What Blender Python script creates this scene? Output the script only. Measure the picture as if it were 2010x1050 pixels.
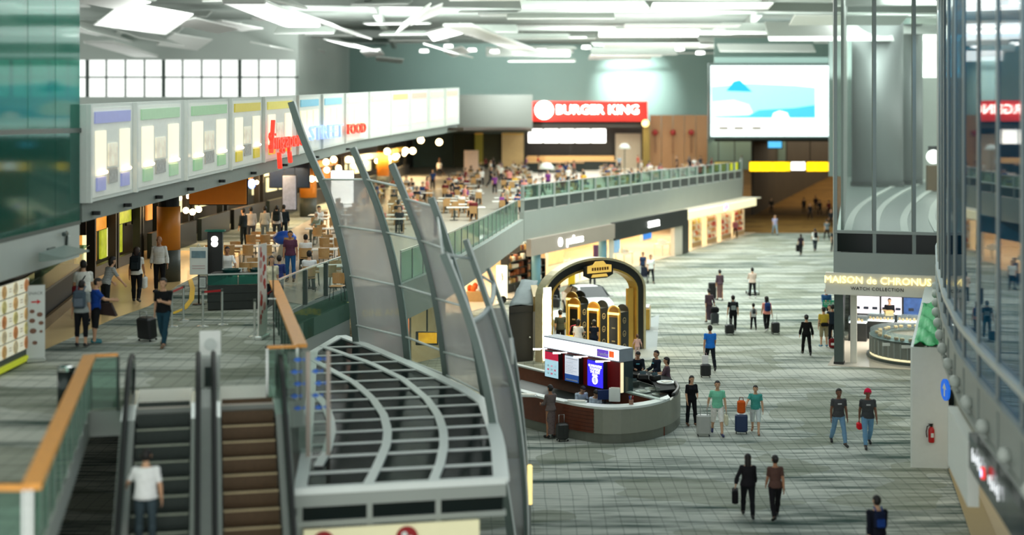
import bpy, math, random
import numpy as np
from mathutils import Vector, Matrix
for o in list(bpy.data.objects): bpy.data.objects.remove(o)
S = bpy.context.scene; C = S.collection
R = math.radians
random.seed(7)
# ---------------------------------------------------------------- camera, sky, large lights, exposure
F = 2800.0; CX = 1005.0; YH = 235.0; HC = 10.0; MZ = 4.3      # focal length (px), horizon row, eye height, mezzanine level
cam = bpy.data.cameras.new('camera'); co = bpy.data.objects.new('camera', cam); C.objects.link(co)
co.location = (0, 0, HC); co.rotation_euler = (R(90), 0, 0)
cam.sensor_width = 36; cam.lens = F / 2010 * 36; cam.shift_y = -(525 - YH) / 2010
cam.clip_end = 1500; cam.clip_start = .5
cam.dof.use_dof = True; cam.dof.focus_distance = 50; cam.dof.aperture_fstop = .31
S.camera = co
S.view_settings.view_transform = 'Standard'; S.view_settings.look = 'None'
S.view_settings.exposure = 0.32; S.view_settings.gamma = 1.0; S.view_settings.use_curve_mapping = False
S.cycles.max_bounces = 8; S.cycles.diffuse_bounces = 4; S.cycles.transparent_max_bounces = 16
S.cycles.sample_clamp_indirect = 4
w = bpy.data.worlds.new('world'); S.world = w; w.use_nodes = True
bg = w.node_tree.nodes['Background']; bg.inputs[0].default_value = (.98, 1.0, .96, 1); bg.inputs[1].default_value = 1.25

def area(loc, rot, sx, sy, power, col=(1, 1, 1)):
    l = bpy.data.lights.new('area_light', 'AREA'); l.shape = 'RECTANGLE'; l.size = sx; l.size_y = sy
    l.energy = power; l.color = col
    o = bpy.data.objects.new('area_light', l); o.location = loc; o.rotation_euler = rot; C.objects.link(o); return o
def spot(loc, target, power, ang=60, col=(1, 1, 1), r=.3, blend=.6):
    l = bpy.data.lights.new('spot_light', 'SPOT'); l.energy = power; l.spot_size = R(ang); l.spot_blend = blend
    l.color = col; l.shadow_soft_size = r
    o = bpy.data.objects.new('spot_light', l); o.location = loc
    o.rotation_euler = (Vector(target) - Vector(loc)).to_track_quat('-Z', 'Y').to_euler(); C.objects.link(o); return o
# unseen area lights added under the closed roof for a skylight glow
for (x, y, sx, sy, e) in ((8, 47, 22, 14, 1300), (8, 75, 24, 18, 4200), (14, 105, 26, 20, 4400), (24, 145, 30, 24, 4600), (-10, 95, 16, 30, 1300)):
    area((x, y, 16.2), (0, 0, 0), sx, sy, e, (.94, 1.0, .97))
area((-9, 40, 16), (0, 0, 0), 8, 12, 420, (.93, 1, .97))
for (x, y) in ((-14, 85), (8, 85), (-10, 120), (14, 120), (34, 120), (10, 150)): area((x, y, 13.5), (math.pi, 0, 0), 14, 10, 4600, (.98, 1, .97))   # unseen upward area lights added to brighten the ceiling and its blades
spot((13, 163, 18.6), (14.5, 172, 14.2), 16000, 62, (.94, 1, .98), blend=1)
spot((-20, 162, 18.4), (-21, 172, 14), 12000, 70, (.94, 1, .98), blend=1)
spot((0, 150, 15), (0, 172, 14), 9000, 100, (.92, 1, .97), blend=1)

# ---------------------------------------------------------------- helpers
def G(px, py, h=0.0):                      # photo pixel -> point on the level h
    y = F * (HC - h) / (py - YH); return Vector(((px - CX) / F * y, y, h))
def AT(px, py, y):                         # photo pixel -> point at distance y
    return Vector(((px - CX) / F * y, y, HC - (py - YH) / F * y))
def lin(c):
    c = c / 255.0; return c / 12.92 if c <= .04045 else ((c + .055) / 1.055) ** 2.4
MATS = {}
def mat(name, rgb=(128, 128, 128), rough=.6, metal=0, emit=0, var=.12, scale=6, ecol=None, alpha=1, spec=.5):
    if name in MATS: return MATS[name]
    m = bpy.data.materials.new(name); m.use_nodes = True; nt = m.node_tree; p = nt.nodes['Principled BSDF']
    c = [lin(v) for v in rgb]
    tc = nt.nodes.new('ShaderNodeTexCoord'); nz = nt.nodes.new('ShaderNodeTexNoise'); nz.inputs['Scale'].default_value = scale
    nz.inputs['Detail'].default_value = 2
    nt.links.new(tc.outputs['Object'], nz.inputs['Vector'])
    mx = nt.nodes.new('ShaderNodeMix'); mx.data_type = 'RGBA'
    mx.inputs[6].default_value = (*[v * (1 - var) for v in c], 1); mx.inputs[7].default_value = (*[min(1, v * (1 + var)) for v in c], 1)
    nt.links.new(nz.outputs['Fac'], mx.inputs[0]); nt.links.new(mx.outputs[2], p.inputs['Base Color'])
    p.inputs['Roughness'].default_value = rough; p.inputs['Metallic'].default_value = metal
    p.inputs['Specular IOR Level'].default_value = spec
    if emit:
        if ecol: p.inputs['Emission Color'].default_value = (*[lin(v) for v in ecol], 1)
        else: nt.links.new(mx.outputs[2], p.inputs['Emission Color'])
        p.inputs['Emission Strength'].default_value = emit
    p.inputs['Alpha'].default_value = alpha
    MATS[name] = m; return m
def glass(name, tint=(200, 225, 215), haze=.1, hazec=(150, 165, 160), refl=.25, rough=.05):
    """thin pane: tinted see-through, a little haze, and a mirror part that grows at grazing angles"""
    if name in MATS: return MATS[name]
    m = bpy.data.materials.new(name); m.use_nodes = True; nt = m.node_tree; nt.nodes.clear()
    out = nt.nodes.new('ShaderNodeOutputMaterial')
    tr = nt.nodes.new('ShaderNodeBsdfTransparent'); tr.inputs[0].default_value = (*[lin(v) for v in tint], 1)
    d0 = nt.nodes.new('ShaderNodeBsdfDiffuse'); d1 = nt.nodes.new('ShaderNodeBsdfTranslucent'); df = nt.nodes.new('ShaderNodeMixShader'); df.inputs[0].default_value = .4
    for i, d in enumerate((d0, d1)): d.inputs[0].default_value = (*[lin(v) for v in hazec], 1); nt.links.new(d.outputs[0], df.inputs[1 + i])
    gl = nt.nodes.new('ShaderNodeBsdfGlossy'); gl.inputs['Roughness'].default_value = rough
    nz = nt.nodes.new('ShaderNodeTexNoise'); nz.inputs['Scale'].default_value = 1.3
    mr = nt.nodes.new('ShaderNodeMapRange'); mr.inputs[3].default_value = haze * .85; mr.inputs[4].default_value = min(1, haze * 1.15)
    nt.links.new(nz.outputs['Fac'], mr.inputs[0])
    m1 = nt.nodes.new('ShaderNodeMixShader'); nt.links.new(mr.outputs[0], m1.inputs[0])
    nt.links.new(tr.outputs[0], m1.inputs[1]); nt.links.new(df.outputs[0], m1.inputs[2])
    lw = nt.nodes.new('ShaderNodeLayerWeight'); lw.inputs[0].default_value = .5
    pw = nt.nodes.new('ShaderNodeMath'); pw.operation = 'POWER'; nt.links.new(lw.outputs['Facing'], pw.inputs[0]); pw.inputs[1].default_value = 4
    ml = nt.nodes.new('ShaderNodeMath'); ml.operation = 'MULTIPLY_ADD'; nt.links.new(pw.outputs[0], ml.inputs[0]); ml.inputs[1].default_value = refl; ml.inputs[2].default_value = .02
    m2 = nt.nodes.new('ShaderNodeMixShader'); nt.links.new(ml.outputs[0], m2.inputs[0])
    nt.links.new(m1.outputs[0], m2.inputs[1]); nt.links.new(gl.outputs[0], m2.inputs[2])
    nt.links.new(m2.outputs[0], out.inputs[0]); MATS[name] = m; return m

class MB:
    def __init__(s): s.v = []; s.f = []; s.m = []; s.s = []
    def add(s, vs, fs, mi=0, sm=False):
        b = len(s.v); s.v += [Vector(p) for p in vs]
        for f in fs: s.f.append([b + i for i in f]); s.m.append(mi); s.s.append(sm)
        return s
    def box(s, c, d, M=None, mi=0, bev=0):
        hx, hy, hz = d[0] / 2, d[1] / 2, d[2] / 2; c = Vector(c)
        if bev <= 0:
            vs = [Vector((x, y, z)) for z in (-hz, hz) for (x, y) in ((-hx, -hy), (hx, -hy), (hx, hy), (-hx, hy))]
            fs = [(3, 2, 1, 0), (4, 5, 6, 7), (0, 1, 5, 4), (1, 2, 6, 5), (2, 3, 7, 6), (3, 0, 4, 7)]
        else:
            b = bev; vs = []
            for (z, i) in ((-hz, b), (-hz + b, 0), (hz - b, 0), (hz, b)):
                X, Y = hx - i, hy - i
                for (x, y) in ((-X + b, -Y), (X - b, -Y), (X, -Y + b), (X, Y - b), (X - b, Y), (-X + b, Y), (-X, Y - b), (-X, -Y + b)): vs.append(Vector((x, y, z)))
            fs = [tuple(range(7, -1, -1)), tuple(range(24, 32))]
            for k in range(3):
                for j in range(8): fs.append((k * 8 + j, k * 8 + (j + 1) % 8, k * 8 + 8 + (j + 1) % 8, k * 8 + 8 + j))
        if M is not None: vs = [M @ (v + c) for v in vs]
        else: vs = [v + c for v in vs]
        return s.add(vs, fs, mi)
    def bar(s, a, b, w, h, up=(0, 0, 1), mi=0):   # rectangular bar from a to b
        a = Vector(a); b = Vector(b); d = (b - a); L = d.length; d.normalize(); u = Vector(up)
        if abs(d.dot(u)) > .98: u = Vector((0, 1, 0))
        x = d.cross(u).normalized(); z = x.cross(d).normalized()
        M = Matrix((x, d, z)).transposed().to_4x4(); M.translation = (a + b) / 2
        return s.box((0, 0, 0), (w, L, h), M, mi)
    def tube(s, pts, r, n=8, mi=0, closed=False, sec=None, sm=True, up=None):
        pts = [Vector(p) for p in pts]; N = len(pts)
        rs = r if isinstance(r, (list, tuple)) else [r] * N
        rings = []; prev = None
        for i, p in enumerate(pts):
            a = pts[i - 1] if (i > 0 or closed) else p; b = pts[(i + 1) % N] if (i < N - 1 or closed) else p
            t = (b - a).normalized()
            if up is not None: x = t.cross(Vector(up)).normalized()
            elif prev is None:
                x = t.cross(Vector((0, 0, 1)))
                if x.length < .05: x = t.cross(Vector((0, 1, 0)))
                x.normalize()
            else: x = (prev - t * prev.dot(t)).normalized()
            prev = x; y = t.cross(x)
            if sec: rings.append([p + x * q[0] * rs[i] + y * q[1] * rs[i] for q in sec])
            else: rings.append([p + (x * math.cos(2 * math.pi * k / n) + y * math.sin(2 * math.pi * k / n)) * rs[i] for k in range(n)])
        n = len(rings[0]); vs = [v for g in rings for v in g]; fs = []
        for i in range(N if closed else N - 1):
            j = (i + 1) % N
            for k in range(n): fs.append((i * n + k, i * n + (k + 1) % n, j * n + (k + 1) % n, j * n + k))
        if not closed: fs += [tuple(range(n - 1, -1, -1)), tuple(range((N - 1) * n, N * n))]
        return s.add(vs, fs, mi, sm)
    def cyl(s, c, r, h, n=16, mi=0, r2=None):
        c = Vector(c); return s.lathe([(0, 0), (r, 0), (r if r2 is None else r2, h), (0, h)], n, c, mi)
    def lathe(s, prof, n=16, c=(0, 0, 0), mi=0, sm=False, M=None):
        c = Vector(c); vs = []; fs = []
        for (r, z) in prof:
            for k in range(n): vs.append(c + Vector((r * math.cos(2 * math.pi * k / n), r * math.sin(2 * math.pi * k / n), z)))
        for i in range(len(prof) - 1):
            for k in range(n): fs.append((i * n + k, i * n + (k + 1) % n, (i + 1) * n + (k + 1) % n, (i + 1) * n + k))
        if M is not None: vs = [M @ v for v in vs]
        return s.add(vs, fs, mi, sm)
    def ell(s, c, r, nu=12, nv=8, M=None, mi=0):
        vs = []; fs = []
        for j in range(nv + 1):
            t = math.pi * j / nv
            for i in range(nu):
                q = 2 * math.pi * i / nu
                v = Vector((r[0] * math.sin(t) * math.cos(q), r[1] * math.sin(t) * math.sin(q), -r[2] * math.cos(t)))
                v = (M.to_3x3() @ v if M is not None else v) + Vector(c); vs.append(v)
        for j in range(nv):
            for i in range(nu): fs.append((j * nu + i, j * nu + (i + 1) % nu, (j + 1) * nu + (i + 1) % nu, (j + 1) * nu + i))
        return s.add(vs, fs, mi, True)
    def prism(s, poly, z0, z1, mi=0):
        n = len(poly); A = sum(poly[i][0] * poly[(i + 1) % n][1] - poly[(i + 1) % n][0] * poly[i][1] for i in range(n))
        if A < 0: poly = poly[::-1]
        vs = [(p[0], p[1], z0) for p in poly] + [(p[0], p[1], z1) for p in poly]
        fs = [tuple(range(n - 1, -1, -1)), tuple(range(n, 2 * n))] + [(k, (k + 1) % n, n + (k + 1) % n, n + k) for k in range(n)]
        return s.add(vs, fs, mi)
    def ribbon(s, pts, z0, z1, th, mi=0, closed=False):    # upright band of thickness th along a plan line; z0, z1 numbers or lists
        N = len(pts); P = [Vector((p[0], p[1], 0)) for p in pts]; vs = []
        for i in range(N):
            a = P[max(0, i - 1)]; b = P[min(N - 1, i + 1)]; t = (b - a).normalized(); nrm = Vector((-t.y, t.x, 0)) * th / 2
            a0 = z0[i] if isinstance(z0, (list, tuple)) else z0; a1 = z1[i] if isinstance(z1, (list, tuple)) else z1
            for (q, z) in ((-1, a0), (1, a0), (1, a1), (-1, a1)): v = P[i] + nrm * q; v.z = z; vs.append(v)
        fs = [(3, 2, 1, 0), tuple(4 * (N - 1) + k for k in range(4))]
        for i in range(N - 1):
            for k in range(4): fs.append((4 * i + k, 4 * i + (k + 1) % 4, 4 * i + 4 + (k + 1) % 4, 4 * i + 4 + k))
        return s.add(vs, fs, mi)
    def slab(s, quad, th, mi=0):                # a flat polygon given thickness along its normal
        q = [Vector(p) for p in quad]; n = (q[1] - q[0]).cross(q[2] - q[0]).normalized() * th / 2; k = len(q)
        return s.add([p - n for p in q] + [p + n for p in q], [tuple(range(k - 1, -1, -1)), tuple(range(k, 2 * k))] + [(i, (i + 1) % k, k + (i + 1) % k, k + i) for i in range(k)], mi)
    def build(s, name, mats, parent=None, M=None, world=False, xf=None):
        me = bpy.data.meshes.new(name); vs = s.v
        if xf is not None: vs = [xf @ v for v in vs]
        if world and parent is not None: I = RM[parent.name].inverted(); vs = [I @ v for v in vs]
        me.from_pydata([tuple(v) for v in vs], [], s.f)
        if not isinstance(mats, (list, tuple)): mats = [mats]
        for m in mats: me.materials.append(m)
        if len(mats) > 1: me.polygons.foreach_set('material_index', [min(i, len(mats) - 1) for i in s.m])
        me.polygons.foreach_set('use_smooth', s.s); me.validate(); me.update()
        o = bpy.data.objects.new(name, me); C.objects.link(o)
        if parent is not None: o.parent = parent; KIDS.setdefault(parent.name, []).append(o)
        if M is not None: o.matrix_basis = M; RM[o.name] = M.copy()
        else: RM[o.name] = Matrix.Identity(4)
        return o
RM = {}
def tag(o, label=None, cat=None, group=None, kind=None):
    if label: o['label'] = label
    if cat: o['category'] = cat
    if group: o['group'] = group
    if kind: o['kind'] = kind
    return o
def TR(loc, rz=0, sc=1): return Matrix.Translation(Vector(loc)) @ Matrix.Rotation(rz, 4, 'Z') @ Matrix.Scale(sc, 4)
def thing(name, label, cat, loc=(0, 0, 0), rz=0, group=None, kind=None):
    o = bpy.data.objects.new(name, None); C.objects.link(o); o.location = loc; o.rotation_euler = (0, 0, rz)
    o.empty_display_size = .1; RM[o.name] = TR(loc, rz); return tag(o, label, cat, group, kind)
def dup(o, loc=None, rz=None, label=None, group=None, parent=None, sc=None):
    c = o.copy(); C.objects.link(c)
    if loc is not None: c.location = loc
    if rz is not None: c.rotation_euler = (0, 0, rz)
    if sc is not None: c.scale = (sc, sc, sc)
    if label: c['label'] = label
    if group: c['group'] = group
    if parent is not None: c.parent = parent; KIDS.setdefault(parent.name, []).append(c)
    RM[c.name] = TR(c.location, c.rotation_euler.z)
    for ch in KIDS.get(o.name, []): dup(ch, parent=c)
    return c
KIDS = {}
def FM(o, right, up):                     # frame with x = reading direction, y = up, z = out of the face
    x = Vector(right).normalized(); y = Vector(up).normalized(); z = x.cross(y)
    M = Matrix((x, y, z)).transposed().to_4x4(); M.translation = Vector(o); return M
def txt(name, body, size, M, m, parent=None, ext=.01, ax='CENTER', world=True, spacing=1, fit=None):
    cu = bpy.data.curves.new(name, 'FONT'); cu.body = body; cu.size = size; cu.extrude = ext; cu.align_x = ax; cu.align_y = 'CENTER'
    cu.resolution_u = 2; cu.space_character = spacing; cu.materials.append(m)
    o = bpy.data.objects.new(name, cu); C.objects.link(o)
    if parent is not None:
        o.parent = parent; KIDS.setdefault(parent.name, []).append(o)
        if world: M = RM[parent.name].inverted() @ M
    o.matrix_basis = M; return o
ORD = 'first second third fourth fifth sixth seventh eighth ninth tenth eleventh twelfth thirteenth fourteenth fifteenth sixteenth'.split()
def interp(x, xs, ys): return float(np.interp(x, xs, ys))

# ---------------------------------------------------------------- materials
def carpet(name, dark, light, line, lines=True, sx=.1, sy=1.5):
    m = bpy.data.materials.new(name); m.use_nodes = True; nt = m.node_tree; p = nt.nodes['Principled BSDF']; L = nt.links.new
    tc = nt.nodes.new('ShaderNodeTexCoord')
    def noise(scl, sc, det=3, rough=.6, dist=0):
        mp = nt.nodes.new('ShaderNodeMapping'); mp.inputs['Scale'].default_value = scl; L(tc.outputs['Object'], mp.inputs[0])
        n = nt.nodes.new('ShaderNodeTexNoise'); n.inputs['Scale'].default_value = sc; n.inputs['Detail'].default_value = det
        n.inputs['Roughness'].default_value = rough; n.inputs['Distortion'].default_value = dist; L(mp.outputs[0], n.inputs[0]); return n.outputs['Fac']
    def mth(op, a, b):
        n = nt.nodes.new('ShaderNodeMath'); n.operation = op
        for i, v in enumerate((a, b)):
            if isinstance(v, (int, float)): n.inputs[i].default_value = v
            else: L(v, n.inputs[i])
        return n.outputs[0]
    n1 = noise((sx, sy, 1), 1, 4, .7, .3); n2 = noise((sx * 5, sy * 5, 1), 1, 3, .6); n3 = noise((sx * .6, sy * .25, 1), 1, 2)
    v = mth('ADD', mth('MULTIPLY', n1, .55), mth('ADD', mth('MULTIPLY', n2, .35), mth('MULTIPLY', n3, .25)))
    rp = nt.nodes.new('ShaderNodeValToRGB'); e = rp.color_ramp.elements
    e[0].position = .47; e[0].color = (*[lin(c) for c in dark], 1); e[1].position = .63; e[1].color = (*[lin(c) for c in light], 1)
    L(v, rp.inputs[0]); col = rp.outputs[0]
    if lines:
        n4 = noise((.22, .3, 1), 1, 2, .5); mx = nt.nodes.new('ShaderNodeMix'); mx.data_type = 'RGBA'; L(mth('MULTIPLY', mth('GREATER_THAN', n4, .54), .5), mx.inputs[0]); L(col, mx.inputs[6]); mx.inputs[7].default_value = (*[lin(c) for c in (120, 126, 106)], 1); col = mx.outputs[2]
    if lines:
        for (scl, dist) in (((1.1, .35, 1), 3.5), ((.12, 1.6, 1), 1.4)):
            mp = nt.nodes.new('ShaderNodeMapping'); mp.inputs['Scale'].default_value = scl; L(tc.outputs['Object'], mp.inputs[0])
            wv = nt.nodes.new('ShaderNodeTexWave'); wv.bands_direction = 'X' if scl[0] > scl[1] else 'Y'
            wv.inputs['Scale'].default_value = .8; wv.inputs['Distortion'].default_value = dist; wv.inputs['Detail'].default_value = 2
            wv.inputs['Detail Scale'].default_value = .6; L(mp.outputs[0], wv.inputs[0])
            gt = mth('GREATER_THAN', wv.outputs['Fac'], .985)
            mx = nt.nodes.new('ShaderNodeMix'); mx.data_type = 'RGBA'; L(mth('MULTIPLY', gt, .4), mx.inputs[0]); L(col, mx.inputs[6]); mx.inputs[7].default_value = (*[lin(c) for c in line], 1)
            col = mx.outputs[2]
    L(col, p.inputs['Base Color']); p.inputs['Roughness'].default_value = .95; p.inputs['Specular IOR Level'].default_value = .1
    MATS[name] = m; return m
M_carpet = carpet('grey_carpet', (50, 72, 66), (190, 194, 184), (72, 82, 76), True, .1, 1.0)
M_brown = carpet('brown_carpet', (82, 58, 22), (132, 98, 46), (60, 40, 14), False, .2, 1)
M_beige = mat('beige_tile', (228, 198, 142), .25, var=.08, scale=.7)
M_tile = mat('pale_tile', (226, 216, 200), .18, var=.05, scale=.5)
M_white = mat('white_paint', (226, 232, 226), .5, var=.04)
M_offw = mat('warm_white', (222, 218, 204), .5, var=.04)
M_grey = mat('grey_panel', (150, 158, 152), .5, var=.05, scale=1)
M_lgrey = mat('light_grey_panel', (186, 194, 188), .45, var=.05, scale=1)
M_taupe = mat('taupe_panel', (164, 152, 140), .5, var=.05, scale=1)
M_dgrey = mat('dark_grey_metal', (74, 86, 82), .4, .3, var=.08)
M_rib = mat('rib_metal', (96, 112, 106), .38, .35, var=.08)
M_ribl = mat('light_rib_metal', (224, 232, 228), .4, 0, var=.04)
M_steel = mat('brushed_steel', (206, 212, 208), .22, .65, var=.06, scale=20)
M_chrome = mat('polished_steel', (225, 228, 226), .12, 1, var=.03)
M_black = mat('black_paint', (20, 24, 24), .45, var=.15)
M_rubber = mat('black_rubber', (14, 16, 16), .6, var=.15)
M_wood = mat('orange_wood', (216, 148, 58), .4, var=.18, scale=9)
M_chairw = mat('chair_wood', (190, 150, 98), .45, var=.12, scale=9)
M_redwood = mat('red_brown_wood', (104, 54, 34), .4, var=.25, scale=7)
M_darkwood = mat('black_stained_wood', (34, 42, 38), .5, var=.3, scale=7)
M_orange = mat('orange_column', (228, 138, 36), .45, var=.06)
M_stone = mat('speckled_stone', (70, 74, 66), .5, var=.5, scale=40)
M_gold = mat('gold_panel', (214, 172, 84), .28, .75, var=.1)
M_red = mat('red_paint', (190, 26, 26), .4, var=.08)
M_green = mat('green_sheet', (26, 168, 92), .5, var=.25, scale=3)
M_blue = mat('blue_enamel', (24, 96, 190), .4, var=.08)
M_tabletop = mat('white_table_top', (238, 240, 234), .3, var=.03)
M_glow = mat('white_glow', (255, 255, 250), .5, emit=2.4, var=.02)
M_glow2 = mat('bright_glow', (255, 252, 240), .5, emit=7, var=.02)
M_warm = mat('warm_glow', (255, 206, 130), .5, emit=2.2, var=.1)
M_warmb = mat('warm_bulb', (255, 214, 150), .5, emit=14, var=.02)
M_cream = mat('cream_glow', (250, 236, 190), .5, emit=.65, var=.06)
M_yglow = mat('yellow_glow', (255, 205, 10), .5, emit=2.2, var=.06)
M_clear = glass('clear_glass', (238, 243, 240), .05, (170, 190, 182), .3)
M_sky = glass('sky_glass', (252, 254, 253), .02, (220, 230, 226), .1)
M_rail = glass('green_rail_glass', (196, 220, 210), .1, (140, 165, 155), .3)
M_frit = glass('fritted_glass', (214, 216, 215), .36, (250, 246, 244), .12, .25)
M_canopy = glass('dark_canopy_glass', (46, 62, 60), .6, (30, 46, 45), .13, .12)
M_teal = glass('teal_glass', (130, 206, 194), .22, (110, 190, 176), .3)
M_blueg = glass('blue_facade_glass', (80, 160, 184), .24, (10, 88, 120), .5, .02)
M_dpanel = mat('dark_green_panel', (8, 54, 46), .25, var=.2, scale=2)
# ================================================================ SETTING
def struct(o): return tag(o, kind='structure')
EX = Vector((1, .215, 0)).normalized(); EY = Vector((-.215, 1, 0)).normalized()       # escalator axes in plan
RX = Vector((.9459, -.3244, 0)); RY = Vector((.3244, .9459, 0))                        # shop street axes in plan
b = MB(); b.slab([(-60, 12, 0), (60, 12, 0), (60, 126, 0), (-60, 126, 0)], .2)
struct(b.build('floor', M_carpet, xf=Matrix.Translation((0, 0, -.1))))
b = MB(); b.slab([(-20, 126, 0), (75, 126, 0), (160, 420, 0), (40, 420, 0)], .2)
struct(b.build('floor', M_brown, xf=Matrix.Translation((0, 0, -.1))))
SH0, SH1 = Vector((-2.5, 73.5, 0)), Vector((21.5, 126, 0))                            # shop street frontage line
b = MB(); b.slab([SH0, SH1, (8, 134, 0), (-16, 78, 0)], .03)
struct(b.build('floor', M_tile, xf=Matrix.Translation((0, 0, .015))))
# mezzanine deck
EDGE = [(-4.23, 28.9), (-6.8, 40.9), (-6.45, 44), (-5.6, 48.5), (-3.9, 49.2), (-2.9, 54), (-1.4, 65), (.5, 81), (10, 104), (20.4, 128), (24, 150), (25, 172)]
deck = [(-30, 17.8), (-6.0, 17.8), (-8.26, 27.9), (-4.4, 28.74)] + EDGE + [(-30, 172)]
b = MB(); b.prism(deck, MZ - .5, MZ); b.m[1] = 1
struct(b.build('floor', [M_grey, M_carpet]))
b = MB(); b.slab([(-11.6, 35.2, 0), (-11.4, 41, 0), (-11.1, 43.6, 0), (-11.5, 49, 0), (-11.4, 62, 0), (-26, 62, 0), (-26, 35.2, 0)], .012)
struct(b.build('floor', M_beige, xf=Matrix.Translation((0, 0, MZ + .006))))
b = MB(); b.slab([(-8.6, 46.5, 0), (-6.5, 44, 0), (-5.66, 48.5, 0), (-3.95, 49.3, 0), (-2.95, 54, 0), (-1.45, 65, 0), (.4, 81, 0), (9.9, 104, 0), (20.3, 128, 0), (24.9, 171.8, 0), (-12, 171.8, 0), (-11.4, 62, 0), (-11.4, 56, 0)], .012)
struct(b.build('floor', mat('food_court_tile', (176, 170, 156), .3, var=.06, scale=.6), xf=Matrix.Translation((0, 0, MZ + .006))))
ycv = [G(*p, MZ) for p in ((338, 616), (362, 606), (376, 588), (378, 566), (372, 545), (371, 530))]
b = MB(); b.ribbon([(p.x, p.y) for p in ycv], MZ, MZ + .012, .16)
struct(b.build('trim_1', mat('yellow_floor_line', (226, 186, 40), .5)))
# walls
M_wallg = mat('grey_green_wall', (136, 164, 156), .6, var=.05, scale=.3)
M_walld = mat('dark_stall_wall', (18, 21, 19), .6, var=.2, scale=.8)
b = MB(); b.slab([(-26, 172.2, 4), (33, 172.2, 4), (33, 172.2, 19.2), (-26, 172.2, 19.2)], .3); struct(b.build('wall_back', M_wallg))
b = MB(); b.slab([(-60, 131, 9), (-19.6, 131, 9), (-19.6, 131, 12.1), (-60, 131, 12.1)], .3); b.slab([(-60, 131, 15.5), (-19.6, 131, 15.5), (-19.6, 131, 19.2), (-60, 131, 19.2)], .3)
b.slab([(-19.75, 131, 9), (-19.75, 172, 9), (-19.75, 172, 19.2), (-19.75, 131, 19.2)], .3)
struct(b.build('wall_left', mat('pale_grey_wall', (186, 196, 190), .6, var=.04, scale=.3)))
wn = thing('window_1', None, None, (-39.8, 131, 12.1), kind='structure')
for i in range(23):
    x = -60 + i * 1.75
    b = MB(); b.box((x, 131, 13.8), (.13 if i % 4 else .3, .2, 3.4)); b.build('mullion', M_dgrey, wn, world=True)
    b = MB(); b.box((x + .875, 131, 13.8), (1.6, .03, 3.4)); b.build('pane', M_sky, wn, world=True)
b = MB(); b.box((-39.8, 131, 13.9), (40.4, .16, .14)); b.build('transom', M_dgrey, wn, world=True)
# hall ceiling: deck, hanging reflector blades, cross trusses
b = MB(); b.slab([(-60, 16, 19.4), (75, 16, 19.4), (75, 176, 19.4), (-60, 176, 19.4)], .3)
ceil = struct(b.build('ceiling', mat('ceiling_grey', (158, 168, 162), .7, var=.2, scale=.25)))
M_blade = mat('white_reflector', (238, 242, 238), .45, var=.04)
def blade(x, y, z, L, wd, tilt, yaw=0):
    b = MB(); M = TR((x, y, z), R(yaw)) @ Matrix.Rotation(R(tilt), 4, 'X')
    b.box((0, 0, 0), (L, wd, .12), M, bev=.05); return b.build('reflector_blade', M_blade, ceil)
rnd = random.Random(3)
for r in range(13):                                   # cross blades over the right half
    y = 66 + r * 8.4
    for k in range(6):
        x = 3 + k * 9.5 + rnd.uniform(-2, 2)
        if abs(x) > .42 * y + 6: continue
        blade(x, y + rnd.uniform(-2, 2), 17.4 + rnd.uniform(-.8, .8), rnd.uniform(6.5, 9.5), rnd.uniform(1.4, 2.6), rnd.uniform(-20, 40), rnd.uniform(-5, 8))
for (x, y0, n) in ((-36, 92, 5), (-29, 84, 5), (-21.5, 74, 6), (-13, 66, 7), (-5.5, 74, 6)):       # lengthwise blades over the left half
    for k in range(n):
        blade(x + rnd.uniform(-1, 1), y0 + k * 13.5, 16.9 + rnd.uniform(-.9, .7), rnd.uniform(9, 12.5), rnd.uniform(1.8, 3.0), rnd.uniform(-38, 30), rnd.uniform(78, 98))
    for k in range(n - 1):
        blade(x + 3.8, y0 + 8 + k * 13.5, 18 + rnd.uniform(-.3, .3), rnd.uniform(4, 6), 1.6, rnd.uniform(-10, 30), rnd.uniform(-12, 12))
for (x, y, z, L, yaw, w_) in ((-1.2, 110, 16.2, 34, 82, 2.0), (-13.2, 80, 15.9, 18, 89, 2.2), (-32, 118, 15.8, 24, 96, 2.2)):
    b = MB(); M = TR((x, y, z), R(yaw)); b.box((0, 0, 0), (L, w_, .25), M, bev=.08); b.build('reflector_blade', M_blade, ceil)
for (x0, y0, x1, y1, z) in ((-30, 70, 34, 86, 18.6), (-34, 100, 40, 112, 18.6), (-34, 140, 44, 140, 18.4), (-8, 60, -14, 170, 18.8), (14, 60, 26, 170, 18.8)):
    b = MB(); b.bar((x0, y0, z), (x1, y1, z), .5, .7); b.build('truss_beam', M_grey, ceil)
for i in range(16):
    l = MB(); l.lathe([(0, .3), (.42, .3), (.5, 0), (.1, -.05), (0, -.05)], 12, (-9 + i * 2.4, 146 + (i * 7) % 5, 16.9 + .3 * ((i * 5) % 3)), sm=True)
    l.build('ceiling_lamp', M_glow, ceil)

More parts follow.
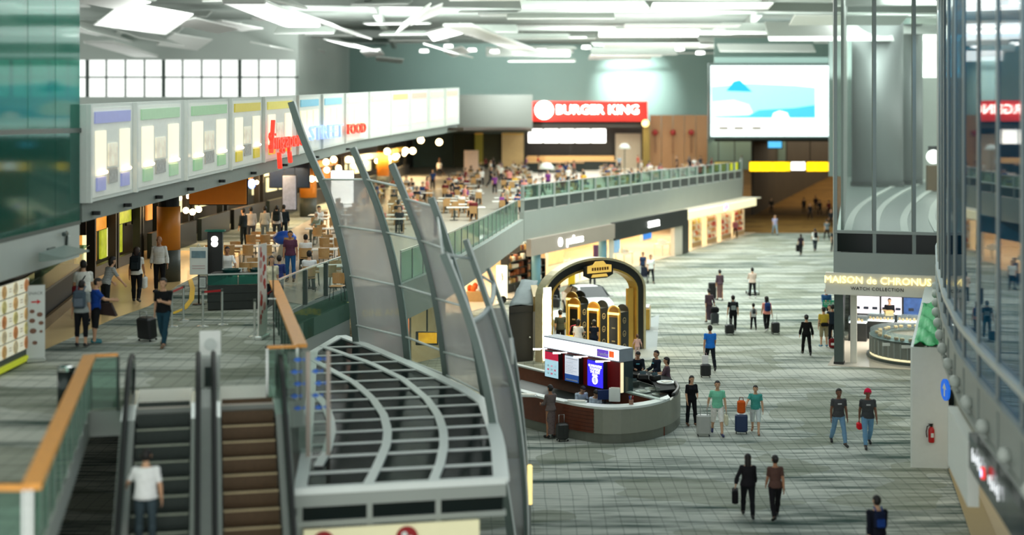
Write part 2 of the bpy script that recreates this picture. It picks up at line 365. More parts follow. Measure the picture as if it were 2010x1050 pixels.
# ---------------------------------------------------------------- upper-level poster fascia on the left
def fas(px):
    gap = 193 - .185 * (px - 160) if px < 700 else 93.1 - .113 * (px - 700)
    top = 205 - .0426 * (px - 160) if px < 700 else 182 - .05 * (px - 700)
    y = F * 2.6 / gap; return AT(px, top, y), AT(px, top + gap, y)
PXF = [157, 190, 230, 300, 370, 440, 510, 580, 640, 700, 770, 840, 897]
FT = [fas(p) for p in PXF]
b = MB(); b.ribbon([(t.x, t.y) for t, q in FT], [q.z for t, q in FT], [t.z for t, q in FT], .35)
struct(b.build('trim_2', M_white))
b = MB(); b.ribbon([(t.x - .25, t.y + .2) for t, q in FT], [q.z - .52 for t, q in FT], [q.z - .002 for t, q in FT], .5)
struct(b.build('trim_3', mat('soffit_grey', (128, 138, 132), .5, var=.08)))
b = MB(); n = len(FT)                        # soffit slab running back over the stalls
vs = [(t.x - .4, t.y + .2, q.z - .2) for t, q in FT] + [(-30, t.y + 1, q.z - .2) for t, q in FT]; vs += [(v[0], v[1], v[2] - .25) for v in vs]
for i in range(n - 1): b.add([vs[i], vs[i + 1], vs[n + i + 1], vs[n + i], vs[2 * n + i], vs[2 * n + i + 1], vs[3 * n + i + 1], vs[3 * n + i]], [(0, 1, 2, 3), (7, 6, 5, 4), (0, 4, 5, 1), (3, 2, 6, 7)])
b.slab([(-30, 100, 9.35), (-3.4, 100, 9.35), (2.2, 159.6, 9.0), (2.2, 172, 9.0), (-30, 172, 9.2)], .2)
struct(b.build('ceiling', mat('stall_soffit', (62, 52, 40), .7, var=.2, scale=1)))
for k in range(9):                           # black downlight cans under the soffit edge
    px = 185 + k * 62; t, q = fas(px)
    b = MB(); b.lathe([(0, 0), (.12, 0), (.12, -.1), (0, -.1)], 10, (t.x + .08, t.y - .1, q.z - .3)); 
    tag(b.build('downlight', M_black), 'x', 'downlight', 'black downlights on the soffit edge')['label'] = f'{ORD[k]} small black downlight from the left under the white poster fascia'
bays = [(165, 245, (150, 156, 206), 'pale violet'), (257, 343, (160, 196, 160), 'pale green, nearer'), (358, 437, (150, 192, 150), 'pale green, farther'), (445, 503, (206, 190, 60), 'olive yellow'), (511, 566, (224, 214, 90), 'bright yellow'),
        (578, 618, (120, 190, 214), 'light blue, nearer'), (626, 664, (140, 200, 220), 'light blue, farther'), (672, 712, (226, 224, 210), 'cream'), (720, 756, (230, 214, 190), 'peach'), (763, 795, (214, 206, 130), 'mustard'), (801, 832, (230, 190, 170), 'pink'), (838, 865, (232, 222, 200), 'ivory'), (870, 893, (226, 200, 180), 'salmon, farthest of all')]
for bi, (xa, xb, hc, nm) in enumerate(bays):
    ta, qa = fas(xa); tb, qb = fas(xb)
    def fp(u, v, off=.2):                    # u along the bay, v from top (0) to bottom (1)
        t = ta.lerp(tb, u); q = qa.lerp(qb, u); d = (tb - ta).normalized(); nn = Vector((d.y, -d.x, 0)).normalized(); return t.lerp(q, v) + nn * off
    root = thing('poster_bay', f'lit poster bay with a {nm} header band on the white fascia', 'poster', fp(.5, .97), 0, 'poster bays along the white fascia')
    def pan(name, u0, u1, v0, v1, m, off=.2, th=.05):
        b = MB(); b.slab([fp(u0, v1, off), fp(u1, v1, off), fp(u1, v0, off), fp(u0, v0, off)], th); return b.build(name, m, root, world=True)
    hm = mat('header_%d_%d_%d' % hc, hc, .5, emit=.25, var=.05)
    pan('backing', 0, 1, .04, .96, mat('fascia_sheet', (230, 234, 226), .4, emit=.08, var=.05), .19, .03)
    pan('header', .06, .94, .08, .2, hm, .22)
    if bi < 5:
        for j, (u0, u1) in enumerate(((.08, .32), (.38, .6), (.68, .92))):
            if j == 1:
                pan('food_photo', u0, u1, .42, .66, mat('food_photo', (236, 214, 190), .4, emit=.4, var=.55, scale=2.4), .22)
                pan('caption', u0, u1, .68, .84, mat('caption_grey', (186, 186, 184), .5, var=.5, scale=9), .22)
            else:
                pan('light_niche', u0, u1, .28, .74, mat('light_niche', (252, 240, 214), .4, emit=.5, var=.12, scale=.8), .22)
                pan('niche_footer', u0 + .02, u1 - .02, .76, .9, hm, .23)
                for q in range(3):
                    c = fp(u0 + .06 + q * .065, .71, .3); l = MB(); l.ell(c, (.045, .045, .045), 8, 6); l.build('niche_bulb', M_warmb, root, world=True)
    else:
        for j in range(3): pan('light_niche', .06 + j * .31, .31 + j * .31, .27, .8, M_cream, .22)
    b = MB(); b.bar(fp(-.06, 0, .2), fp(-.06, 1, .2), .16, .16); b.build('bay_post', M_white, root, world=True)
# food street lettering standing proud of the fascia
b = MB(); b.slab([(-7.2, 160, 8.6), (2.3, 160, 8.6), (2.3, 160, 12.8), (-7.2, 160, 12.8)], .3); struct(b.build('trim_24', mat('band_grey', (112, 116, 108), .5, var=.04, scale=.3)))
sg = thing('fascia_sign', 'red script and pale blue block letters on the white poster fascia', 'sign', fas(580)[1])
M_rlet = mat('red_letter', (240, 60, 44), .4, emit=.9, var=.04); M_blet = mat('pale_blue_letter', (150, 180, 250), .4, emit=.9, var=.03)
def fdir(a, c): d = (fas(c)[1] - fas(a)[1]).normalized(); return d
def fpos(px, py):
    t, q = fas(px); d = fdir(px - 20, px + 20); return AT(px, py, t.y) + Vector((d.y, -d.x, 0)).normalized() * .5
for (px, py, s_, sz, m, sh) in ((541, 275, 'Singapore', 1.0, M_rlet, 1.5), (621, 260, 'STREET', .95, M_blet, 2.4), (682, 253, 'FOOD', .75, M_rlet, 2.3)):
    txt('sign_letters', s_, sz, FM(fpos(px, py), fdir(px - 20, px + 20), (0, 0, 1)) @ Matrix.Scale(sh, 4, (1, 0, 0)), m, sg, .06)
b = MB(); b.bar(fpos(512, 236), fpos(508, 300), .16, .1); b.build('letter_stroke', M_rlet, sg, world=True)
for (xa, ya, ye) in ((524, 300, 330), (545, 298, 318)):
    b = MB(); b.tube([fpos(xa, ya), fpos(xa + 2, ye)], .1, 8); b.build('letter_tail', M_rlet, sg, world=True)

# ---------------------------------------------------------------- left foreground block: upper glass box above the snack stall
XL = -11.4
b = MB(); b.box((XL - .2, 33.5, 6.82), (.4, 8.2, .86)); struct(b.build('trim_4', M_lgrey))
b = MB(); b.box((XL - 3, 33.5, 7.3), (6, 8.4, .12)); struct(b.build('trim_5', M_dgrey))
gb = thing('window_2', None, None, (XL, 33.5, 7.3), kind='structure')
for k in range(4):
    y0 = 29.5 + k * 2.02
    b = MB(); b.box((XL, y0 + 1, 11.9), (.04, 1.98, 9.1)); b.build('pane', M_teal, gb, world=True)
    b = MB(); b.box((XL - .35, y0 + 1, 8.5), (.06, 2.0, 2.2)); b.build('backing_panel', M_dpanel, gb, world=True)
b = MB(); b.box((XL - 1.5, 37.55, 11.9), (3, .04, 9.1)); b.build('pane', M_teal, gb, world=True)
b = MB(); b.box((XL, 33.5, 9.72), (.1, 8.2, .12)); b.build('transom', M_dgrey, gb, world=True)
aw = thing('wall_lamp', 'grey flat wedge shaped light fitting under the teal glass box', 'lamp', (XL + .25, 34.6, 6.75))
b = MB(); b.add([(0, -1, .12), (.6, -1, .0), (.6, 1, .0), (0, 1, .12), (0, -1, -.1), (.6, -1, -.04), (.6, 1, -.04), (0, 1, -.1)], [(0, 1, 2, 3), (7, 6, 5, 4), (0, 4, 5, 1), (1, 5, 6, 2), (2, 6, 7, 3), (3, 7, 4, 0)]); b.build('housing', mat('lamp_grey', (120, 138, 132), .4), aw)
b = MB(); b.box((-.03, 0, 0), (.06, .5, .3)); b.build('bracket', M_dgrey, aw)
cm = thing('security_camera', 'small curved security camera arm on the grey bulkhead', 'camera', (XL + .02, 36.4, 6.9))
b = MB(); b.tube([(0, 0, -.2), (.02, 0, .15), (.05, -.1, .25), (.1, -.3, .24)], .03, 8); b.build('arm', M_dgrey, cm)
b = MB(); b.box((.11, -.42, .22), (.1, .26, .1), bev=.02); b.build('housing', M_dgrey, cm); b = MB(); b.box((-.01, .25, .0), (.06, .26, .26), bev=.02); b.build('junction_box', M_lgrey, cm)

# ---------------------------------------------------------------- canopy of dark panes (level 3.3) left of the walkway
CZ = 3.3
def uv(p): return Vector((p.dot(EX), p.dot(EY)))
def xy(u, v, z=CZ): q = EX * u + EY * v; return Vector((q.x, q.y, z))
def curve(pxs):
    ps = [uv(G(px, py, CZ)) for (px, py) in pxs]; ps.sort(key=lambda q: q.y); return ([q.y for q in ps], [q.x for q in ps])
cR = curve(((985, 953), (978, 880), (972, 850), (950, 790), (910, 765), (870, 745), (790, 709), (735, 685), (670, 660)))
cA = curve(((848, 952), (864, 913), (872, 874), (870, 847), (860, 816), (837, 784), (790, 745), (727, 714), (632, 681)))
cB = curve(((723, 952), (743, 913), (759, 874), (761, 847), (753, 816), (731, 784), (696, 753), (614, 708)))
cC = curve(((625, 915), (641, 890), (651, 851), (649, 827), (638, 796), (616, 773)))
vf = uv(G(780, 953, CZ)).y
rows = [vf] + [uv(G(780, py, CZ)).y for (py) in (920, 889, 866, 843, 821.5, 800.5, 781, 763.5, 745, 727)] 
st = rows[-1] - rows[-2]
rows += [rows[-1] + st * k for k in (1.05, 2.1, 3.2)]; vend = cR[0][-1]
rows = [r for r in rows if r < vend - .3] + [vend]
cL = ([vf, uv(G(600, 900, CZ)).y, uv(G(612, 770, CZ)).y, uv(G(614, 692, CZ)).y, vend], [uv(G(586, 953, CZ)).x, uv(G(600, 900, CZ)).x, uv(G(610, 770, CZ)).x, uv(G(614, 692, CZ)).x, uv(G(668, 660, CZ)).x])
def cu(c, v): return float(np.interp(v, c[0], c[1])) if c[0][0] - .05 <= v <= c[0][-1] + .05 else None
can = thing('glass_canopy', 'fan shaped canopy of dark glass panes with pale glazing bars beside the escalators', 'canopy', xy(cu(cB, rows[4]), rows[4], 0))
for i in range(len(rows) - 1):
    va, vb = rows[i], rows[i + 1]; ea = []; eb = []
    for c in (cL, cC, cB, cA, cR):
        a, q = cu(c, va + .01), cu(c, vb - .01)
        if a is None or q is None: continue
        if ea and (a < ea[-1] + .02 and q < eb[-1] + .02): continue
        ea.append(a); eb.append(q)
    for k in range(len(ea) - 1):
        if ea[k + 1] - ea[k] < .03 and eb[k + 1] - eb[k] < .03: continue
        b = MB(); b.slab([xy(ea[k], va, CZ - .03), xy(ea[k + 1], va, CZ - .03), xy(eb[k + 1], vb, CZ - .03), xy(eb[k], vb, CZ - .03)], .03); b.build('pane', M_canopy, can, world=True)
    if i: 
        b = MB(); b.bar(xy(ea[0], va), xy(ea[-1], va), .1, .03); b.build('glazing_bar', M_ribl, can, world=True)
sec = [(-1.15, -.25), (1.15, -.25), (1.15, .25), (-1.15, .25)]
for c in (cA, cB, cC):
    vs_ = np.linspace(max(c[0][0], vf), c[0][-1], 24); b = MB(); b.tube([xy(cu(c, v), v, CZ + .02) for v in vs_], .08, sec=sec, sm=False, up=(0, 0, 1)); b.build('curved_bar', M_ribl, can, world=True)
b = MB(); b.tube([xy(cu(cR, v), v, CZ) for v in np.linspace(vf, vend, 30)], .13, sec=sec, sm=False, up=(0, 0, 1)); b.build('edge_beam', M_ribl, can, world=True)
b = MB(); b.tube([xy(cu(cL, v), v, CZ) for v in np.linspace(vf, vend, 14)], .1, sec=sec, sm=False, up=(0, 0, 1)); b.build('edge_beam', M_ribl, can, world=True)
uL, uR = cu(cL, vf), cu(cR, vf) + .08
b = MB(); b.bar(xy(uL - .1, vf, CZ), xy(uR, vf, CZ), .16, .12); b.build('front_sill', M_ribl, can, world=True)
b = MB(); b.bar(xy(uL - .1, vf, CZ - .17), xy(uR, vf, CZ - .17), .12, .24); b.build('front_beam', M_grey, can, world=True)
for k in range(3):
    u0 = uL + (uR - uL) * k / 3; u1 = uL + (uR - uL) * (k + 1) / 3
    b = MB(); b.slab([xy(u0 + .05, vf, CZ - .55), xy(u1 - .05, vf, CZ - .55), xy(u1 - .05, vf, CZ - .3), xy(u0 + .05, vf, CZ - .3)], .03); b.build('transom_pane', M_canopy, can, world=True)
    b = MB(); b.bar(xy(u0, vf, 0), xy(u0, vf, CZ - .29), .1, .1); b.build('post', M_grey, can, world=True)
b = MB(); b.bar(xy(uL - .1, vf, CZ - .6), xy(uR, vf, CZ - .6), .12, .1); b.build('lower_beam', M_grey, can, world=True)
sb = thing('lobby_signboard', 'cream signboard with two dark red discs under the glass canopy front', 'signboard', xy((uL + uR) / 2, vf - .25, 0))
b = MB(); b.slab([xy(uL + .05, vf - .25, .5), xy(uR - .55, vf - .25, .5), xy(uR - .55, vf - .25, CZ - .64), xy(uL + .05, vf - .25, CZ - .64)], .08); b.build('board', mat('cream_board', (226, 222, 180), .4, emit=.2, var=.03), sb, world=True)
for k in range(3): b = MB(); b.box(xy(uL + .2 + k * 1.3, vf - .25, .25), (.08, .08, .5)); b.build('leg', M_grey, sb, world=True)
for u in (uL + .4, uL + 1.9):
    c = xy(u, vf - .31, CZ - .86); b = MB(); M = FM(c, EX, (0, 0, 1))
    b.lathe([(0, 0), (.2, 0), (.2, .04), (0, .04)], 20, M=M); b.build('red_disc', mat('dark_red_disc', (150, 14, 22), .3), sb, world=True)
    for (dx, dz) in ((-.05, .06), (.06, -.02)):
        b = MB(); b.lathe([(0, .041), (.055, .041), (.055, .06), (0, .06)], 12, (dx, dz, 0), M=M); b.build('white_spot', M_white, sb, world=True)
# grey wall, with a glass band, below the deck edge along the canopy
b = MB(); b.ribbon([(-4.23, 28.95), (-6.78, 40.9), (-6.43, 44), (-5.6, 48.4)], 0, MZ - .5, .2); struct(b.build('wall_1', M_grey))
b = MB(); b.ribbon([(-6.66, 41.2), (-6.31, 44), (-5.5, 48.4)], MZ - 1.05, MZ - .06, .03); struct(b.build('window_3', M_rail))
b = MB(); b.ribbon([(-3.9, 49.15), (-2.85, 54), (-1.35, 65), (.55, 81)], 3.05, MZ + .05, .25); struct(b.build('trim_6', M_grey))
b = MB(); b.ribbon([(.55, 81), (10.1, 104), (20.5, 128), (24.2, 150), (25.2, 172)], 3.05, 4.75, .3); struct(b.build('trim_7', M_grey))

# ---------------------------------------------------------------- sail screen: leaning curved ribs with fritted panes
RIBS = [(43, .3, [(572, 200), (590, 260), (620, 330), (648, 390), (672, 480), (688, 560), (697, 640), (701, 690)]),
        (41, .27, [(692, 290), (718, 350), (740, 400), (760, 465), (778, 540), (790, 610), (800, 712)]),
        (38.5, .26, [(768, 322), (800, 400), (830, 480), (850, 560), (862, 630), (876, 745)]),
        (36, .24, [(846, 388), (868, 450), (890, 520), (912, 590), (930, 660), (950, 785)]),
        (31.5, .26, [(870, 497), (891, 546), (909, 597), (926, 640), (945, 710), (961, 790), (976, 880), (990, 960), (1003, 1050), (1012, 1120)]),
        (33, .2, [(913, 470), (925, 507), (943, 551), (955, 590), (970, 636), (990, 700), (1008, 770), (1019, 850), (1026, 920), (1030, 985), (1031, 1060)]),
        (34.5, .14, [(957, 526), (979, 582), (996, 636), (1008, 700), (1018, 770), (1028, 860), (1034, 960)])]
sail = thing('sail_screen', 'leaning screen of curved grey ribs and fritted glass beside the canopy', 'screen', (-2.5, 37, 0))
def smooth(p, n=26):
    p = np.array([tuple(v) for v in p], float); d = np.r_[0, np.cumsum(np.linalg.norm(np.diff(p, axis=0), axis=1))]; t = np.linspace(0, d[-1], n)
    q = np.stack([np.interp(t, d, p[:, k]) for k in range(3)], 1)
    for _ in range(4): q[1:-1] = .25 * q[:-2] + .5 * q[1:-1] + .25 * q[2:]
    return [Vector(v) for v in q]
RC = [smooth([AT(px, py, Y) for (px, py) in pts]) for (Y, wd, pts) in RIBS]
for (Y, wd, pts), c in zip(RIBS, RC):
    b = MB(); b.tube(c, wd / 2, sec=[(-.62, -1.1), (.62, -1.1), (.62, 1.1), (-.62, 1.1)], sm=False, up=(0, 1, 0)); rb = b.build('rib', M_rib, sail, world=True)
    b = MB(); b.tube([p + Vector((.62 * wd / 2 + .012, -.1, .01)) for p in c], wd * .13, 6); b.build('rib_edge', M_ribl, rb, xf=RM[sail.name].inverted())
def at_y(c, py):                                     # point on a rib at a photo row
    for a, q in zip(c, c[1:]):
        ya = YH + F * (HC - a.z) / a.y; yb = YH + F * (HC - q.z) / q.y
        if ya <= py <= yb: return a.lerp(q, (py - ya) / max(1e-6, yb - ya))
    return c[0] if py < YH + F * (HC - c[0].z) / c[0].y else c[-1]
def sailpane(i, j, ya, yb, m, n=6):                  # one pane between rib i and rib j, rows ya=(left,right) to yb
    b = MB(); vs = []
    for k in range(n + 1):
        t = k / n; l = at_y(RC[i], ya[0] + (yb[0] - ya[0]) * t); r = at_y(RC[j], ya[1] + (yb[1] - ya[1]) * t); vs += [l, r, l + Vector((0, .03, 0)), r + Vector((0, .03, 0))]
    fs = [(4 * k, 4 * k + 1, 4 * k + 5, 4 * k + 4) for k in range(n)] + [(4 * k + 2, 4 * k + 6, 4 * k + 7, 4 * k + 3) for k in range(n)]
    fs += [(0, 2, 3, 1), (4 * n, 4 * n + 1, 4 * n + 3, 4 * n + 2)] + [(4 * k, 4 * k + 4, 4 * k + 6, 4 * k + 2) for k in range(n)] + [(4 * k + 1, 4 * k + 3, 4 * k + 7, 4 * k + 5) for k in range(n)]
    b.add(vs, fs, 0, True); b.build('pane', m, sail, world=True)
TRN = {(0, 1): [(352, 352), (443, 455), (540, 560), (637, 660), (686, 706)], (1, 2): [(352, 366), (456, 470), (560, 580), (660, 688), (706, 735)], (2, 3): [(390, 405), (472, 490), (585, 602), (690, 708), (735, 770)],
       (3, 4): [(425, 497), (510, 545), (612, 640), (700, 745)], (4, 5): [(497, 508)], (5, 6): [(535, 556)]}
for (i, j), rr in TRN.items():
    for (l, r) in rr:
        b = MB(); b.tube([at_y(RC[i], l) + Vector((0, -.06, 0)), at_y(RC[j], r) + Vector((0, -.06, 0))], .032, 8); b.build('cross_tube', M_ribl, sail, world=True)
for (i, j) in ((0, 1), (1, 2), (2, 3), (3, 4)):
    rr = TRN[(i, j)]
    for k in range(len(rr) - 1): sailpane(i, j, rr[k], rr[k + 1], M_clear if (i, j) == (1, 2) or ((i, j) == (3, 4) and k < 2) else M_frit)
M_frit2 = glass('dense_fritted_glass', (206, 210, 208), .52, (236, 234, 232), .1, .3)
for (ya, yb) in (((632, 602), (760, 760)), ((760, 760), (900, 900)), ((900, 900), (1050, 1050))): sailpane(4, 5, ya, yb, M_frit2)
sailpane(5, 6, (604, 604), (760, 770), M_frit2); sailpane(5, 6, (760, 770), (960, 955), M_frit2)
a0, a1, a2, a3 = at_y(RC[4], 632), at_y(RC[5], 604), at_y(RC[6], 556), at_y(RC[6], 552)
arc = smooth([a0, a0.lerp(a1, .5) + Vector((.03, 0, -.05)), a1, a1.lerp(a2, .5) + Vector((.06, 0, -.03)), a2], 16)
b = MB(); b.tube([p + Vector((0, -.1, 0)) for p in arc], .06, 8); b.build('top_tube', M_ribl, sail, world=True)
b = MB(); p = AT(1003, 682, 33.5); b.tube([p + Vector((0, -.2, .25)), p + Vector((.03, -.2, -.05)), p + Vector((.02, -.2, -.35))], .055, 8); b.build('rib_clip', M_white, sail, world=True)
yl = thing('yellow_strip_light', 'upright yellow strip light standing at the foot of the sail screen', 'lamp', AT(1040, 1000, 33.8) * 1.0)
yl.location.z = 0; RM[yl.name] = TR(yl.location)
b = MB(); b.box((0, 0, 1.35), (.12, .1, .95), bev=.03); b.build('tube', mat('yellow_strip', (250, 226, 150), .4, emit=.9), yl); b = MB(); b.box((0, 0, .45), (.06, .06, .9)); b.build('post', M_grey, yl); b = MB(); b.cyl((0, 0, 0), .14, .04); b.build('base', M_grey, yl)

# ---------------------------------------------------------------- escalators
def escalator(label, c, m_step, m_tread, nose):
    # c: centre of the upper comb; local axes x = EX, y = EY (uphill)
    root = thing('escalator', label, 'escalator', c, math.atan2(EX.y, EX.x), 'escalators')
    W = 1.0; N = 19; S_ = []
    for k in range(1, N + 1): d = .1 if k == 1 else (.27 if k == 2 else .27 + .222 * (k - 2)); S_.append((-.4 * k, -min(d, 4.25)))
    for (y, z) in S_:
        b = MB(); b.box((0, y + .2, z - .03), (W, .4, .06)); b.box((0, y + .385, z + .1), (W, .03, .24))
        st = b.build('step', m_step, root); st_n = MB(); st_n.box((0, y + .03, z + .004), (W, .07, .016)); st_n.build('nosing', nose, st)
    b = MB(); b.box((0, 1.0, .006), (1.12, 2.0, .014)); b.build('landing_plate', mat('landing_plate', (222, 228, 222), .35, .1, var=.15, scale=30), root)
    b = MB(); b.box((0, .02, .012), (1.02, .16, .024)); b.build('comb_plate', M_offw, root)
    b = MB(); b.box((0, -9.4, -4.28), (1.12, 2.6, .03)); b.build('landing_plate', MATS['landing_plate'], root)
    sl = [(1.25, 0), (0, 0), (-.8, -.2), (-7.6, -4.1), (-8.4, -4.3), (-9.6, -4.3)]
    for sd in (-1, 1):
        x = sd * .66
        pr = [(1.05, .0), (.0, .0), (-.75, -.12), (-7.6, -4.05), (-8.4, -4.3), (-9.4, -4.3)]
        up = [Vector((x, y, z + .9)) for (y, z) in pr]; lo = [Vector((x, y, z - .02)) for (y, z) in pr]
        hr = smooth([Vector((x, 1.05, .12)), Vector((x, 1.32, .22)), Vector((x, 1.45, .5)), Vector((x, 1.32, .82)), Vector((x, 1.0, .92)), Vector((x, .3, .93)), Vector((x, -.3, .86)), Vector((x, -.8, .7))], 22)
        hr += [Vector((x, -7.5, -3.07)), Vector((x, -8.4, -3.36)), Vector((x, -9.3, -3.38)), Vector((x, -9.55, -3.7)), Vector((x, -9.3, -4.1))]
        b = MB(); b.tube(hr, .05, 8); b.build('handrail', M_rubber, root)
        b = MB()                                   # balustrade panel under the handrail
        P = [Vector((x, p.y, p.z)) for p in hr[:22]]
        mid = [Vector((x, y, z)) for (y, z) in ((1.2, .12), (1.0, .1), (.0, .06), (-.75, -.1), (-7.6, -4.0), (-9.3, -4.25))]
        top = [Vector((x, y, z)) for (y, z) in ((1.36, .6), (1.0, .88), (.0, .9), (-.75, .7), (-7.6, -3.14), (-9.3, -3.42))]
        for k in range(5):
            q = [mid[k], mid[k + 1], top[k + 1], top[k]]; b.add([v + Vector((-.02, 0, 0)) for v in q] + [v + Vector((.02, 0, 0)) for v in q], [(0, 1, 2, 3), (7, 6, 5, 4), (0, 4, 5, 1), (3, 2, 6, 7)])
        b.build('balustrade', glass('balustrade_glass', (120, 150, 142), .35, (90, 110, 104), .3), root)
        b = MB(); b.tube([Vector((x, p.y, p.z - .06)) for p in hr[4:-3]], .035, 8); b.build('rail_profile', M_chrome, root)
        b = MB()                                   # skirt and outer deck
        for k in range(5):
            q0, q1 = mid[k] * 1, mid[k + 1] * 1
            for (xo, dz0, dz1) in ((-.1, -.35, .0), (.1, -.35, .0)):
                pass
            a = [Vector((x - .13, q0.y, q0.z + .02)), Vector((x + .13, q0.y, q0.z + .02)), Vector((x + .13, q1.y, q1.z + .02)), Vector((x - .13, q1.y, q1.z + .02))]
            lw_ = .6 if k > 1 else .14
            b.add(a + [v - Vector((0, 0, lw_)) for v in a], [(0, 1, 2, 3), (7, 6, 5, 4), (0, 4, 5, 1), (1, 5, 6, 2), (2, 6, 7, 3), (3, 7, 4, 0)])
        b.build('skirt', M_steel, root)
    b = MB(); tr_ = [(.0, -.5), (-.8, -.75), (-7.6, -4.25)]
    b.add([(-.72, 0, -.25), (.72, 0, -.25), (.72, -8, -4.29), (-.72, -8, -4.29), (-.72, 0, -1.2), (.72, 0, -1.2), (.72, -6.6, -4.29), (-.72, -6.6, -4.29)], [(0, 3, 2, 1), (4, 5, 6, 7), (0, 1, 5, 4), (1, 2, 6, 5), (2, 3, 7, 6), (3, 0, 4, 7)]); b.build('truss', M_dgrey, root)
    return root
c1 = Vector((-6.89, 28.25, MZ)); c2 = c1 + EX * 1.62
M_st1 = mat('dark_green_step', (52, 62, 58), .45, .3, var=.2, scale=20); M_st2 = mat('brown_step', (84, 66, 44), .5, .3, var=.25, scale=20)
escalator('left escalator with green grey steps, a man in white riding it', c1, M_st1, M_st1, mat('pale_nosing', (176, 184, 164), .4, .3))
escalator('right escalator with brown steps and cream step edges, empty', c2, M_st2, M_st2, mat('cream_nosing', (208, 192, 150), .4, .2))
ang = math.atan2(EX.y, EX.x)
b = MB(); q = c1 + EX * .81                        # steel deck between the two escalators
b.add([(-.1, .5, .25), (.1, .5, .25), (.1, -.7, .1), (-.1, -.7, .1), (-.1, -8.5, -4.1), (.1, -8.5, -4.1), (-.1, .5, -.2), (.1, .5, -.2), (.1, -8.5, -4.3), (-.1, -8.5, -4.3)], [(0, 1, 2, 3), (3, 2, 5, 4), (0, 6, 7, 1), (4, 5, 8, 9), (6, 9, 8, 7)])
struct(b.build('trim_8', mat('deck_steel', (200, 206, 202), .25, .35, var=.05), M=TR(q, ang)))
# landing sign on a white stand between the newels
ls = thing('stand_sign', 'white portrait sign on a low white stand between the escalators', 'sign', c1 + EX * .9 + EY * 1.75, ang)
b = MB(); b.box((0, 0, .98), (.44, .05, .52), bev=.01); b.build('panel', M_white, ls)
b = MB(); b.lathe([(0, -.052), (.13, -.052), (.13, -.026), (0, -.026)], 14, M=Matrix.Translation((0, 0, .96)) @ Matrix.Rotation(R(90), 4, 'X') @ Matrix.Scale(-1, 4, (0, 0, 1))); b.build('emblem', mat('pale_grey_print', (196, 206, 200), .5), ls)
b = MB(); b.box((0, 0, .36), (.4, .3, .72), bev=.03); b.build('stand', M_lgrey, ls)
b = MB(); b.box((0, -.16, .3), (.22, .02, .4)); b.build('panel_recess', M_dgrey, ls)

# glass guard rails -------------------------------------------------
def guard(label, pts, zf, h, cap=None, capw=.12, capth=.06, n_per=1.3, m=None, posts=M_steel, group=None, pw=.05):
    root = thing('glass_railing', label, 'railing', (pts[0][0], pts[0][1], zf), 0, group)
    for a, c in zip(pts, pts[1:]):
        a = Vector((a[0], a[1], zf)); c = Vector((c[0], c[1], zf)); L = (c - a).length; n = max(1, round(L / n_per))
        for k in range(n):
            p = a.lerp(c, k / n); q = a.lerp(c, (k + 1) / n); d = (q - p).normalized() * .03; Z = Vector((0, 0, 1))
            b = MB(); b.slab([p + d + Z * .06, q - d + Z * .06, q - d + Z * (h - .05), p + d + Z * (h - .05)], .02); b.build('pane', m or M_rail, root, world=True)
            b = MB(); b.bar(p, p + Z * (h - .03), pw, pw); b.build('post', posts, root, world=True)
        b = MB(); b.bar(a + Vector((0, 0, h)), c + Vector((0, 0, h)), capw, capth); b.build('handrail', cap or M_steel, root, world=True)
    b = MB(); b.bar(c, c + Vector((0, 0, h - .03)), pw, pw); b.build('post', posts, root, world=True)
    return root
guard('glass railing with a wide orange wood handrail beside the left escalator void', [(-6.02, 17.86), (-8.22, 27.75)], MZ, 1.1, M_wood, .24, .07, 1.05)
guard('short glass railing with brown wood rail closing the left escalator void', [(-8.22, 27.8), (-7.72, 27.95)], MZ, 1.1, M_wood, .1, .05, .5, posts=M_dgrey)
guard('glass railing with brown rail at the bottom left picture corner', [(-9.6, 17.86), (-6.1, 17.86)], MZ, 1.1, M_wood, .1, .06, 1.0)
guard('glass railing with the orange plank handrail right of the escalators', [(-4.3, 29.0), (-6.78, 40.6)], MZ, 1.1, M_wood, .27, .07, 1.5, posts=M_dgrey)
guard('short glass end panel with brown rail at the plank handrail foot', [(-4.95, 28.86), (-4.36, 28.98)], MZ, 1.1, M_wood, .12, .05, .6)
guard('glass railing edging the near dining tables above the canopy', [(-6.72, 41.0), (-6.38, 44), (-5.66, 48.3)], MZ, 1.1, M_steel, .07, .04, 2.3, M_clear, M_dgrey, pw=.14)
guard('glass railing of the food court behind the sail screen', [(-3.85, 49.4), (-2.98, 54), (-1.5, 65), (.3, 80.6)], MZ, 1.15, M_steel, .07, .05, 1.6)
# void end glass with blue stickers, and its column
es = thing('glass_screen', 'upright glass screen with blue fish stickers beside the right escalator', 'screen', (-3.98, 28.32, MZ - 1), ang)
for (dx, m) in ((-.28, M_clear), (.13, M_clear)):
    b = MB(); b.box((dx, 0, 1.1), (.38, .02, 2.0)); b.build('pane', m, es)
for dx in (-.07, .33): b = MB(); b.box((dx, 0, 1.05), (.08, .08, 2.1)); b.build('post', M_taupe, es)
for k in range(5):
    for dx in (-.28, .13):
        M = TR((dx + .03 * (-1) ** k, -.02, 1.95 - k * .24)); b = MB(); b.add([(-.11, 0, 0), (-.02, -.006, .05), (.07, 0, 0), (.12, 0, .045), (.12, 0, -.045), (-.02, -.006, -.05)], [(0, 5, 2, 1), (2, 4, 3)]); b.build('fish_sticker', M_blue, es, xf=M)
b = MB(); b.box((-3.98, 28.25, 1.6), (.46, .4, 3.3)); b.box((-3.98, 28.2, 1.0), (.5, .44, 1.4)); struct(b.build('wall_2', M_taupe))
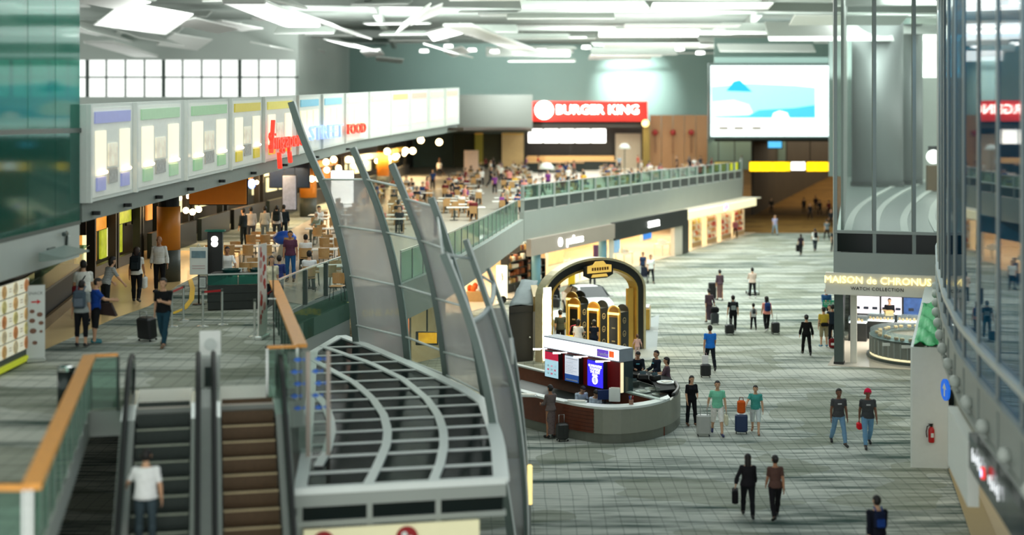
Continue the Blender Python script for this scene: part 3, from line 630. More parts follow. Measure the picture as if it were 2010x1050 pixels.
# far food court parapet along the shop street: dark panels in a frame with glass above
pp = [(.55, 81), (10.1, 104), (20.5, 128), (24.2, 150)]
par = thing('parapet_railing', 'long parapet of dark panels with green glass above the shop street', 'railing', (.55, 81, 4.75))
for a, c in zip(pp, pp[1:]):
    a = Vector((*a, 0)); c = Vector((*c, 0)); n = round((c - a).length / 2.4); Z = Vector((0, 0, 1))
    for k in range(n):
        p = a.lerp(c, k / n); q = a.lerp(c, (k + 1) / n); d = (q - p).normalized() * .3
        b = MB(); b.slab([p + d + Z * 4.8, q - d * .2 + Z * 4.8, q - d * .2 + Z * 5.43, p + d + Z * 5.43], .1); b.build('panel', mat('dark_panel', (58, 68, 66), .4), par, world=True)
        b = MB(); b.bar(p + d * .4 + Z * 4.75, p + d * .4 + Z * 6.2, .22, .16); b.build('post', M_grey, par, world=True)
        b = MB(); b.slab([p + Z * 5.52, q + Z * 5.52, q + Z * 6.2, p + Z * 6.2], .02); b.build('pane', M_rail, par, world=True)
    b = MB(); b.bar(a + Z * 5.46, c + Z * 5.46, .2, .12); b.build('rail', M_lgrey, par, world=True)
    b = MB(); b.bar(a + Z * 6.24, c + Z * 6.24, .09, .06); b.build('handrail', M_steel, par, world=True)
# ================================================================ RIGHT SIDE: watch shop block, hoarding, curtain wall
O_ = Vector((13.15, 58.3, 0))
def rp(a, d, z=0): q = O_ + RX * a + RY * d; return Vector((q.x, q.y, z))      # a along the front, d into the shop
b = MB(); b.slab([rp(-.2, -.35), rp(8, -.35), rp(8, 11), rp(-.3, 11)], .03); struct(b.build('floor', M_tile, xf=Matrix.Translation((0, 0, .015))))
b = MB(); b.slab([rp(-.3, -.15, 2.9), rp(7, -.15, 2.9), rp(7, -.15, 3.78), rp(-.3, -.15, 3.78)], .3); struct(b.build('trim_9', M_offw))
b = MB(); b.slab([rp(0, 0, 3.78), rp(7, 0, 3.78), rp(7, 0, 4.6), rp(0, 0, 4.6)], .2); struct(b.build('trim_10', M_grey))
b = MB(); b.slab([rp(0, 0, 2.95), rp(7, 0, 2.95), rp(7, 10, 2.95), rp(-.2, 10, 2.95)], .1); struct(b.build('ceiling', M_white))
cl = thing('shop_column', 'dark grey square column at the corner of the watch shop', 'column', rp(.2, .2), math.atan2(-.3244, .9459))
b = MB(); b.box((0, 0, 1.45), (.36, .5, 2.9)); b.build('shaft', M_dgrey, cl); b = MB(); b.box((0, 0, .06), (.4, .54, .12)); b.build('plinth', M_black, cl); b = MB(); b.box((.55, .3, 1.45), (.25, .25, 2.9)); struct(b.build('trim_11', M_offw, M=TR(rp(.2, .2), math.atan2(-.3244, .9459))))
ss = thing('shop_sign', 'lit cream letters and small black lettering over the watch shop', 'sign', rp(2.2, -.32, 2.9))
M_slet = mat('cream_letter', (255, 236, 160), .4, emit=1.5, var=.03)
txt('sign_letters', 'MAISON de CHRONUS', .41, FM(rp(1.75, -.33, 3.5), RX, (0, 0, 1)), M_slet, ss, .03, spacing=1.02)
txt('small_letters', 'WATCH COLLECTION', .19, FM(rp(1.75, -.32, 3.17), RX, (0, 0, 1)), M_black, ss, .01, spacing=1.1)
b = MB(); b.slab([rp(3.65, -.33, 3.1), rp(3.95, -.33, 3.1), rp(3.95, -.33, 3.32), rp(3.65, -.33, 3.32)], .04); b.build('sign_box', M_black, ss, world=True)
b = MB(); M = FM(rp(3.8, -.36, 3.2), RX, (0, 0, 1)); b.lathe([(0, 0), (.07, 0), (.07, .02), (0, .02)], 14, M=M); b.build('sign_disc', M_glow, ss, world=True)
# back wall with watch screens, display cases, oval counter
b = MB(); b.slab([rp(-.3, 9.2, 0), rp(9, 9.2, 0), rp(9, 9.2, 2.95), rp(-.3, 9.2, 2.95)], .2); struct(b.build('wall_3', M_black))
for k, (a0, a1, m, lab) in enumerate(((-.1, 1.1, mat('pink_screen', (246, 226, 232), .4, emit=1.1, var=.3, scale=1.6), 'left of the shop assistant'), (1.2, 2.1, mat('pink_screen2', (250, 224, 236), .4, emit=1.1, var=.25, scale=2), 'right of the shop assistant'), (2.2, 4.2, mat('blue_screen', (40, 70, 120), .4, emit=.6, var=.8, scale=3), 'in dark blue'))):
    d = thing('wall_screen', f'lit watch poster screen on the shop back wall {lab}', 'screen', rp((a0 + a1) / 2, 9.05, .95), 0, 'poster screens in the watch shop')
    b = MB(); b.slab([rp(a0, 9.05, .95), rp(a1, 9.05, .95), rp(a1, 9.05, 1.75), rp(a0, 9.05, 1.75)], .06); b.build('screen', m, d, world=True)
    b = MB()
    for q in range(3): 
        x = a0 + (a1 - a0) * (q + .5) / 3; b.slab([rp(x - .12, 9.0, 1.15), rp(x + .12, 9.0, 1.15), rp(x + .12, 9.0, 1.28), rp(x - .12, 9.0, 1.28)], .02)
    b.build('watch_print', mat('dark_print', (30, 40, 60), .4, var=.6, scale=8), d, world=True)['kind'] = 'stuff'
M_goods = mat('tiny_goods', (190, 150, 90), .3, .3, var=.7, scale=14); M_gtop = glass('case_glass', (220, 235, 235), .12, (200, 210, 215), .15)
for k, (a, w_, d_, lab) in enumerate(((.35, .8, 6.7, 'nearest the grey column'), (1.3, 1.2, 7.6, 'below the left poster screen'), (2.75, 1.5, 7.6, 'below the right poster screen'))):
    t = thing('display_case', f'black watch display case with lit glass top {lab}', 'case', rp(a, d_), math.atan2(-.3244, .9459), 'black cases in the watch shop')
    b = MB(); b.box((0, 0, .42), (w_, .7, .84), bev=.02); b.build('base', M_black, t); b = MB(); b.box((0, 0, 1.0), (w_, .7, .3), bev=.04); b.build('glass_top', M_gtop, t)
    b = MB(); b.box((0, 0, .855), (w_ * .95, .62, .02)); b.build('lit_tray', M_glow, t)
    for q in range(int(w_ * 6)):
        b = MB(); b.lathe([(0, 0), (.05, 0), (.06, .1), (.03, .14), (0, .14)], 8, (-w_ / 2 + .1 + q * .16, .1 * (-1) ** q, .87)); b.build('watch_stand', M_goods, t)
oc = thing('oval_counter', 'round ribbed grey display counter with glass top in the watch shop', 'counter', rp(3.6, 3.0, .03))
def oval(rx, ry, n=40): return [(3.3 + rx * math.cos(2 * math.pi * k / n), 3.0 + ry * math.sin(2 * math.pi * k / n)) for k in range(n)]
def ovring(rx, ry, z0, z1, rx2, ry2, m, nm, n=40):
    b = MB(); o = oval(rx, ry, n); i = oval(rx2, ry2, n); vs = []
    for k in range(n): vs += [rp(*o[k], z0), rp(*o[k], z1), rp(*i[k], z1), rp(*i[k], z0)]
    fs = []
    for k in range(n): 
        j = (k + 1) % n
        for q in range(4): fs.append((4 * k + q, 4 * k + (q + 1) % 4, 4 * j + (q + 1) % 4, 4 * j + q))
    b.add(vs, fs); return b.build(nm, m, oc, world=True)
ovring(2.25, 2.6, .03, .14, 1.5, 1.9, M_dgrey, 'plinth'); ovring(2.12, 2.45, .14, .22, 1.5, 1.9, M_cream, 'light_strip')
ovring(2.1, 2.42, .22, .86, 1.5, 1.9, mat('ribbed_grey', (116, 122, 116), .5, var=.1), 'body')
ovring(2.14, 2.46, .86, .94, 1.45, 1.85, M_dgrey, 'band'); ovring(2.1, 2.42, .94, 1.16, 1.5, 1.9, M_gtop, 'glass_top')
for k in range(46):
    q = 2 * math.pi * k / 46; p0 = rp(3.3 + 2.11 * math.cos(q), 3 + 2.43 * math.sin(q), .22); b = MB(); b.bar(p0, p0 + Vector((0, 0, .64)), .05, .05); b.build('rib', M_grey, oc, world=True)
for k in range(34):
    q = 2 * math.pi * (k + .5) / 34; p0 = rp(3.3 + (1.72 + .1 * (k % 2)) * math.cos(q), 3 + 2.15 * math.sin(q), .945); b = MB(); b.box(p0 + Vector((0, 0, .06)), (.16, .16, .12), bev=.02); b.build('goods_tray', M_goods, oc, world=True)
for k, q in enumerate((4.1, 4.5)): p0 = rp(3.3 + 2.15 * math.cos(q), 3 + 2.48 * math.sin(q), .78); b = MB(); b.box(p0, (.42, .05, .12), Matrix.Identity(4)); b.build('price_label', M_white, oc, world=True)
cp = thing('counter_poster', 'lit poster box with an amber picture standing on the oval counter', 'poster', rp(3.75, 1.0, 1.16), math.atan2(-.3244, .9459))
b = MB(); b.box((0, 0, .38), (.95, .2, .75), bev=.02); b.build('frame', M_black, cp); b = MB(); b.box((0, -.11, .4), (.78, .02, .6)); b.build('picture', mat('amber_picture', (240, 190, 110), .4, emit=.9, var=.7, scale=4), cp)
area(tuple(rp(3.6, 4.5, 2.85)), (0, 0, 0), 4, 5, 520, (1, .95, .88))
# glass storey above the shop
up = thing('window_4', None, None, rp(0, 0, 4.6), kind='structure')
for k in range(4):
    a = .05 + k * 1.55
    b = MB(); b.bar(rp(a, .02, 4.6), rp(a, .02, 19), .14, .16); b.build('mullion', M_grey, up, world=True)
    if k < 3 or True:
        b = MB(); b.slab([rp(a + .07, 0, 5.5), rp(a + 1.48, 0, 5.5), rp(a + 1.48, 0, 18.9), rp(a + .07, 0, 18.9)], .03); b.build('pane', M_clear, up, world=True)
        b = MB(); b.slab([rp(a + .07, 0, 4.62), rp(a + 1.48, 0, 4.62), rp(a + 1.48, 0, 5.38), rp(a + .07, 0, 5.38)], .05); b.build('dark_pane', M_canopy, up, world=True)
b = MB(); b.bar(rp(0, -.02, 5.44), rp(6.5, -.02, 5.44), .12, .12); b.build('transom', M_grey, up, world=True)
FZ = 5.0
b = MB(); b.slab([rp(0, .3), rp(8, .3), (36, 126, 0), (29.5, 126, 0)], .3); struct(b.build('floor', mat('added_upper_floor', (138, 150, 146), .35, var=.06), xf=Matrix.Translation((0, 0, FZ - .15))))  # added floor behind the glass, carries the arcs drawn for a reflection
b = MB(); b.slab([(28, 126, FZ), (60, 126, FZ), (60, 126, 19), (28, 126, 19)], .3); struct(b.build('wall_4', mat('inner_grey_wall', (120, 138, 134), .5, var=.12, scale=.2)))
b = MB(); b.slab([(33, 118, FZ), (37, 118, FZ), (37, 118, 19), (33, 118, 19)], .2); struct(b.build('wall_5', M_white))
b = MB(); b.slab([O_ + Vector((.4, .25, 0)), Vector((29.6, 126, 0)), Vector((29.6, 126, 19)), O_ + Vector((.4, .25, 19))], .1); struct(b.build('wall_right', M_grey))
for k, arc in enumerate(([(1664, 455), (1668, 430), (1685, 405), (1715, 385), (1760, 362), (1800, 340)], [(1718, 455), (1720, 425), (1735, 400), (1765, 380), (1800, 362), (1830, 345)], [(1776, 455), (1772, 430), (1785, 405), (1815, 380), (1842, 365)], [(1842, 455), (1828, 430), (1832, 405), (1846, 388)])):  # white arcs modelled in place of the canopy's reflection in the glass
    b = MB(); b.tube(smooth([G(x, y, FZ + .03) for (x, y) in arc], 24), .17, sec=[(-1, -.15), (1, -.15), (1, .15), (-1, .15)], sm=False, up=(0, 0, 1)); struct(b.build('trim_%d' % (12 + k), mat('reflected_arc_white', (226, 232, 226), .4, var=.03)))
for k in range(2):
    sh = thing('steel_shaft', ('wide' if k == 0 else 'slim') + ' round steel clad shaft behind the glass over the watch shop', 'column', AT(1722 + k * 66, 400, 108 + k * 3) * 1.0)
    sh.location.z = FZ; RM[sh.name] = TR(sh.location)
    b = MB(); r = 1.9 if k == 0 else .9
    b.lathe([(0, 0), (r, 0), (r, 12.4), (0, 12.4)], 40, sm=False); b.s = [True] * len(b.s); b.build('cladding', mat('shaft_cladding', (172, 178, 178), .5, .5, var=.04), sh); b = MB(); b.lathe([(0, 0), (r * 1.04, 0), (r * 1.04, .3), (0, .3)], 40); b.build('base_ring', M_dgrey, sh)
gl_ = thing('standing_lamp', 'small round white lamp on a wood stand far behind the upper glass', 'lamp', AT(1832, 300, 100) - Vector((0, 0, 0)))
gl_.location.z = FZ; RM[gl_.name] = TR(gl_.location)
b = MB(); b.box((0, 0, .9), (.9, .5, 1.8)); b.build('stand', mat('brown_stand', (120, 96, 60), .5), gl_); b = MB(); b.ell((0, 0, 2.4), (.5, .5, .5)); b.build('globe', M_glow, gl_); b = MB(); b.box((.1, .2, 2.7), (.8, .1, .9)); b.build('back_plate', M_black, gl_)

# white hoarding with green sheet
ho = thing('hoarding', 'tall white boarded hoarding with fire point beside the curtain wall', 'hoarding', (11.9, 41, 0))
fl, fr = G(1790, 917), G(1859, 919); bl = Vector((16.1, 55.5, 0)); br = Vector((17.2, 55.0, 0)); HZ = 3.46; Z = Vector((0, 0, 1))
b = MB(); b.slab([fl, fr, fr + Z * HZ, fl + Z * HZ], .08); b.build('front_board', M_white, ho, world=True)
b = MB(); b.slab([bl, fl, fl + Z * HZ, bl + Z * HZ], .08); b.build('side_board', M_white, ho, world=True)
b = MB(); b.slab([fr, br, br + Z * HZ, fr + Z * HZ], .08); b.build('side_board', M_white, ho, world=True)
b = MB(); e = .66; b.slab([fl.lerp(bl, e) + Z * HZ, fr.lerp(br, e) + Z * HZ, br + Z * HZ, bl + Z * HZ], .1); b.build('lid', M_white, ho, world=True)
b = MB(); N1, N2 = 26, 10; rn = random.Random(5)
for i in range(N1 + 1):
    for j in range(N2 + 1):
        p = fl.lerp(bl, i / N1 * e).lerp(fr.lerp(br, i / N1 * e), .05 + .9 * j / N2) + Z * (HZ + .03 + .11 * math.sin(i * .9 + j * .8) * math.sin(j * .55) + rn.uniform(0, .06)); b.v.append(p)
for i in range(N1):
    for j in range(N2): b.f.append([i * (N2 + 1) + j, i * (N2 + 1) + j + 1, (i + 1) * (N2 + 1) + j + 1, (i + 1) * (N2 + 1) + j]); b.m.append(0); b.s.append(True)
t = thing('green_sheet', 'crumpled green plastic sheet lying over the white hoarding top', 'sheet', fl + Z * HZ); o = b.build('sheet', M_green, t, world=True)
md = o.modifiers.new('solid', 'SOLIDIFY'); md.thickness = .012
ex = thing('fire_extinguisher', 'red fire extinguisher hung on the white hoarding front', 'extinguisher', G(1825, 917) + Vector((.0, -.16, .75)))
b = MB(); b.lathe([(0, 0), (.075, 0), (.085, .03), (.085, .36), (.05, .43), (.03, .45), (0, .45)], 14, sm=True); b.build('cylinder', M_red, ex)
b = MB(); b.box((0, 0, .49), (.06, .05, .07)); b.box((-.03, -.02, .53), (.14, .03, .02)); b.build('valve', M_black, ex)
b = MB(); b.tube([(-.03, 0, .5), (-.12, 0, .46), (-.15, 0, .3), (-.13, 0, .15)], .014, 6); b.build('hose', M_rubber, ex); b = MB(); b.box((0, .1, .25), (.1, .06, .2)); b.build('bracket', M_steel, ex); b = MB(); b.box((0, -.088, .22), (.08, .01, .12)); b.build('label_panel', M_white, ex)
# curtain wall
K = smooth([Vector(p + (0,)) for p in ((7.55, 17), (8.1, 21), (8.72, 24.3), (9.35, 28.1), (10.1, 32), (11.4, 37.4), (13.2, 44), (15.4, 51.5), (17.4, 57.3))], 200)
cum = [0]
for a, c in zip(K, K[1:]): cum.append(cum[-1] + (c - a).length)
def kp(s, z, off=0):
    x = float(np.interp(s, cum, [p.x for p in K])); y = float(np.interp(s, cum, [p.y for p in K])); s2 = min(s + .3, cum[-1]); s1 = s2 - .6
    d = Vector((float(np.interp(s2, cum, [p.x for p in K]) - np.interp(s1, cum, [p.x for p in K])), float(np.interp(s2, cum, [p.y for p in K]) - np.interp(s1, cum, [p.y for p in K])), 0)).normalized()
    return Vector((x, y, z)) + Vector((-d.y, d.x, 0)) * off          # off > 0 towards the hall
cw = thing('window_5', None, None, kp(cum[-1] / 2, 3.75), kind='structure'); NB = 17; ds = cum[-1] / NB
for k in range(NB):
    s0, s1 = k * ds, (k + 1) * ds; e_ = .05
    for (z0, z1, m, nm) in ((3.78, 4.68, M_grey, 'spandrel'), (4.74, 5.36, M_blueg, 'pane'), (5.44, 18.9, M_blueg, 'pane')):
        b = MB(); b.slab([kp(s0 + e_, z0), kp(s1 - e_, z0), kp(s1 - e_, z1), kp(s0 + e_, z1)], .04); b.build(nm, m, cw, world=True)
    b = MB(); b.bar(kp(s0, 3.7, .03), kp(s0, 19, .03), .06, .05, up=(0, 1, 0)); b.build('mullion', M_grey, cw, world=True)
    if k > 1:
        gs = thing('globe_lamp', f'{ORD[k - 2]} round white globe lamp from the near end of the curtain wall spandrel', 'lamp', kp(s0 + ds / 2, 4.0, .12), 0, 'globe lamps along the curtain wall')
        b = MB(); b.ell((0, 0, .0), (.13, .13, .15)); b.build('globe', M_lgrey, gs); b = MB(); b.tube([(.0, 0, -.12), (.06, -.03, -.22), (.1, -.04, -.24)], .05, 8); b.build('bracket', M_grey, gs)
for z in (3.72, 4.71, 5.4):
    b = MB(); b.tube([kp(i * cum[-1] / 60, z, .06) for i in range(61)], .06, sec=[(-1, -1), (1, -1), (1, 1), (-1, 1)], sm=False, up=(0, 0, 1)); b.build('transom', M_lgrey if z == 5.4 else M_grey, cw, world=True)
b = MB(); b.tube([kp(i * cum[-1] / 40, 9.5, -3.4) for i in range(41)], .2, sec=[(-.2, -29), (.2, -29), (.2, 48), (-.2, 48)], sm=False, up=(0, 0, 1)); struct(b.build('wall_6', mat('dark_blue_wall', (20, 110, 136), .5, var=.4, scale=.3)))
b = MB(); b.ribbon([tuple(kp(i * cum[-1] / 30, 0, -1.75))[:2] for i in range(31)], MZ - .3, MZ - .02, 3.2); struct(b.build('floor', mat('inner_floor', (70, 90, 94), .3)))
# lower fascia: white stretch then black stretch with silver lettering
def sof(px): # curve length at which the hall-side face meets a photo column
    return min((abs(CX + F * kp(s, 3.4, .25).x / kp(s, 3.4, .25).y - px), s) for s in np.linspace(0, cum[-1], 400))[1]
sA, sB, sC = 0, sof(1905), sof(1866)
b = MB(); b.ribbon([tuple(kp(sA + (sB - sA) * i / 16, 0, .12))[:2] for i in range(17)], 3.05, 3.74, .34); struct(b.build('trim_16', mat('gloss_black_fascia', (26, 36, 38), .15, var=.1)))
b = MB(); b.ribbon([tuple(kp(sB + (sC - sB) * i / 8, 0, .2))[:2] for i in range(9)], 2.25, 3.55, .22); struct(b.build('trim_17', M_white))
fs_ = thing('fascia_lettering', 'row of lit silver script strokes with a red and blue emblem on the black fascia', 'sign', kp(sB - 3.5, 3.46, .33))
sg0, sg1 = sof(1972), sof(1916)
for k in range(13):
    s = sg1 + (sg0 - sg1) * (k + .5) / 13; p = kp(s, 3.48, .33)
    if k == 6:
        dd = kp(s + .2, 3.48, .33) - kp(s - .2, 3.48, .33); b = MB(); b.lathe([(0, 0), (.12, 0), (.12, .06), (0, .06)], 16, M=FM(p, -dd, (0, 0, 1))); b.build('emblem', mat('red_glow', (235, 60, 60), .4, emit=.7), fs_, world=True)
        b = MB(); b.lathe([(0, .061), (.07, .061), (.07, .075), (0, .075)], 16, M=FM(p, -dd, (0, 0, 1))); b.build('emblem_centre', mat('pale_blue_glow', (190, 210, 255), .4, emit=1.6), fs_, world=True); continue
    if k in (5, 7): continue
    h = .075 + .05 * ((k * 7) % 3 == 0); q = kp(s + .1, 3.48, .33)
    b = MB(); b.tube(smooth([p + Z * -h, p.lerp(q, .6) + Z * -h * .6, p + Z * .02, p.lerp(q, .9) + Z * h * .5, p + Z * h], 10), .011, 6); b.build('letter_stroke', mat('silver_glow', (236, 240, 244), .3, emit=.9), fs_, world=True)
bs = thing('round_sign', 'round blue enamel sign with a white arrow on the white fascia edge', 'sign', AT(1856, 765, 39.9))
b = MB(); Mx = Matrix.Rotation(R(-86), 4, 'Z') @ Matrix.Rotation(R(90), 4, 'X'); b.lathe([(0, -.03), (.3, -.03), (.3, .03), (0, .03)], 24, M=Mx); b.build('disc', mat('blue_sign', (20, 110, 235), .4, emit=.35, var=.04), bs)
b = MB(); b.add([Mx @ Vector(v) for v in ((-.05, -.18, .035), (.05, -.18, .035), (.05, .02, .035), (.15, .02, .035), (0, .2, .035), (-.15, .02, .035), (-.05, .02, .035))], [(0, 1, 2, 3, 4, 5, 6)]); b.build('arrow', M_white, bs)
b = MB(); b.bar((.02, .02, 0), (.35, .3, .0), .05, .05); b.build('arm', M_steel, bs)
# ground-floor recess under the curtain wall
b = MB(); b.slab([(12.7, 40.9, 0), (24, 40.9, 0), (24, 40.9, 3.55), (12.7, 40.9, 3.55)], .2); struct(b.build('wall_7', mat('olive_grey_wall', (138, 144, 132), .5, var=.05)))
b = MB(); b.slab([(12.5, 40.8, 0), (24, 40.8, 0), (24, 12, 0), (5.8, 12, 0), (11.05, 34.4, 0)], .03); struct(b.build('floor', mat('sand_tile', (196, 180, 148), .3, var=.06, scale=.6), xf=Matrix.Translation((0, 0, .015))))
b = MB(); b.slab([(12.45, 40.7, 0), (13.0, 40.7, 0), (11.65, 34.4, 0), (6.4, 12, 0), (5.8, 12, 0), (11.05, 34.4, 0)], .02); struct(b.build('floor', mat('brown_strip', (170, 152, 112), .4, var=.06), xf=Matrix.Translation((0, 0, .04))))
b = MB(); b.ribbon([tuple(kp(i * 26 / 20, 0, -3.4))[:2] for i in range(21)], 0, 3.7, .2); struct(b.build('wall_8', mat('recess_wall', (120, 124, 112), .5, var=.08)))
b = MB(); b.ribbon([tuple(kp(i * cum[-1] / 30, 0, -1.7))[:2] for i in range(31)], 3.6, 3.7, 3.4); struct(b.build('ceiling', M_offw))
co_ = thing('shop_column', 'dark grey square column under the black fascia at the right edge', 'column', kp(sof(1966), 0, -.2)); 
b = MB(); b.box((0, 0, 1.8), (.42, .42, 3.6)); b.build('shaft', M_dgrey, co_); b = MB(); b.box((0, 0, .06), (.48, .48, .12)); b.build('plinth', M_black, co_)
area((15, 36, 3.5), (0, 0, 0), 3, 10, 160, (1, .93, .8))
for s_ in (6, 16, 27, 38): area(tuple(kp(s_, 13.5, -1.7)), (0, 0, 0), 2.4, 6, 420, (.75, .95, 1))
area((27, 96, 18.2), (0, 0, 0), 6, 26, 1500, (.95, 1, .98))

# ---------------------------------------------------------------- big screen, yellow wayfinding signs, far corridor shell
b = MB(); b.slab([(20, 141, 8.2), (34, 141, 8.2), (34, 141, 19.2), (20, 141, 19.2)], .3); struct(b.build('wall_9', M_wallg))
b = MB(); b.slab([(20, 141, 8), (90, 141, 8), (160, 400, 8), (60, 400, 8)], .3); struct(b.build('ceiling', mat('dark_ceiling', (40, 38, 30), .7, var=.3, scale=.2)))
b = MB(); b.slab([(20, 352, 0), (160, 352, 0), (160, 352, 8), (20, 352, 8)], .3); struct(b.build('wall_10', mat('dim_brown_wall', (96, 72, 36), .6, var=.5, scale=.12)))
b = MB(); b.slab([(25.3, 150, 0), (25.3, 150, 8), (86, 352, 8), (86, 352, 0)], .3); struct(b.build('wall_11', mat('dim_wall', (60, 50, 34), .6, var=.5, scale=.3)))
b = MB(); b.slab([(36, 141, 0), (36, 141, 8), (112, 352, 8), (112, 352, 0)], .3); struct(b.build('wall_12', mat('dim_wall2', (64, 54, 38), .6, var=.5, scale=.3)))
sc_ = thing('video_wall', 'huge bright advertising screen with a blue seascape high above the corridor', 'screen', AT(1520, 268, 139.5))
def sq(name, x0, y0, x1, y1, m, Y=139.5, th=.1, par=sc_): b = MB(); b.slab([AT(x0, y1, Y), AT(x1, y1, Y), AT(x1, y0, Y), AT(x0, y0, Y)], th); return b.build(name, m, par, world=True)
sq('frame', 1390, 124, 1649, 273, M_dgrey, 139.8, .5); sq('screen', 1395, 129, 1645, 268, mat('screen_white', (226, 246, 246), .4, emit=1.15, var=.05, scale=.1), 139.5)
def poly(name, pts, m, Y, par=sc_): b = MB(); b.slab([AT(x, y, Y) for (x, y) in pts][::-1], .03); return b.build(name, m, par, world=True)
M_sky = mat('screen_sky', (140, 206, 230), .4, emit=.95, var=.05); M_sea = mat('screen_sea', (66, 170, 214), .4, emit=.9, var=.08); M_isl = mat('screen_island', (20, 150, 190), .4, emit=.8, var=.1)
poly('picture_sky', [(1396, 170), (1398, 230), (1600, 230), (1600, 172), (1560, 168), (1470, 164)], M_sky, 139.40)
poly('picture_island', [(1426, 178), (1440, 160), (1452, 157), (1464, 168), (1476, 180)], M_isl, 139.36)
poly('picture_cliff', [(1396, 200), (1396, 228), (1480, 226), (1470, 205), (1440, 196)], mat('screen_cliff', (206, 232, 226), .4, emit=.95), 139.34)
poly('picture_sea', [(1396, 231), (1600, 231), (1600, 206), (1560, 212), (1490, 216), (1470, 226)], M_sea, 139.33)
poly('picture_cloud', [(1515, 232), (1518, 222), (1530, 217), (1545, 221), (1550, 232)], mat('screen_cloud', (240, 250, 250), .4, emit=1.1), 139.30)
poly('caption_strip', [(1396, 262), (1642, 262), (1642, 246), (1396, 246)], mat('screen_caption', (240, 248, 244), .4, emit=1.1), 139.3)
for x in (1420, 1450, 1485): sq('caption_text', x - 9, 249, x + 9, 254, M_taupe, 139.26, .03)
mon = thing('hanging_monitor', 'small blue hanging monitor below the huge screen', 'monitor', AT(1521, 268, 146)); sq('screen', 1508, 268, 1534, 290, mat('monitor_blue', (90, 190, 240), .4, emit=1.0), 146, .2, mon); sq('casing', 1506, 266, 1536, 292, M_black, 146.3, .2, mon); b = MB(); b.bar(AT(1521, 268, 146.3), AT(1521, 240, 146.3), .1, .1); b.build('hanger', M_black, mon, world=True)
M_ybox = mat('yellow_sign_face', (250, 206, 20), .4, emit=1.4, var=.1)
for k, (x0, x1, bits, lab) in enumerate(((1470, 1552, [(1474, 1490), (1494, 1512), (1520, 1542)], 'long yellow wayfinding sign hanging over the left of the brown corridor'), (1582, 1645, [(1586, 1598), (1602, 1622)], 'shorter yellow wayfinding sign hanging over the right of the brown corridor'), (1402, 1450, [(1434, 1448)], 'dim yellow gate sign over the far food court parapet'))):
    Y = 150 if k < 2 else 142
    ws = thing('wayfinding_sign', lab, 'sign', AT((x0 + x1) / 2, 338, Y), 0, 'yellow hanging signs')
    sq('box', x0, 316, x1, 338, mat('sign_black', (60, 50, 10), .4), Y, .3, ws)
    sq('lit_strip', x0 + 1, 318, x1 - 1, 336, M_ybox if k < 2 else mat('dim_yellow', (190, 170, 80), .5, emit=.3), Y - .2, .05, ws)
    for (a, c) in bits: sq('pictogram', a, 319, c, 335, M_yglow, Y - .26, .04, ws)
    if k == 0: sq('white_arrow', 1553, 318, 1580, 334, M_glow, Y - .2, .06, ws)
    for x in (x0 + 8, x1 - 8): b = MB(); b.bar(AT(x, 316, Y), Vector((AT(x, 316, Y).x, Y, 8 if k < 2 else 9)), .08, .08); b.build('hanger', M_black, ws, world=True)
area((70, 250, 7.5), (0, 0, -.33), 36, 190, 22000, (1, .84, .58))

# ---------------------------------------------------------------- shops under the food court
SD = (SH1 - SH0).normalized(); SN = Vector((-SD.y, SD.x, 0)); SL = (SH1 - SH0).length
def sp(a, d, z=0): q = SH0 + SD * a + SN * d; return Vector((q.x, q.y, z))         # a along the street, d into the shop
def s_of(px, d=0):
    return min((abs(CX + F * sp(a, d).x / sp(a, d).y - px), a) for a in np.linspace(-6, SL + 6, 900))[1]
b = MB(); b.ribbon([tuple(sp(a, 8.5))[:2] for a in np.linspace(-8, SL + 2, 8)], 0, 3.0, .2); struct(b.build('wall_13', mat('warm_shop_wall', (236, 206, 160), .5, var=.12, scale=.5)))
b = MB(); b.slab([sp(-6, 0, 3.02), sp(SL + 2, 0, 3.02), sp(SL + 2, 8.6, 3.02), sp(-6, 8.6, 3.02)], .1); struct(b.build('ceiling', mat('shop_ceiling', (240, 226, 200), .6, var=.05)))
for k in range(7): area(tuple(sp(1 + k * 8.2, 4, 2.9)), (0, 0, math.atan2(SD.y, SD.x)), 6, 5, 360, (1, .85, .6))
# shop fascias
a1, a2, a3, a4 = s_of(1030), s_of(1196), s_of(1340), s_of(1458)
def fascia(a, c, z0, z1, m, nm, d=-.25, th=.3): b = MB(); b.slab([sp(a, d, z0), sp(c, d, z0), sp(c, d, z1), sp(a, d, z1)], th); return struct(b.build(nm, m))
fascia(a1, a2, 2.3, 3.25, M_taupe, 'trim_18'); fascia(a2, a3, 2.15, 3.3, M_black, 'trim_19'); fascia(a3, a4 + 3, 2.5, 3.1, M_cream, 'trim_20')
def ssign(label, px, s_, size, z, m, extra=None, w_=None):
    a = s_of(px, -.42); t = thing('shop_sign', label, 'sign', sp(a, -.42, z - .25)); txt('sign_letters', s_, size, FM(sp(a, -.43, z), SD, (0, 0, 1)), m, t, .05)
    if extra: extra(t, a)
    return t
def ball(t, a): b = MB(); b.lathe([(0, 0), (.26, 0), (.26, .08), (0, .08)], 16, M=FM(sp(a - 2.3, -.4, 2.78), SD, (0, 0, 1))); b.build('emblem', M_glow, t, world=True)
ssign('glowing cream lettering with a round emblem on the taupe shop fascia', 1128, 'perfumes', .7, 2.76, M_glow, ball)
ssign('glowing white lettering on the black shop fascia', 1283, 'SUMMER', .62, 2.72, M_glow)
ssign('purple and white lit panel at the far end of the shop row', 1425, 'gifts', .6, 2.95, mat('purple_glow', (190, 140, 255), .4, emit=1.6))
ssign('small glowing cream lettering on the grey food court edge', 968, 'food', .6, 3.4, M_cream)
b = MB(); b.bar(sp(a2 + .05, -.1, 0), sp(a2 + .05, -.1, 3), .3, .3); struct(b.build('trim_21', M_offw))
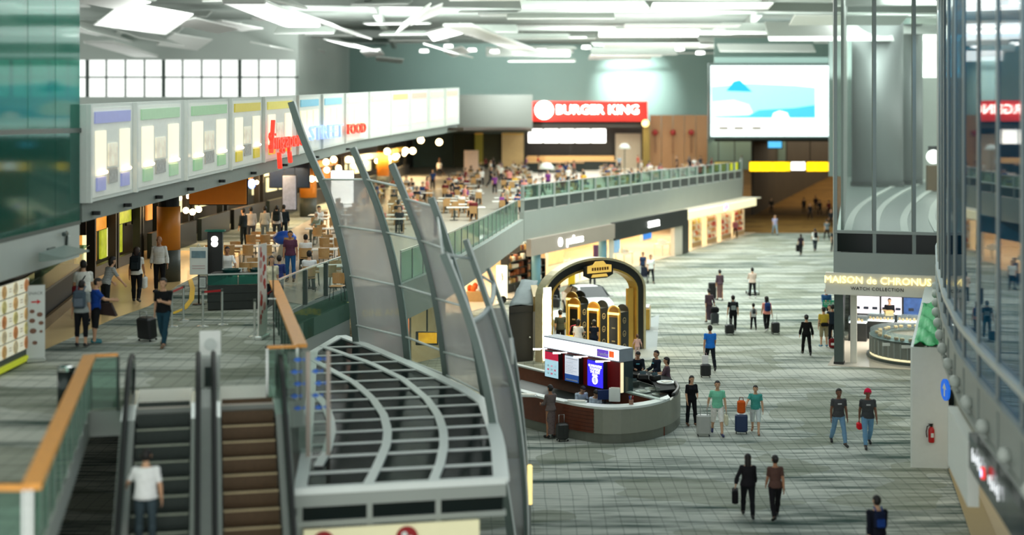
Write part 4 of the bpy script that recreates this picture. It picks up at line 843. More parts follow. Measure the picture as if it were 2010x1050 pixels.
for px, lab in ((1052, 'pale blue round column before the gold perfume shelves'), (1183, 'teal round column at the cream shop doorway')):
    p = sp(s_of(px, .1), .1); t = thing('round_column', lab, 'column', p); b = MB(); b.lathe([(0, 0), (.27, 0), (.27, 3), (0, 3)], 18, sm=False); b.s = [True] * len(b.s); b.build('shaft', mat('blue_column', (112, 160, 178), .35, var=.04), t); b = MB(); b.cyl((0, 0, 0), .31, .12, 18); b.build('base', M_steel, t)
for (px0, px1, m, nm) in ((1318, 1333, M_tile, 'trim_22'), (1334, 1346, M_black, 'trim_23')):
    b = MB(); b.slab([sp(s_of(px0), -.1, 0), sp(s_of(px1), -.1, 0), sp(s_of(px1), -.1, 2.6), sp(s_of(px0), -.1, 2.6)], .3); struct(b.build(nm, m))
def panel(name, label, cat, px, d, z0, z1, w_, m, group=None, frame=M_offw):
    a = s_of(px, d); t = thing(name, label, cat, sp(a, d, z0), 0, group)
    b = MB(); b.slab([sp(a - w_ / 2, d, z0), sp(a + w_ / 2, d, z0), sp(a + w_ / 2, d, z1), sp(a - w_ / 2, d, z1)], .2); b.build('frame', frame, t, world=True)
    b = MB(); b.slab([sp(a - w_ / 2 + .1, d - .12, z0 + .1), sp(a + w_ / 2 - .1, d - .12, z0 + .1), sp(a + w_ / 2 - .1, d - .12, z1 - .1), sp(a - w_ / 2 + .1, d - .12, z1 - .1)], .04); b.build('picture', m, t, world=True); return t
M_bscr = mat('deep_blue_picture', (8, 110, 200), .4, emit=.9, var=.5, scale=1.4)
panel('wall_screen', 'deep blue wall screen inside the shop with the black fascia', 'screen', 1268, 2.0, 1.1, 2.2, 2.0, M_bscr)
panel('light_box', 'blue and white light box beside the teal column', 'light box', 1208, 1.5, .8, 2.1, 1.3, mat('blue_white_picture', (130, 180, 220), .4, emit=.6, var=.5, scale=1.5))
panel('light_box', 'small sky blue light box over the orange counter display', 'light box', 1090, 5, 1.9, 2.5, 1.6, mat('sky_picture', (130, 170, 230), .4, emit=.7, var=.2))
panel('light_box', 'wide cream lit picture panel in the cream shop', 'light box', 1135, 6, 1.0, 2.4, 5.0, mat('cream_picture', (250, 240, 206), .4, emit=.8, var=.25, scale=.6))
panel('light_box', 'orange and cream counter display panel behind the pale blue column', 'light box', 1088, 3.5, .5, 1.8, 2.6, mat('orange_picture', (250, 190, 130), .4, emit=.7, var=.3, scale=1.2))
pb = G(1178, 524); t = thing('poster_stand', 'dark purple poster stand before the teal column', 'poster', pb); b = MB(); b.box((0, 0, .85), (.95, .06, 1.3), bev=.01); b.build('board', mat('purple_poster', (70, 46, 84), .4, emit=.15, var=.5, scale=3), t); b = MB(); b.box((0, 0, .1), (.9, .4, .2)); b.build('base', M_black, t)
# shelf gondolas and their goods
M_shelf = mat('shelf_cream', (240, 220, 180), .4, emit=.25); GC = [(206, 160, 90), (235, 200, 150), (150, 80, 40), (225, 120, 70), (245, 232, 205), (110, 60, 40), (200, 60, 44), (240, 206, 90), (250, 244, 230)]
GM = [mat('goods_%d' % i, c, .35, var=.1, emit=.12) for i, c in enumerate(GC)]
def bottle_mesh(kind):
    b = MB()
    if kind == 0: b.box((0, 0, .14), (.26, .18, .28), bev=.02)
    elif kind == 1: b.lathe([(0, 0), (.1, 0), (.11, .2), (.05, .28), (.05, .36), (0, .36)], 10)
    else: b.box((0, 0, .1), (.38, .22, .2), bev=.03)
    return b
protos = {}
for k in range(3):
    for i, m in enumerate(GM):
        b = bottle_mesh(k); me = bpy.data.meshes.new('goods'); me.from_pydata([tuple(v) for v in b.v], [], b.f); me.materials.append(m); protos[(k, i)] = me
GN = ['gold', 'peach', 'brown', 'orange', 'ivory', 'dark brown', 'red', 'yellow', 'white']; KN = ['gift box', 'bottle', 'wide carton']
def goods(p, rz, rn, where, k=None, pal=range(9)):
    i = rn.choice(list(pal)); k = rn.randrange(3) if k is None else k
    o = bpy.data.objects.new(KN[k].replace(' ', '_'), protos[(k, i)]); C.objects.link(o); o.location = p; o.rotation_euler = (0, 0, rz)
    s_ = rn.uniform(.85, 1.25); o.scale = (s_, s_, s_)
    tag(o, f'{GN[i]} {KN[k]} on {where}', KN[k].split()[-1], f'{GN[i]} {KN[k]} row on {where}'); RM[o.name] = Matrix.Identity(4)
def gondola(label, where, a, d, w_, nsh, rn, pal=range(9), h0=.35, dh=.45, rot=0, black=False):
    rz = math.atan2(SD.y, SD.x) + rot; t = thing('display_shelf', label, 'shelf', sp(a, d, .03), rz)
    b = MB(); b.box((0, .22, (h0 + dh * nsh) / 2), (w_, .06, h0 + dh * nsh)); b.build('back_panel', M_shelf if not black else M_black, t)
    for s_ in (-1, 1): b = MB(); b.box((s_ * (w_ / 2 + .03), 0, (h0 + dh * nsh) / 2), (.06, .5, h0 + dh * nsh)); b.build('side_panel', M_shelf if not black else M_black, t)
    b = MB(); b.box((0, 0, h0 / 2), (w_, .5, h0)); b.build('base', M_chairw if not black else M_black, t)
    for k in range(nsh):
        z = h0 + dh * k
        b = MB(); b.box((0, 0, z + .02), (w_, .48, .04)); b.build('shelf_board', M_offw if not black else M_dgrey, t)
        x = -w_ / 2 + .2
        while x < w_ / 2 - .12:
            q = RM[t.name] @ Vector((x, -.06, z + .042)); goods(q, rz, rn, where, None, pal); x += rn.uniform(.34, .5)
rn = random.Random(11)
for k, (px, d, w_, n, pal, lab) in enumerate(((1362, .9, 2.6, 4, (0, 1, 3, 4, 7), 'near end of the bright gift shop'), (1392, .8, 2.8, 4, (0, 4, 6, 3, 1), 'second stand of the bright gift shop'), (1420, .8, 3.0, 4, (1, 6, 4, 3), 'third stand of the bright gift shop'), (1446, .8, 3.0, 4, (6, 3, 2, 0), 'far end of the bright gift shop'))):
    gondola(f'cream display shelf of goods at the {lab}', f'the shelf at the {lab}', s_of(px, d), d, w_, n, rn, pal)
for k, (px, d, w_, n, pal, lab) in enumerate(((1010, 1.7, 2.6, 4, (0, 2, 5, 4), 'left perfume stand'), (1030, 2.2, 2.4, 5, (0, 1, 2, 5), 'tall rear perfume stand'), (1018, 4.4, 3, 5, (0, 1, 4), 'far perfume wall'), (1056, 1.0, 1.0, 3, (4, 5, 8), 'stand by the pale blue column'))):
    gondola(f'black display shelf of gold boxes, the {lab}', f'the {lab}', s_of(px, d), d, w_, n, rn, pal, .45, .42, 0, True)
for k, (px, d, lab) in enumerate(((1120, 1.2, 'in the cream shop doorway'), (1225, .9, 'left of the blue wall screen'), (1300, .9, 'right of the blue wall screen'))):
    a = s_of(px, d); t = thing('display_table', f'low white display table {lab}', 'table', sp(a, d, .03), math.atan2(SD.y, SD.x), 'white display tables')
    b = MB(); b.box((0, 0, .82), (1.9, .8, .08), bev=.02); b.build('table_top', M_tabletop, t)
    for sx in (-.85, .85):
        for sy in (-.3, .3): b = MB(); b.box((sx, sy, .39), (.07, .07, .78)); b.build('leg', M_offw, t)
    for x in (-.6, -.1, .45): goods(RM[t.name] @ Vector((x, 0, .862)), 0, rn, f'the white table {lab}', None, (4, 8, 0))
# ================================================================ PEOPLE
def rotx(a): return Matrix.Rotation(a, 3, 'X')
def capsule(b, p0, p1, r0, r1, n=10):
    p0 = Vector(p0); p1 = Vector(p1); d = (p1 - p0); L = d.length; d.normalize()
    pts = [p0 - d * r0, p0 - d * r0 * .75, p0 - d * r0 * .35, p0, p0.lerp(p1, .5), p1, p1 + d * r1 * .35, p1 + d * r1 * .75, p1 + d * r1]
    b.tube(pts, [r0 * .12, r0 * .66, r0 * .94, r0, (r0 + r1) / 2, r1, r1 * .94, r1 * .66, r1 * .12], n)
def skeleton(ps, fem=False, child=False):
    """joint positions (1.72 m figure, facing +Y, feet on z = 0)"""
    g = lambda k, d: ps.get(k, d)
    J = {}; lean = R(g('lean', 2)); sit = g('sit', False)
    def leg(s, a, k):
        hip = Vector((s * .092, 0, 0)); sp_ = R(g('spread', 3)) * s
        t = Vector((math.sin(sp_), math.sin(R(a)), -math.cos(R(a)))).normalized(); kn = hip + t * .43
        q = R(a - k); sh = Vector((math.sin(sp_) * .3, math.sin(q), -math.cos(q))).normalized(); an = kn + sh * .41
        fp = R(g('toe', 0)) + max(0, -q - R(12)) * .9; ft = Vector((s * .12, math.cos(fp), -.28 - math.sin(fp) * .8)).normalized()
        return hip, kn, an, an + ft * .17, an - ft * .05 + Vector((0, 0, -.03))
    L = {}
    for s, n, a, k in ((-1, 'L', g('lh', 2), g('lk', 3)), (1, 'R', g('rh', -1), g('rk', 3))): L[n] = leg(s, a, k)
    low = min(min(v[2].z - .085, v[3].z - .03) for v in L.values())
    pz = g('pz', None); pel = Vector((0, 0, -low if pz is None else pz))
    for n in 'LR':
        for k, v in zip(('hip', 'knee', 'ankle', 'toe', 'heel'), L[n]): J[k + n] = v + pel
    up = Vector((0, math.sin(lean), math.cos(lean))); fw = Vector((0, math.cos(lean), -math.sin(lean)))
    J['pel'] = pel; J['waist'] = pel + up * .17; J['chest'] = pel + up * .37 + fw * .012; J['neck'] = pel + up * .535 - fw * .005
    hy, hp = R(g('yaw', 0)), R(g('nod', 0)); Hm = Matrix.Rotation(hy, 3, 'Z') @ rotx(-hp - lean * .4)
    hs = 1.24 if child else 1.07
    J['head'] = J['neck'] + up * .05 + Hm @ Vector((0, .02, .12 * hs)); J['Hm'] = Hm; J['up'] = up; J['fw'] = fw; J['hs'] = hs
    sw = .158 if fem else .178
    for s, n in ((-1, 'L'), (1, 'R')):
        f, ab, el, inn = g('a' + n, (4, 8, 12, 5)); f = R(f) - 0; ab = R(ab); T = Matrix((Vector((1, 0, 0)), fw, up)).transposed()
        sh = pel + up * .475 + Vector((s * sw, 0, 0)); ud = T @ Vector((s * math.sin(ab), math.sin(f) * math.cos(ab), -math.cos(f) * math.cos(ab)))
        e = sh + ud * .285; q = f + R(el); i_ = R(inn); fd = T @ Vector((s * (math.sin(ab) * .6 - math.sin(i_)), math.sin(q) * math.cos(i_), -math.cos(q) * math.cos(i_))); fd.normalize()
        wv = e + fd * .245; J['sh' + n] = sh; J['elb' + n] = e; J['wr' + n] = wv; J['fd' + n] = fd; J['hand' + n] = wv + fd * .09
    return J
def body_mesh(J, fem, fat, fingers=True):
    b = MB(); up, fw = J['up'], J['fw']; X = Vector((1, 0, 0)); pel = J['pel']
    prof = [(-.09, .06, .05, 0), (-.05, .13, .095, -.005), (.02, .168 if fem else .16, .115, -.01), (.09, .155, .108, -.005), (.17, .122 if fem else .14, .09, .0), (.26, .135 if fem else .152, .1, .008), (.36, .15 if fem else .172, .118 if fem else .112, .014), (.44, .158 if fem else .178, .098, .005), (.485, .15 if fem else .168, .08, -.003), (.515, .105, .066, -.006), (.54, .07, .06, -.006), (.57, .05, .05, 0)]
    n = 16; vs = []; fs = []
    for (z, rx, ry, yo) in prof:
        rx *= fat; ry *= fat
        for k in range(n): q = 2 * math.pi * k / n; vs.append(pel + up * z + fw * (yo + ry * math.sin(q)) + X * rx * math.cos(q))
    for i in range(len(prof) - 1):
        for k in range(n): fs.append((i * n + k, i * n + (k + 1) % n, (i + 1) * n + (k + 1) % n, (i + 1) * n + k))
    fs += [tuple(range(n - 1, -1, -1)), tuple(range((len(prof) - 1) * n, len(prof) * n))]; b.add(vs, fs)
    if fem:
        for s in (-1, 1): b.ell(pel + up * .37 + fw * .09 + X * s * .07, (.062, .055, .06), 10, 8)
    Hm, hd, hs = J['Hm'], J['head'], J['hs']
    capsule(b, J['neck'] - up * .05, J['neck'] + up * .08 + fw * .01, .06, .055)
    b.ell(hd + Hm @ Vector((0, -.005, .02)) * hs, (.077 * hs, .098 * hs, .1 * hs), 14, 12, Hm); b.ell(hd + Hm @ Vector((0, .03, -.055)) * hs, (.056 * hs, .062 * hs, .066 * hs), 12, 8, Hm)
    b.ell(hd + Hm @ Vector((0, .1, -.012)) * hs, (.016, .022, .026), 8, 6, Hm)
    for s in (-1, 1): b.ell(hd + Hm @ Vector((s * .08, -.005, 0)) * hs, (.014, .024, .034), 8, 6, Hm)
    for q in 'LR':
        s = -1 if q == 'L' else 1
        capsule(b, J['hip' + q] + Vector((s * .0, 0, .0)), J['knee' + q], .088 * fat, .057); capsule(b, J['knee' + q], J['ankle' + q], .057, .038); b.ell(J['knee' + q].lerp(J['ankle' + q], .3) - Vector((0, .012, 0)), (.056, .06, .1), 10, 8)
        capsule(b, J['heel' + q], J['toe' + q], .036, .032); capsule(b, J['ankle' + q], J['heel' + q], .04, .038)
        b.ell(J['sh' + q] - J['up'] * .004, (.058 * fat, .058 * fat, .058), 10, 8); capsule(b, J['sh' + q] - J['up'] * .02, J['elb' + q], .05 * fat, .04); capsule(b, J['elb' + q], J['wr' + q], .043, .029)
        fd = J['fd' + q]; side = fd.cross(X); side = (side if side.length > .2 else fd.cross(up)).normalized(); flat = fd.cross(side).normalized()
        pc = J['wr' + q] + fd * .05; M = Matrix((side, fd, flat)).transposed().to_4x4(); b.ell(pc, (.038, .055, .017), 10, 8, M)
        if fingers:
            for i, (o_, l_) in enumerate(((-.029, .062), (-.01, .074), (.01, .07), (.029, .054))):
                p0 = pc + fd * .035 + side * o_; p1 = p0 + fd * l_ * .55 + side * o_ * .25; capsule(b, p0, p1, .0105, .0098, 6); capsule(b, p1, p1 + fd * l_ * .42 + flat * .02 * s, .0098, .009, 6)
            t0 = pc - fd * .02 + side * -.03; t1 = t0 + fd * .035 - side * .032; capsule(b, t0, t1, .0125, .011, 6); capsule(b, t1, t1 + fd * .032 - side * .004, .011, .0095, 6)
        else: capsule(b, pc, pc + fd * .09, .03, .022, 8)
    return b
PEND = []
SKIN = {'a': (206, 160, 126), 'b': (176, 124, 90), 'c': (120, 80, 58), 'd': (224, 184, 152)}
def person(label, pos, face, ps=None, hgt=1.72, fem=False, child=False, fat=1.0, skin='a', shirt=((60, 60, 60), .5), pants=((25, 28, 32), 1.0), skirt=None, hair=('short', (22, 18, 16)), shoes=(30, 30, 32), vox=None, group=None, eyes=None, strip=None, collar=None):
    ps = ps or {}; J = skeleton(ps, fem, child); y = max(pos[1], 20)
    vox = vox or (.0125 if y < 62 else .017)
    b = body_mesh(J, fem, fat, vox < .02); m = mat('skin_' + skin, SKIN[skin], .55, var=.05)
    o = b.build('person', m); sc = hgt / 1.72
    o.location = pos; o.rotation_euler = (0, 0, R(face)); o.scale = (sc, sc, sc); RM[o.name] = TR(pos, R(face), sc)
    tag(o, label, 'person', group)
    md = o.modifiers.new('remesh', 'REMESH'); md.mode = 'VOXEL'; md.voxel_size = vox; sm = o.modifiers.new('smooth', 'SMOOTH'); sm.iterations = 3; sm.factor = .5
    PEND.append((o, J, dict(fem=fem, shirt=shirt, pants=pants, skirt=skirt, hair=hair, shoes=shoes, eyes=(110 < face % 360 < 250) if eyes is None else eyes, strip=strip, collar=collar, fat=fat)))
    return o, J
def cmat(rgb): return mat('cloth_%d_%d_%d' % tuple(rgb), rgb, .8, var=.16, scale=14, spec=.2)
def stripes(c1, c2, sc):
    nm = 'stripe_%s_%s' % (c1, c2)
    if nm in MATS: return MATS[nm]
    m = bpy.data.materials.new('striped_cloth'); m.use_nodes = True; nt = m.node_tree; p = nt.nodes['Principled BSDF']; tc = nt.nodes.new('ShaderNodeTexCoord'); wv = nt.nodes.new('ShaderNodeTexWave'); wv.bands_direction = 'Z'; wv.inputs['Scale'].default_value = sc
    nt.links.new(tc.outputs['Object'], wv.inputs[0]); rp_ = nt.nodes.new('ShaderNodeValToRGB'); rp_.color_ramp.interpolation = 'CONSTANT'; rp_.color_ramp.elements[0].color = (*[lin(v) for v in c1], 1); rp_.color_ramp.elements[1].color = (*[lin(v) for v in c2], 1); rp_.color_ramp.elements[1].position = .5
    nt.links.new(wv.outputs[0], rp_.inputs[0]); nt.links.new(rp_.outputs[0], p.inputs[0]); p.inputs['Roughness'].default_value = .8; MATS[nm] = m; return m
def batik(c1, c2):
    nm = 'batik_%s' % (c1,)
    if nm in MATS: return MATS[nm]
    m = mat(nm, c1, .7, var=.1); nt = m.node_tree; p = nt.nodes['Principled BSDF']; tc = nt.nodes.new('ShaderNodeTexCoord'); vo = nt.nodes.new('ShaderNodeTexVoronoi'); vo.inputs['Scale'].default_value = 18
    nt.links.new(tc.outputs['Object'], vo.inputs['Vector']); rp_ = nt.nodes.new('ShaderNodeValToRGB'); rp_.color_ramp.elements[0].color = (*[lin(v) for v in c2], 1); rp_.color_ramp.elements[0].position = .15; rp_.color_ramp.elements[1].color = (*[lin(v) for v in c1], 1); rp_.color_ramp.elements[1].position = .4
    nt.links.new(vo.outputs['Distance'], rp_.inputs[0]); nt.links.new(rp_.outputs[0], p.inputs['Base Color']); return m
def shell(name, V, N, Fq, mask, d, m, parent):
    keep = mask[Fq].all(1); f = Fq[keep]
    if len(f) == 0: return None
    ids, inv = np.unique(f, return_inverse=True); f = inv.reshape(f.shape)
    dd = d[ids] if isinstance(d, np.ndarray) else d
    v = V[ids] + N[ids] * (dd[:, None] if isinstance(dd, np.ndarray) else dd)
    # close the garment rim back onto the body
    e = np.concatenate([f[:, [0, 1]], f[:, [1, 2]], f[:, [2, 3]], f[:, [3, 0]]]); key = {tuple(x) for x in e.tolist()}
    rim = [x for x in key if (x[1], x[0]) not in key]; base = len(v); rv = sorted({i for x in rim for i in x}); pos = {i: base + k for k, i in enumerate(rv)}
    vv = np.concatenate([v, V[ids][rv] - N[ids][rv] * .004]) if rv else v
    faces = f.tolist() + [[x[1], x[0], pos[x[0]], pos[x[1]]] for x in rim]
    me = bpy.data.meshes.new(name); me.from_pydata(vv.tolist(), [], faces); me.materials.append(m); me.polygons.foreach_set('use_smooth', [True] * len(me.polygons)); me.update()
    o = bpy.data.objects.new(name, me); C.objects.link(o); o.parent = parent; KIDS.setdefault(parent.name, []).append(o); return o
def finish_people():
    bpy.context.view_layer.update(); dg = bpy.context.evaluated_depsgraph_get()
    done = []
    for o, J, k in PEND: done.append(bpy.data.meshes.new_from_object(o.evaluated_get(dg)))
    for (o, J, k), me in zip(PEND, done):
        o.modifiers.clear(); old = o.data; o.data = me; bpy.data.meshes.remove(old); me.name = 'person'
        me.polygons.foreach_set('use_smooth', [True] * len(me.polygons))
        nv = len(me.vertices); V = np.empty(nv * 3); me.vertices.foreach_get('co', V); V = V.reshape(-1, 3); N = np.empty(nv * 3); me.vertices.foreach_get('normal', N); N = N.reshape(-1, 3)
        Fq = np.empty(len(me.polygons) * 4, int); me.polygons.foreach_get('vertices', Fq); Fq = Fq.reshape(-1, 4)
        bones = [('torso', J['pel'] - J['up'] * .03, J['pel'] + J['up'] * .44, .145), ('neck', J['pel'] + J['up'] * .53, J['neck'] + J['up'] * .06, .055), ('head', J['head'] + J['Hm'] @ Vector((0, 0, -.03)), J['head'] + J['Hm'] @ Vector((0, 0, .05)), .085 * J['hs'])]
        for q in 'LR': bones += [('thigh' + q, J['hip' + q], J['knee' + q], .075), ('shin' + q, J['knee' + q], J['ankle' + q], .048), ('foot' + q, J['heel' + q], J['toe' + q], .04), ('uarm' + q, J['sh' + q], J['elb' + q], .052), ('farm' + q, J['elb' + q], J['wr' + q], .037), ('hand' + q, J['wr' + q] + J['fd' + q] * .02, J['wr' + q] + J['fd' + q] * .14, .03)]
        D = []; T = []
        for (nm, a, c, r) in bones:
            a = np.array(a); d = np.array(c) - a; t = np.clip(((V - a) @ d) / (d @ d), 0, 1); D.append(np.linalg.norm(V - a - t[:, None] * d, axis=1) - r); T.append(t)
        D = np.array(D); T = np.array(T); w_ = D.argmin(0); nm = [x[0] for x in bones]; ix = {n: i for i, n in enumerate(nm)}
        def reg(n, lo=-1, hi=2): i = ix[n]; return (w_ == i) & (T[i] >= lo) & (T[i] <= hi)
        up = np.array(J['up']); h = (V - np.array(J['pel'])) @ up                       # height along the spine
        sit = abs(J['kneeL'].z - J['hipL'].z) < .2
        if k['pants']:
            col, ln = k['pants']; mk = (reg('torso') & (h < .13)); d = np.full(nv, .013)
            for q in 'LR':
                mk |= reg('thigh' + q, -1, min(1.0, ln * 2) if ln < .5 else 2)
                if ln > .5: mk |= reg('shin' + q, -1, (ln - .5) * 2 * .97)
                if ln > .9: d[w_ == ix['shin' + q]] = .02
                if ln <= .6: d[w_ == ix['thigh' + q]] = .026; d[w_ == ix['shin' + q]] = .03
            m = col if not isinstance(col, tuple) else cmat(col)
            shell('shorts' if ln <= .62 else 'trousers', V, N, Fq, mk, d, m, o)
        if k['skirt']:
            col, ln, fl = k['skirt']; b = MB(); n = 20; rg = []
            for t in np.linspace(0, 1, 9):
                kn = [J['hip' + q].lerp(J['knee' + q], min(1, t * ln * 2)) if t * ln < .5 else J['knee' + q].lerp(J['ankle' + q], (t * ln - .5) * 2) for q in 'LR']; c = (kn[0] + kn[1]) / 2 + Vector((0, 0, .12 * (1 - t))); sp_ = abs(kn[1].y - kn[0].y) / 2
                rg.append([c + Vector(((.15 + .02 * min(1, t * 4) + fl * t - .03 * (t > .5) * (fl == 0)) * math.cos(2 * math.pi * i / n), (.12 + .02 * t + fl * t + sp_ * .8) * math.sin(2 * math.pi * i / n), 0)) for i in range(n)])
            b.add([v for r in rg for v in r], [(i * n + j, i * n + (j + 1) % n, (i + 1) * n + (j + 1) % n, (i + 1) * n + j) for i in range(8) for j in range(n)], 0, True)
            b.build('skirt', col if not isinstance(col, tuple) else cmat(col), o)
        if k['shirt']:
            col, sl = k['shirt']; mk = reg('torso') & (h > -.02) & (h < .52); d = np.where(h < .22, .026, .018)
            if k['skirt'] is None and k['pants'] is None: mk = reg('torso') & (h < .52)
            for q in 'LR':
                mk |= reg('uarm' + q, -1, min(2, sl * 2) if sl < .5 else 2); d[w_ == ix['uarm' + q]] = .013
                mk |= reg('thigh' + q, -1, .03) & (h > -.02)
                if sl > .5: mk |= reg('farm' + q, -1, (sl - .5) * 2 * .97)
            mk |= reg('neck', -1, .25)
            m = col if not isinstance(col, tuple) else cmat(col)
            shell('shirt', V, N, Fq, mk, d, m, o)
        hm = np.array(J['Hm']); hl = ((V - np.array(J['head'])) @ hm) / J['hs']; hd = w_ == ix['head']; st, hc = k['hair']
        ear = (abs(hl[:, 0]) > .07) & (hl[:, 2] < .03) & (hl[:, 2] > -.06)
        top = hd & ~ear & (((hl[:, 1] < .03) & (hl[:, 2] > .0)) | ((hl[:, 1] < -.015) & (hl[:, 2] > -.075)) | (hl[:, 2] > .062))
        hmt = mat('hair_%d_%d_%d' % tuple(hc), hc, .6, var=.25, scale=30)
        if st in ('short', 'long', 'bun', 'bob', 'grey'):
            shell('hair', V, N, Fq, top, .014 if st != 'bob' else .028, hmt, o)
            if st in ('long', 'bob'):
                b = MB(); c0 = J['head'] + J['Hm'] @ Vector((0, -.06, .02)); ln = .3 if st == 'long' else .16
                b.ell(c0 + J['Hm'] @ Vector((0, -.015, -ln / 2 + .04)), (.088, .05, ln / 2 + .06), 12, 8, J['Hm']); b.build('hair_length', hmt, o)
            if st == 'bun': b = MB(); b.ell(J['head'] + J['Hm'] @ Vector((0, -.125, .03)), (.05, .045, .045), 10, 8); b.build('hair_bun', hmt, o)
        elif st in ('turban', 'cap'): shell(st, V, N, Fq, hd & (hl[:, 2] > .03) | (hd & (hl[:, 1] < -.02) & (hl[:, 2] > -.03)), .032 if st == 'turban' else .016, cmat(hc), o)
        elif st == 'hijab': shell('headscarf', V, N, Fq, (hd & ~((hl[:, 1] > .045) & (hl[:, 2] < .055) & (hl[:, 2] > -.1))) | reg('neck') | (reg('torso') & (h > .44)), .026, cmat(hc), o)
        elif st == 'bald': shell('hair', V, N, Fq, hd & ~ear & (hl[:, 1] < .0) & (hl[:, 2] < .035) & (hl[:, 2] > -.06), .008, hmt, o)
        if k['shoes']:
            for q in 'LR': shell('shoe', V, N, Fq, reg('foot' + q), .011, mat('shoe_%d_%d_%d' % tuple(k['shoes']), k['shoes'], .5, var=.15), o)
        if k['eyes']:
            for s in (-1, 1): b = MB(); b.ell(J['head'] + J['Hm'] @ Vector((s * .03, .088, .018)) * J['hs'], (.013, .008, .008), 8, 6, J['Hm']); b.build('eye', mat('eye_dark', (24, 18, 16), .3), o)
            b = MB(); b.ell(J['head'] + J['Hm'] @ Vector((0, .088, -.058)) * J['hs'], (.024, .008, .007), 8, 6, J['Hm']); b.build('mouth', mat('lips', (150, 84, 76), .5), o)
        if k['strip']:
            b = MB(); c = J['chest']; fy = J['fw'] * k['strip'][1]; b.slab([c + Vector((-.05, 0, .01)) + fy, c + Vector((.07, 0, .01)) + fy, c + Vector((.07, 0, .05)) + fy, c + Vector((-.05, 0, .05)) + fy], .012); b.build('badge', cmat(k['strip'][0]), o)
    PEND.clear()
WALK = dict(lh=24, lk=6, rh=-16, rk=22, aL=(-16, 7, 12, 2), aR=(18, 7, 20, 4))
WALK2 = dict(lh=-16, lk=24, rh=24, rk=5, aL=(18, 7, 20, 4), aR=(-16, 7, 12, 2))
STAND = dict(lh=1, lk=2, rh=-2, rk=3)
SIT = dict(lh=84, lk=86, rh=82, rk=84, aL=(35, 8, 65, 18), aR=(38, 8, 60, 18), lean=6, pz=.5, spread=5)
def wk(base=WALK, **k): d = dict(base); d.update(k); return d
DRAG_R = (-24, 8, 8, 0); DRAG_L = (-24, 8, 8, 0)
def pack(label, P, col, col2, big=1.0):                # rucksack on a person's back
    o, J = P; M0 = RM[o.name]; c = J['chest'] - J['fw'] * (.115 * 1 + .095 * big) - J['up'] * .02
    T = Matrix((Vector((1, 0, 0)), J['fw'], J['up'])).transposed().to_4x4(); T.translation = c; W = M0 @ T
    t = thing('rucksack', label, 'rucksack', W.translation); t.rotation_euler = W.to_euler(); sc = W.to_scale()[0]; RM[t.name] = Matrix.Translation(W.translation) @ W.to_3x3().normalized().to_4x4()
    s_ = big * sc; b = MB(); b.box((0, 0, 0), (.3 * s_, .15 * s_, .44 * s_), bev=.05 * s_); b.build('bag_body', cmat(col), t)
    b = MB(); b.box((0, -.095 * s_, -.07 * s_), (.22 * s_, .06 * s_, .22 * s_), bev=.025 * s_); b.build('front_pocket', cmat(col2), t)
    for sx in (-1, 1):
        b = MB(); b.tube([(sx * .08 * s_, .05 * s_, .2 * s_), (sx * .1 * s_, .17 * s_, .3 * s_), (sx * .11 * s_, .32 * s_, .2 * s_), (sx * .11 * s_, .35 * s_, .02 * s_)][:2], .022 * s_, 6); b.build('strap', cmat(col2), t)
    return t
def suitcase(label, pos, rz, col, h=.62, w_=.42, d=.25, tilt=0, pull=.42, handle=(170, 174, 172)):
    t = thing('suitcase', label, 'suitcase', pos, R(rz)); t.rotation_euler = (R(tilt), 0, R(rz))
    m = mat('case_%d_%d_%d' % tuple(col), col, .4, var=.1)
    b = MB(); b.box((0, 0, .05 + h / 2), (w_, d, h), bev=.045); b.build('shell', m, t)
    for x in (-.14, 0, .14): b = MB(); b.bar((x * w_ / .42, -d / 2 - .004, .12), (x * w_ / .42, -d / 2 - .004, h - .02), .025, .012, up=(0, 1, 0)); b.build('ridge', m, t)
    for x in (-1, 1):
        for y in (-1, 1): b = MB(); M = Matrix.Rotation(R(90), 4, 'Y'); b.lathe([(0, -.015), (.026, -.015), (.026, .015), (0, .015)], 10, M=Matrix.Translation((x * w_ * .4, y * d * .36, .028)) @ M); b.build('wheel', M_rubber, t)
    if pull: b = MB(); a = w_ * .25; y = d * .3; b.tube([(-a, y, h + .04), (-a, y, h + pull), (a, y, h + pull), (a, y, h + .04)], .012, 6); b.build('pull_handle', mat('handle_%d' % handle[0], handle, .3, .6), t)
    return t
def handbag(label, P, side, col, w_=.3, h=.26, d=.12, drop=.12, name='handbag', flat=False):
    o, J = P; c = RM[o.name] @ J['hand' + side]; t = thing(name, label, 'bag', c, o.rotation_euler.z + (R(90)))
    b = MB(); b.box((0, 0, -drop - h / 2), (w_, d, h), bev=min(.03, d * .3)); b.build('bag_body', cmat(col), t)
    b = MB(); b.tube([(-w_ * .3, 0, -drop), (-w_ * .12, 0, -.01), (w_ * .12, 0, -.01), (w_ * .3, 0, -drop)], .011, 6); b.build('bag_handle', cmat(tuple(int(v * .7) for v in col)), t); return t
def g(px, py, lvl=0): p = G(px, py, lvl); return (p.x, p.y, p.z + .012)
MZf = MZ + .0
K_ = (20, 22, 26); W_ = (236, 238, 234); NV = (26, 34, 62)
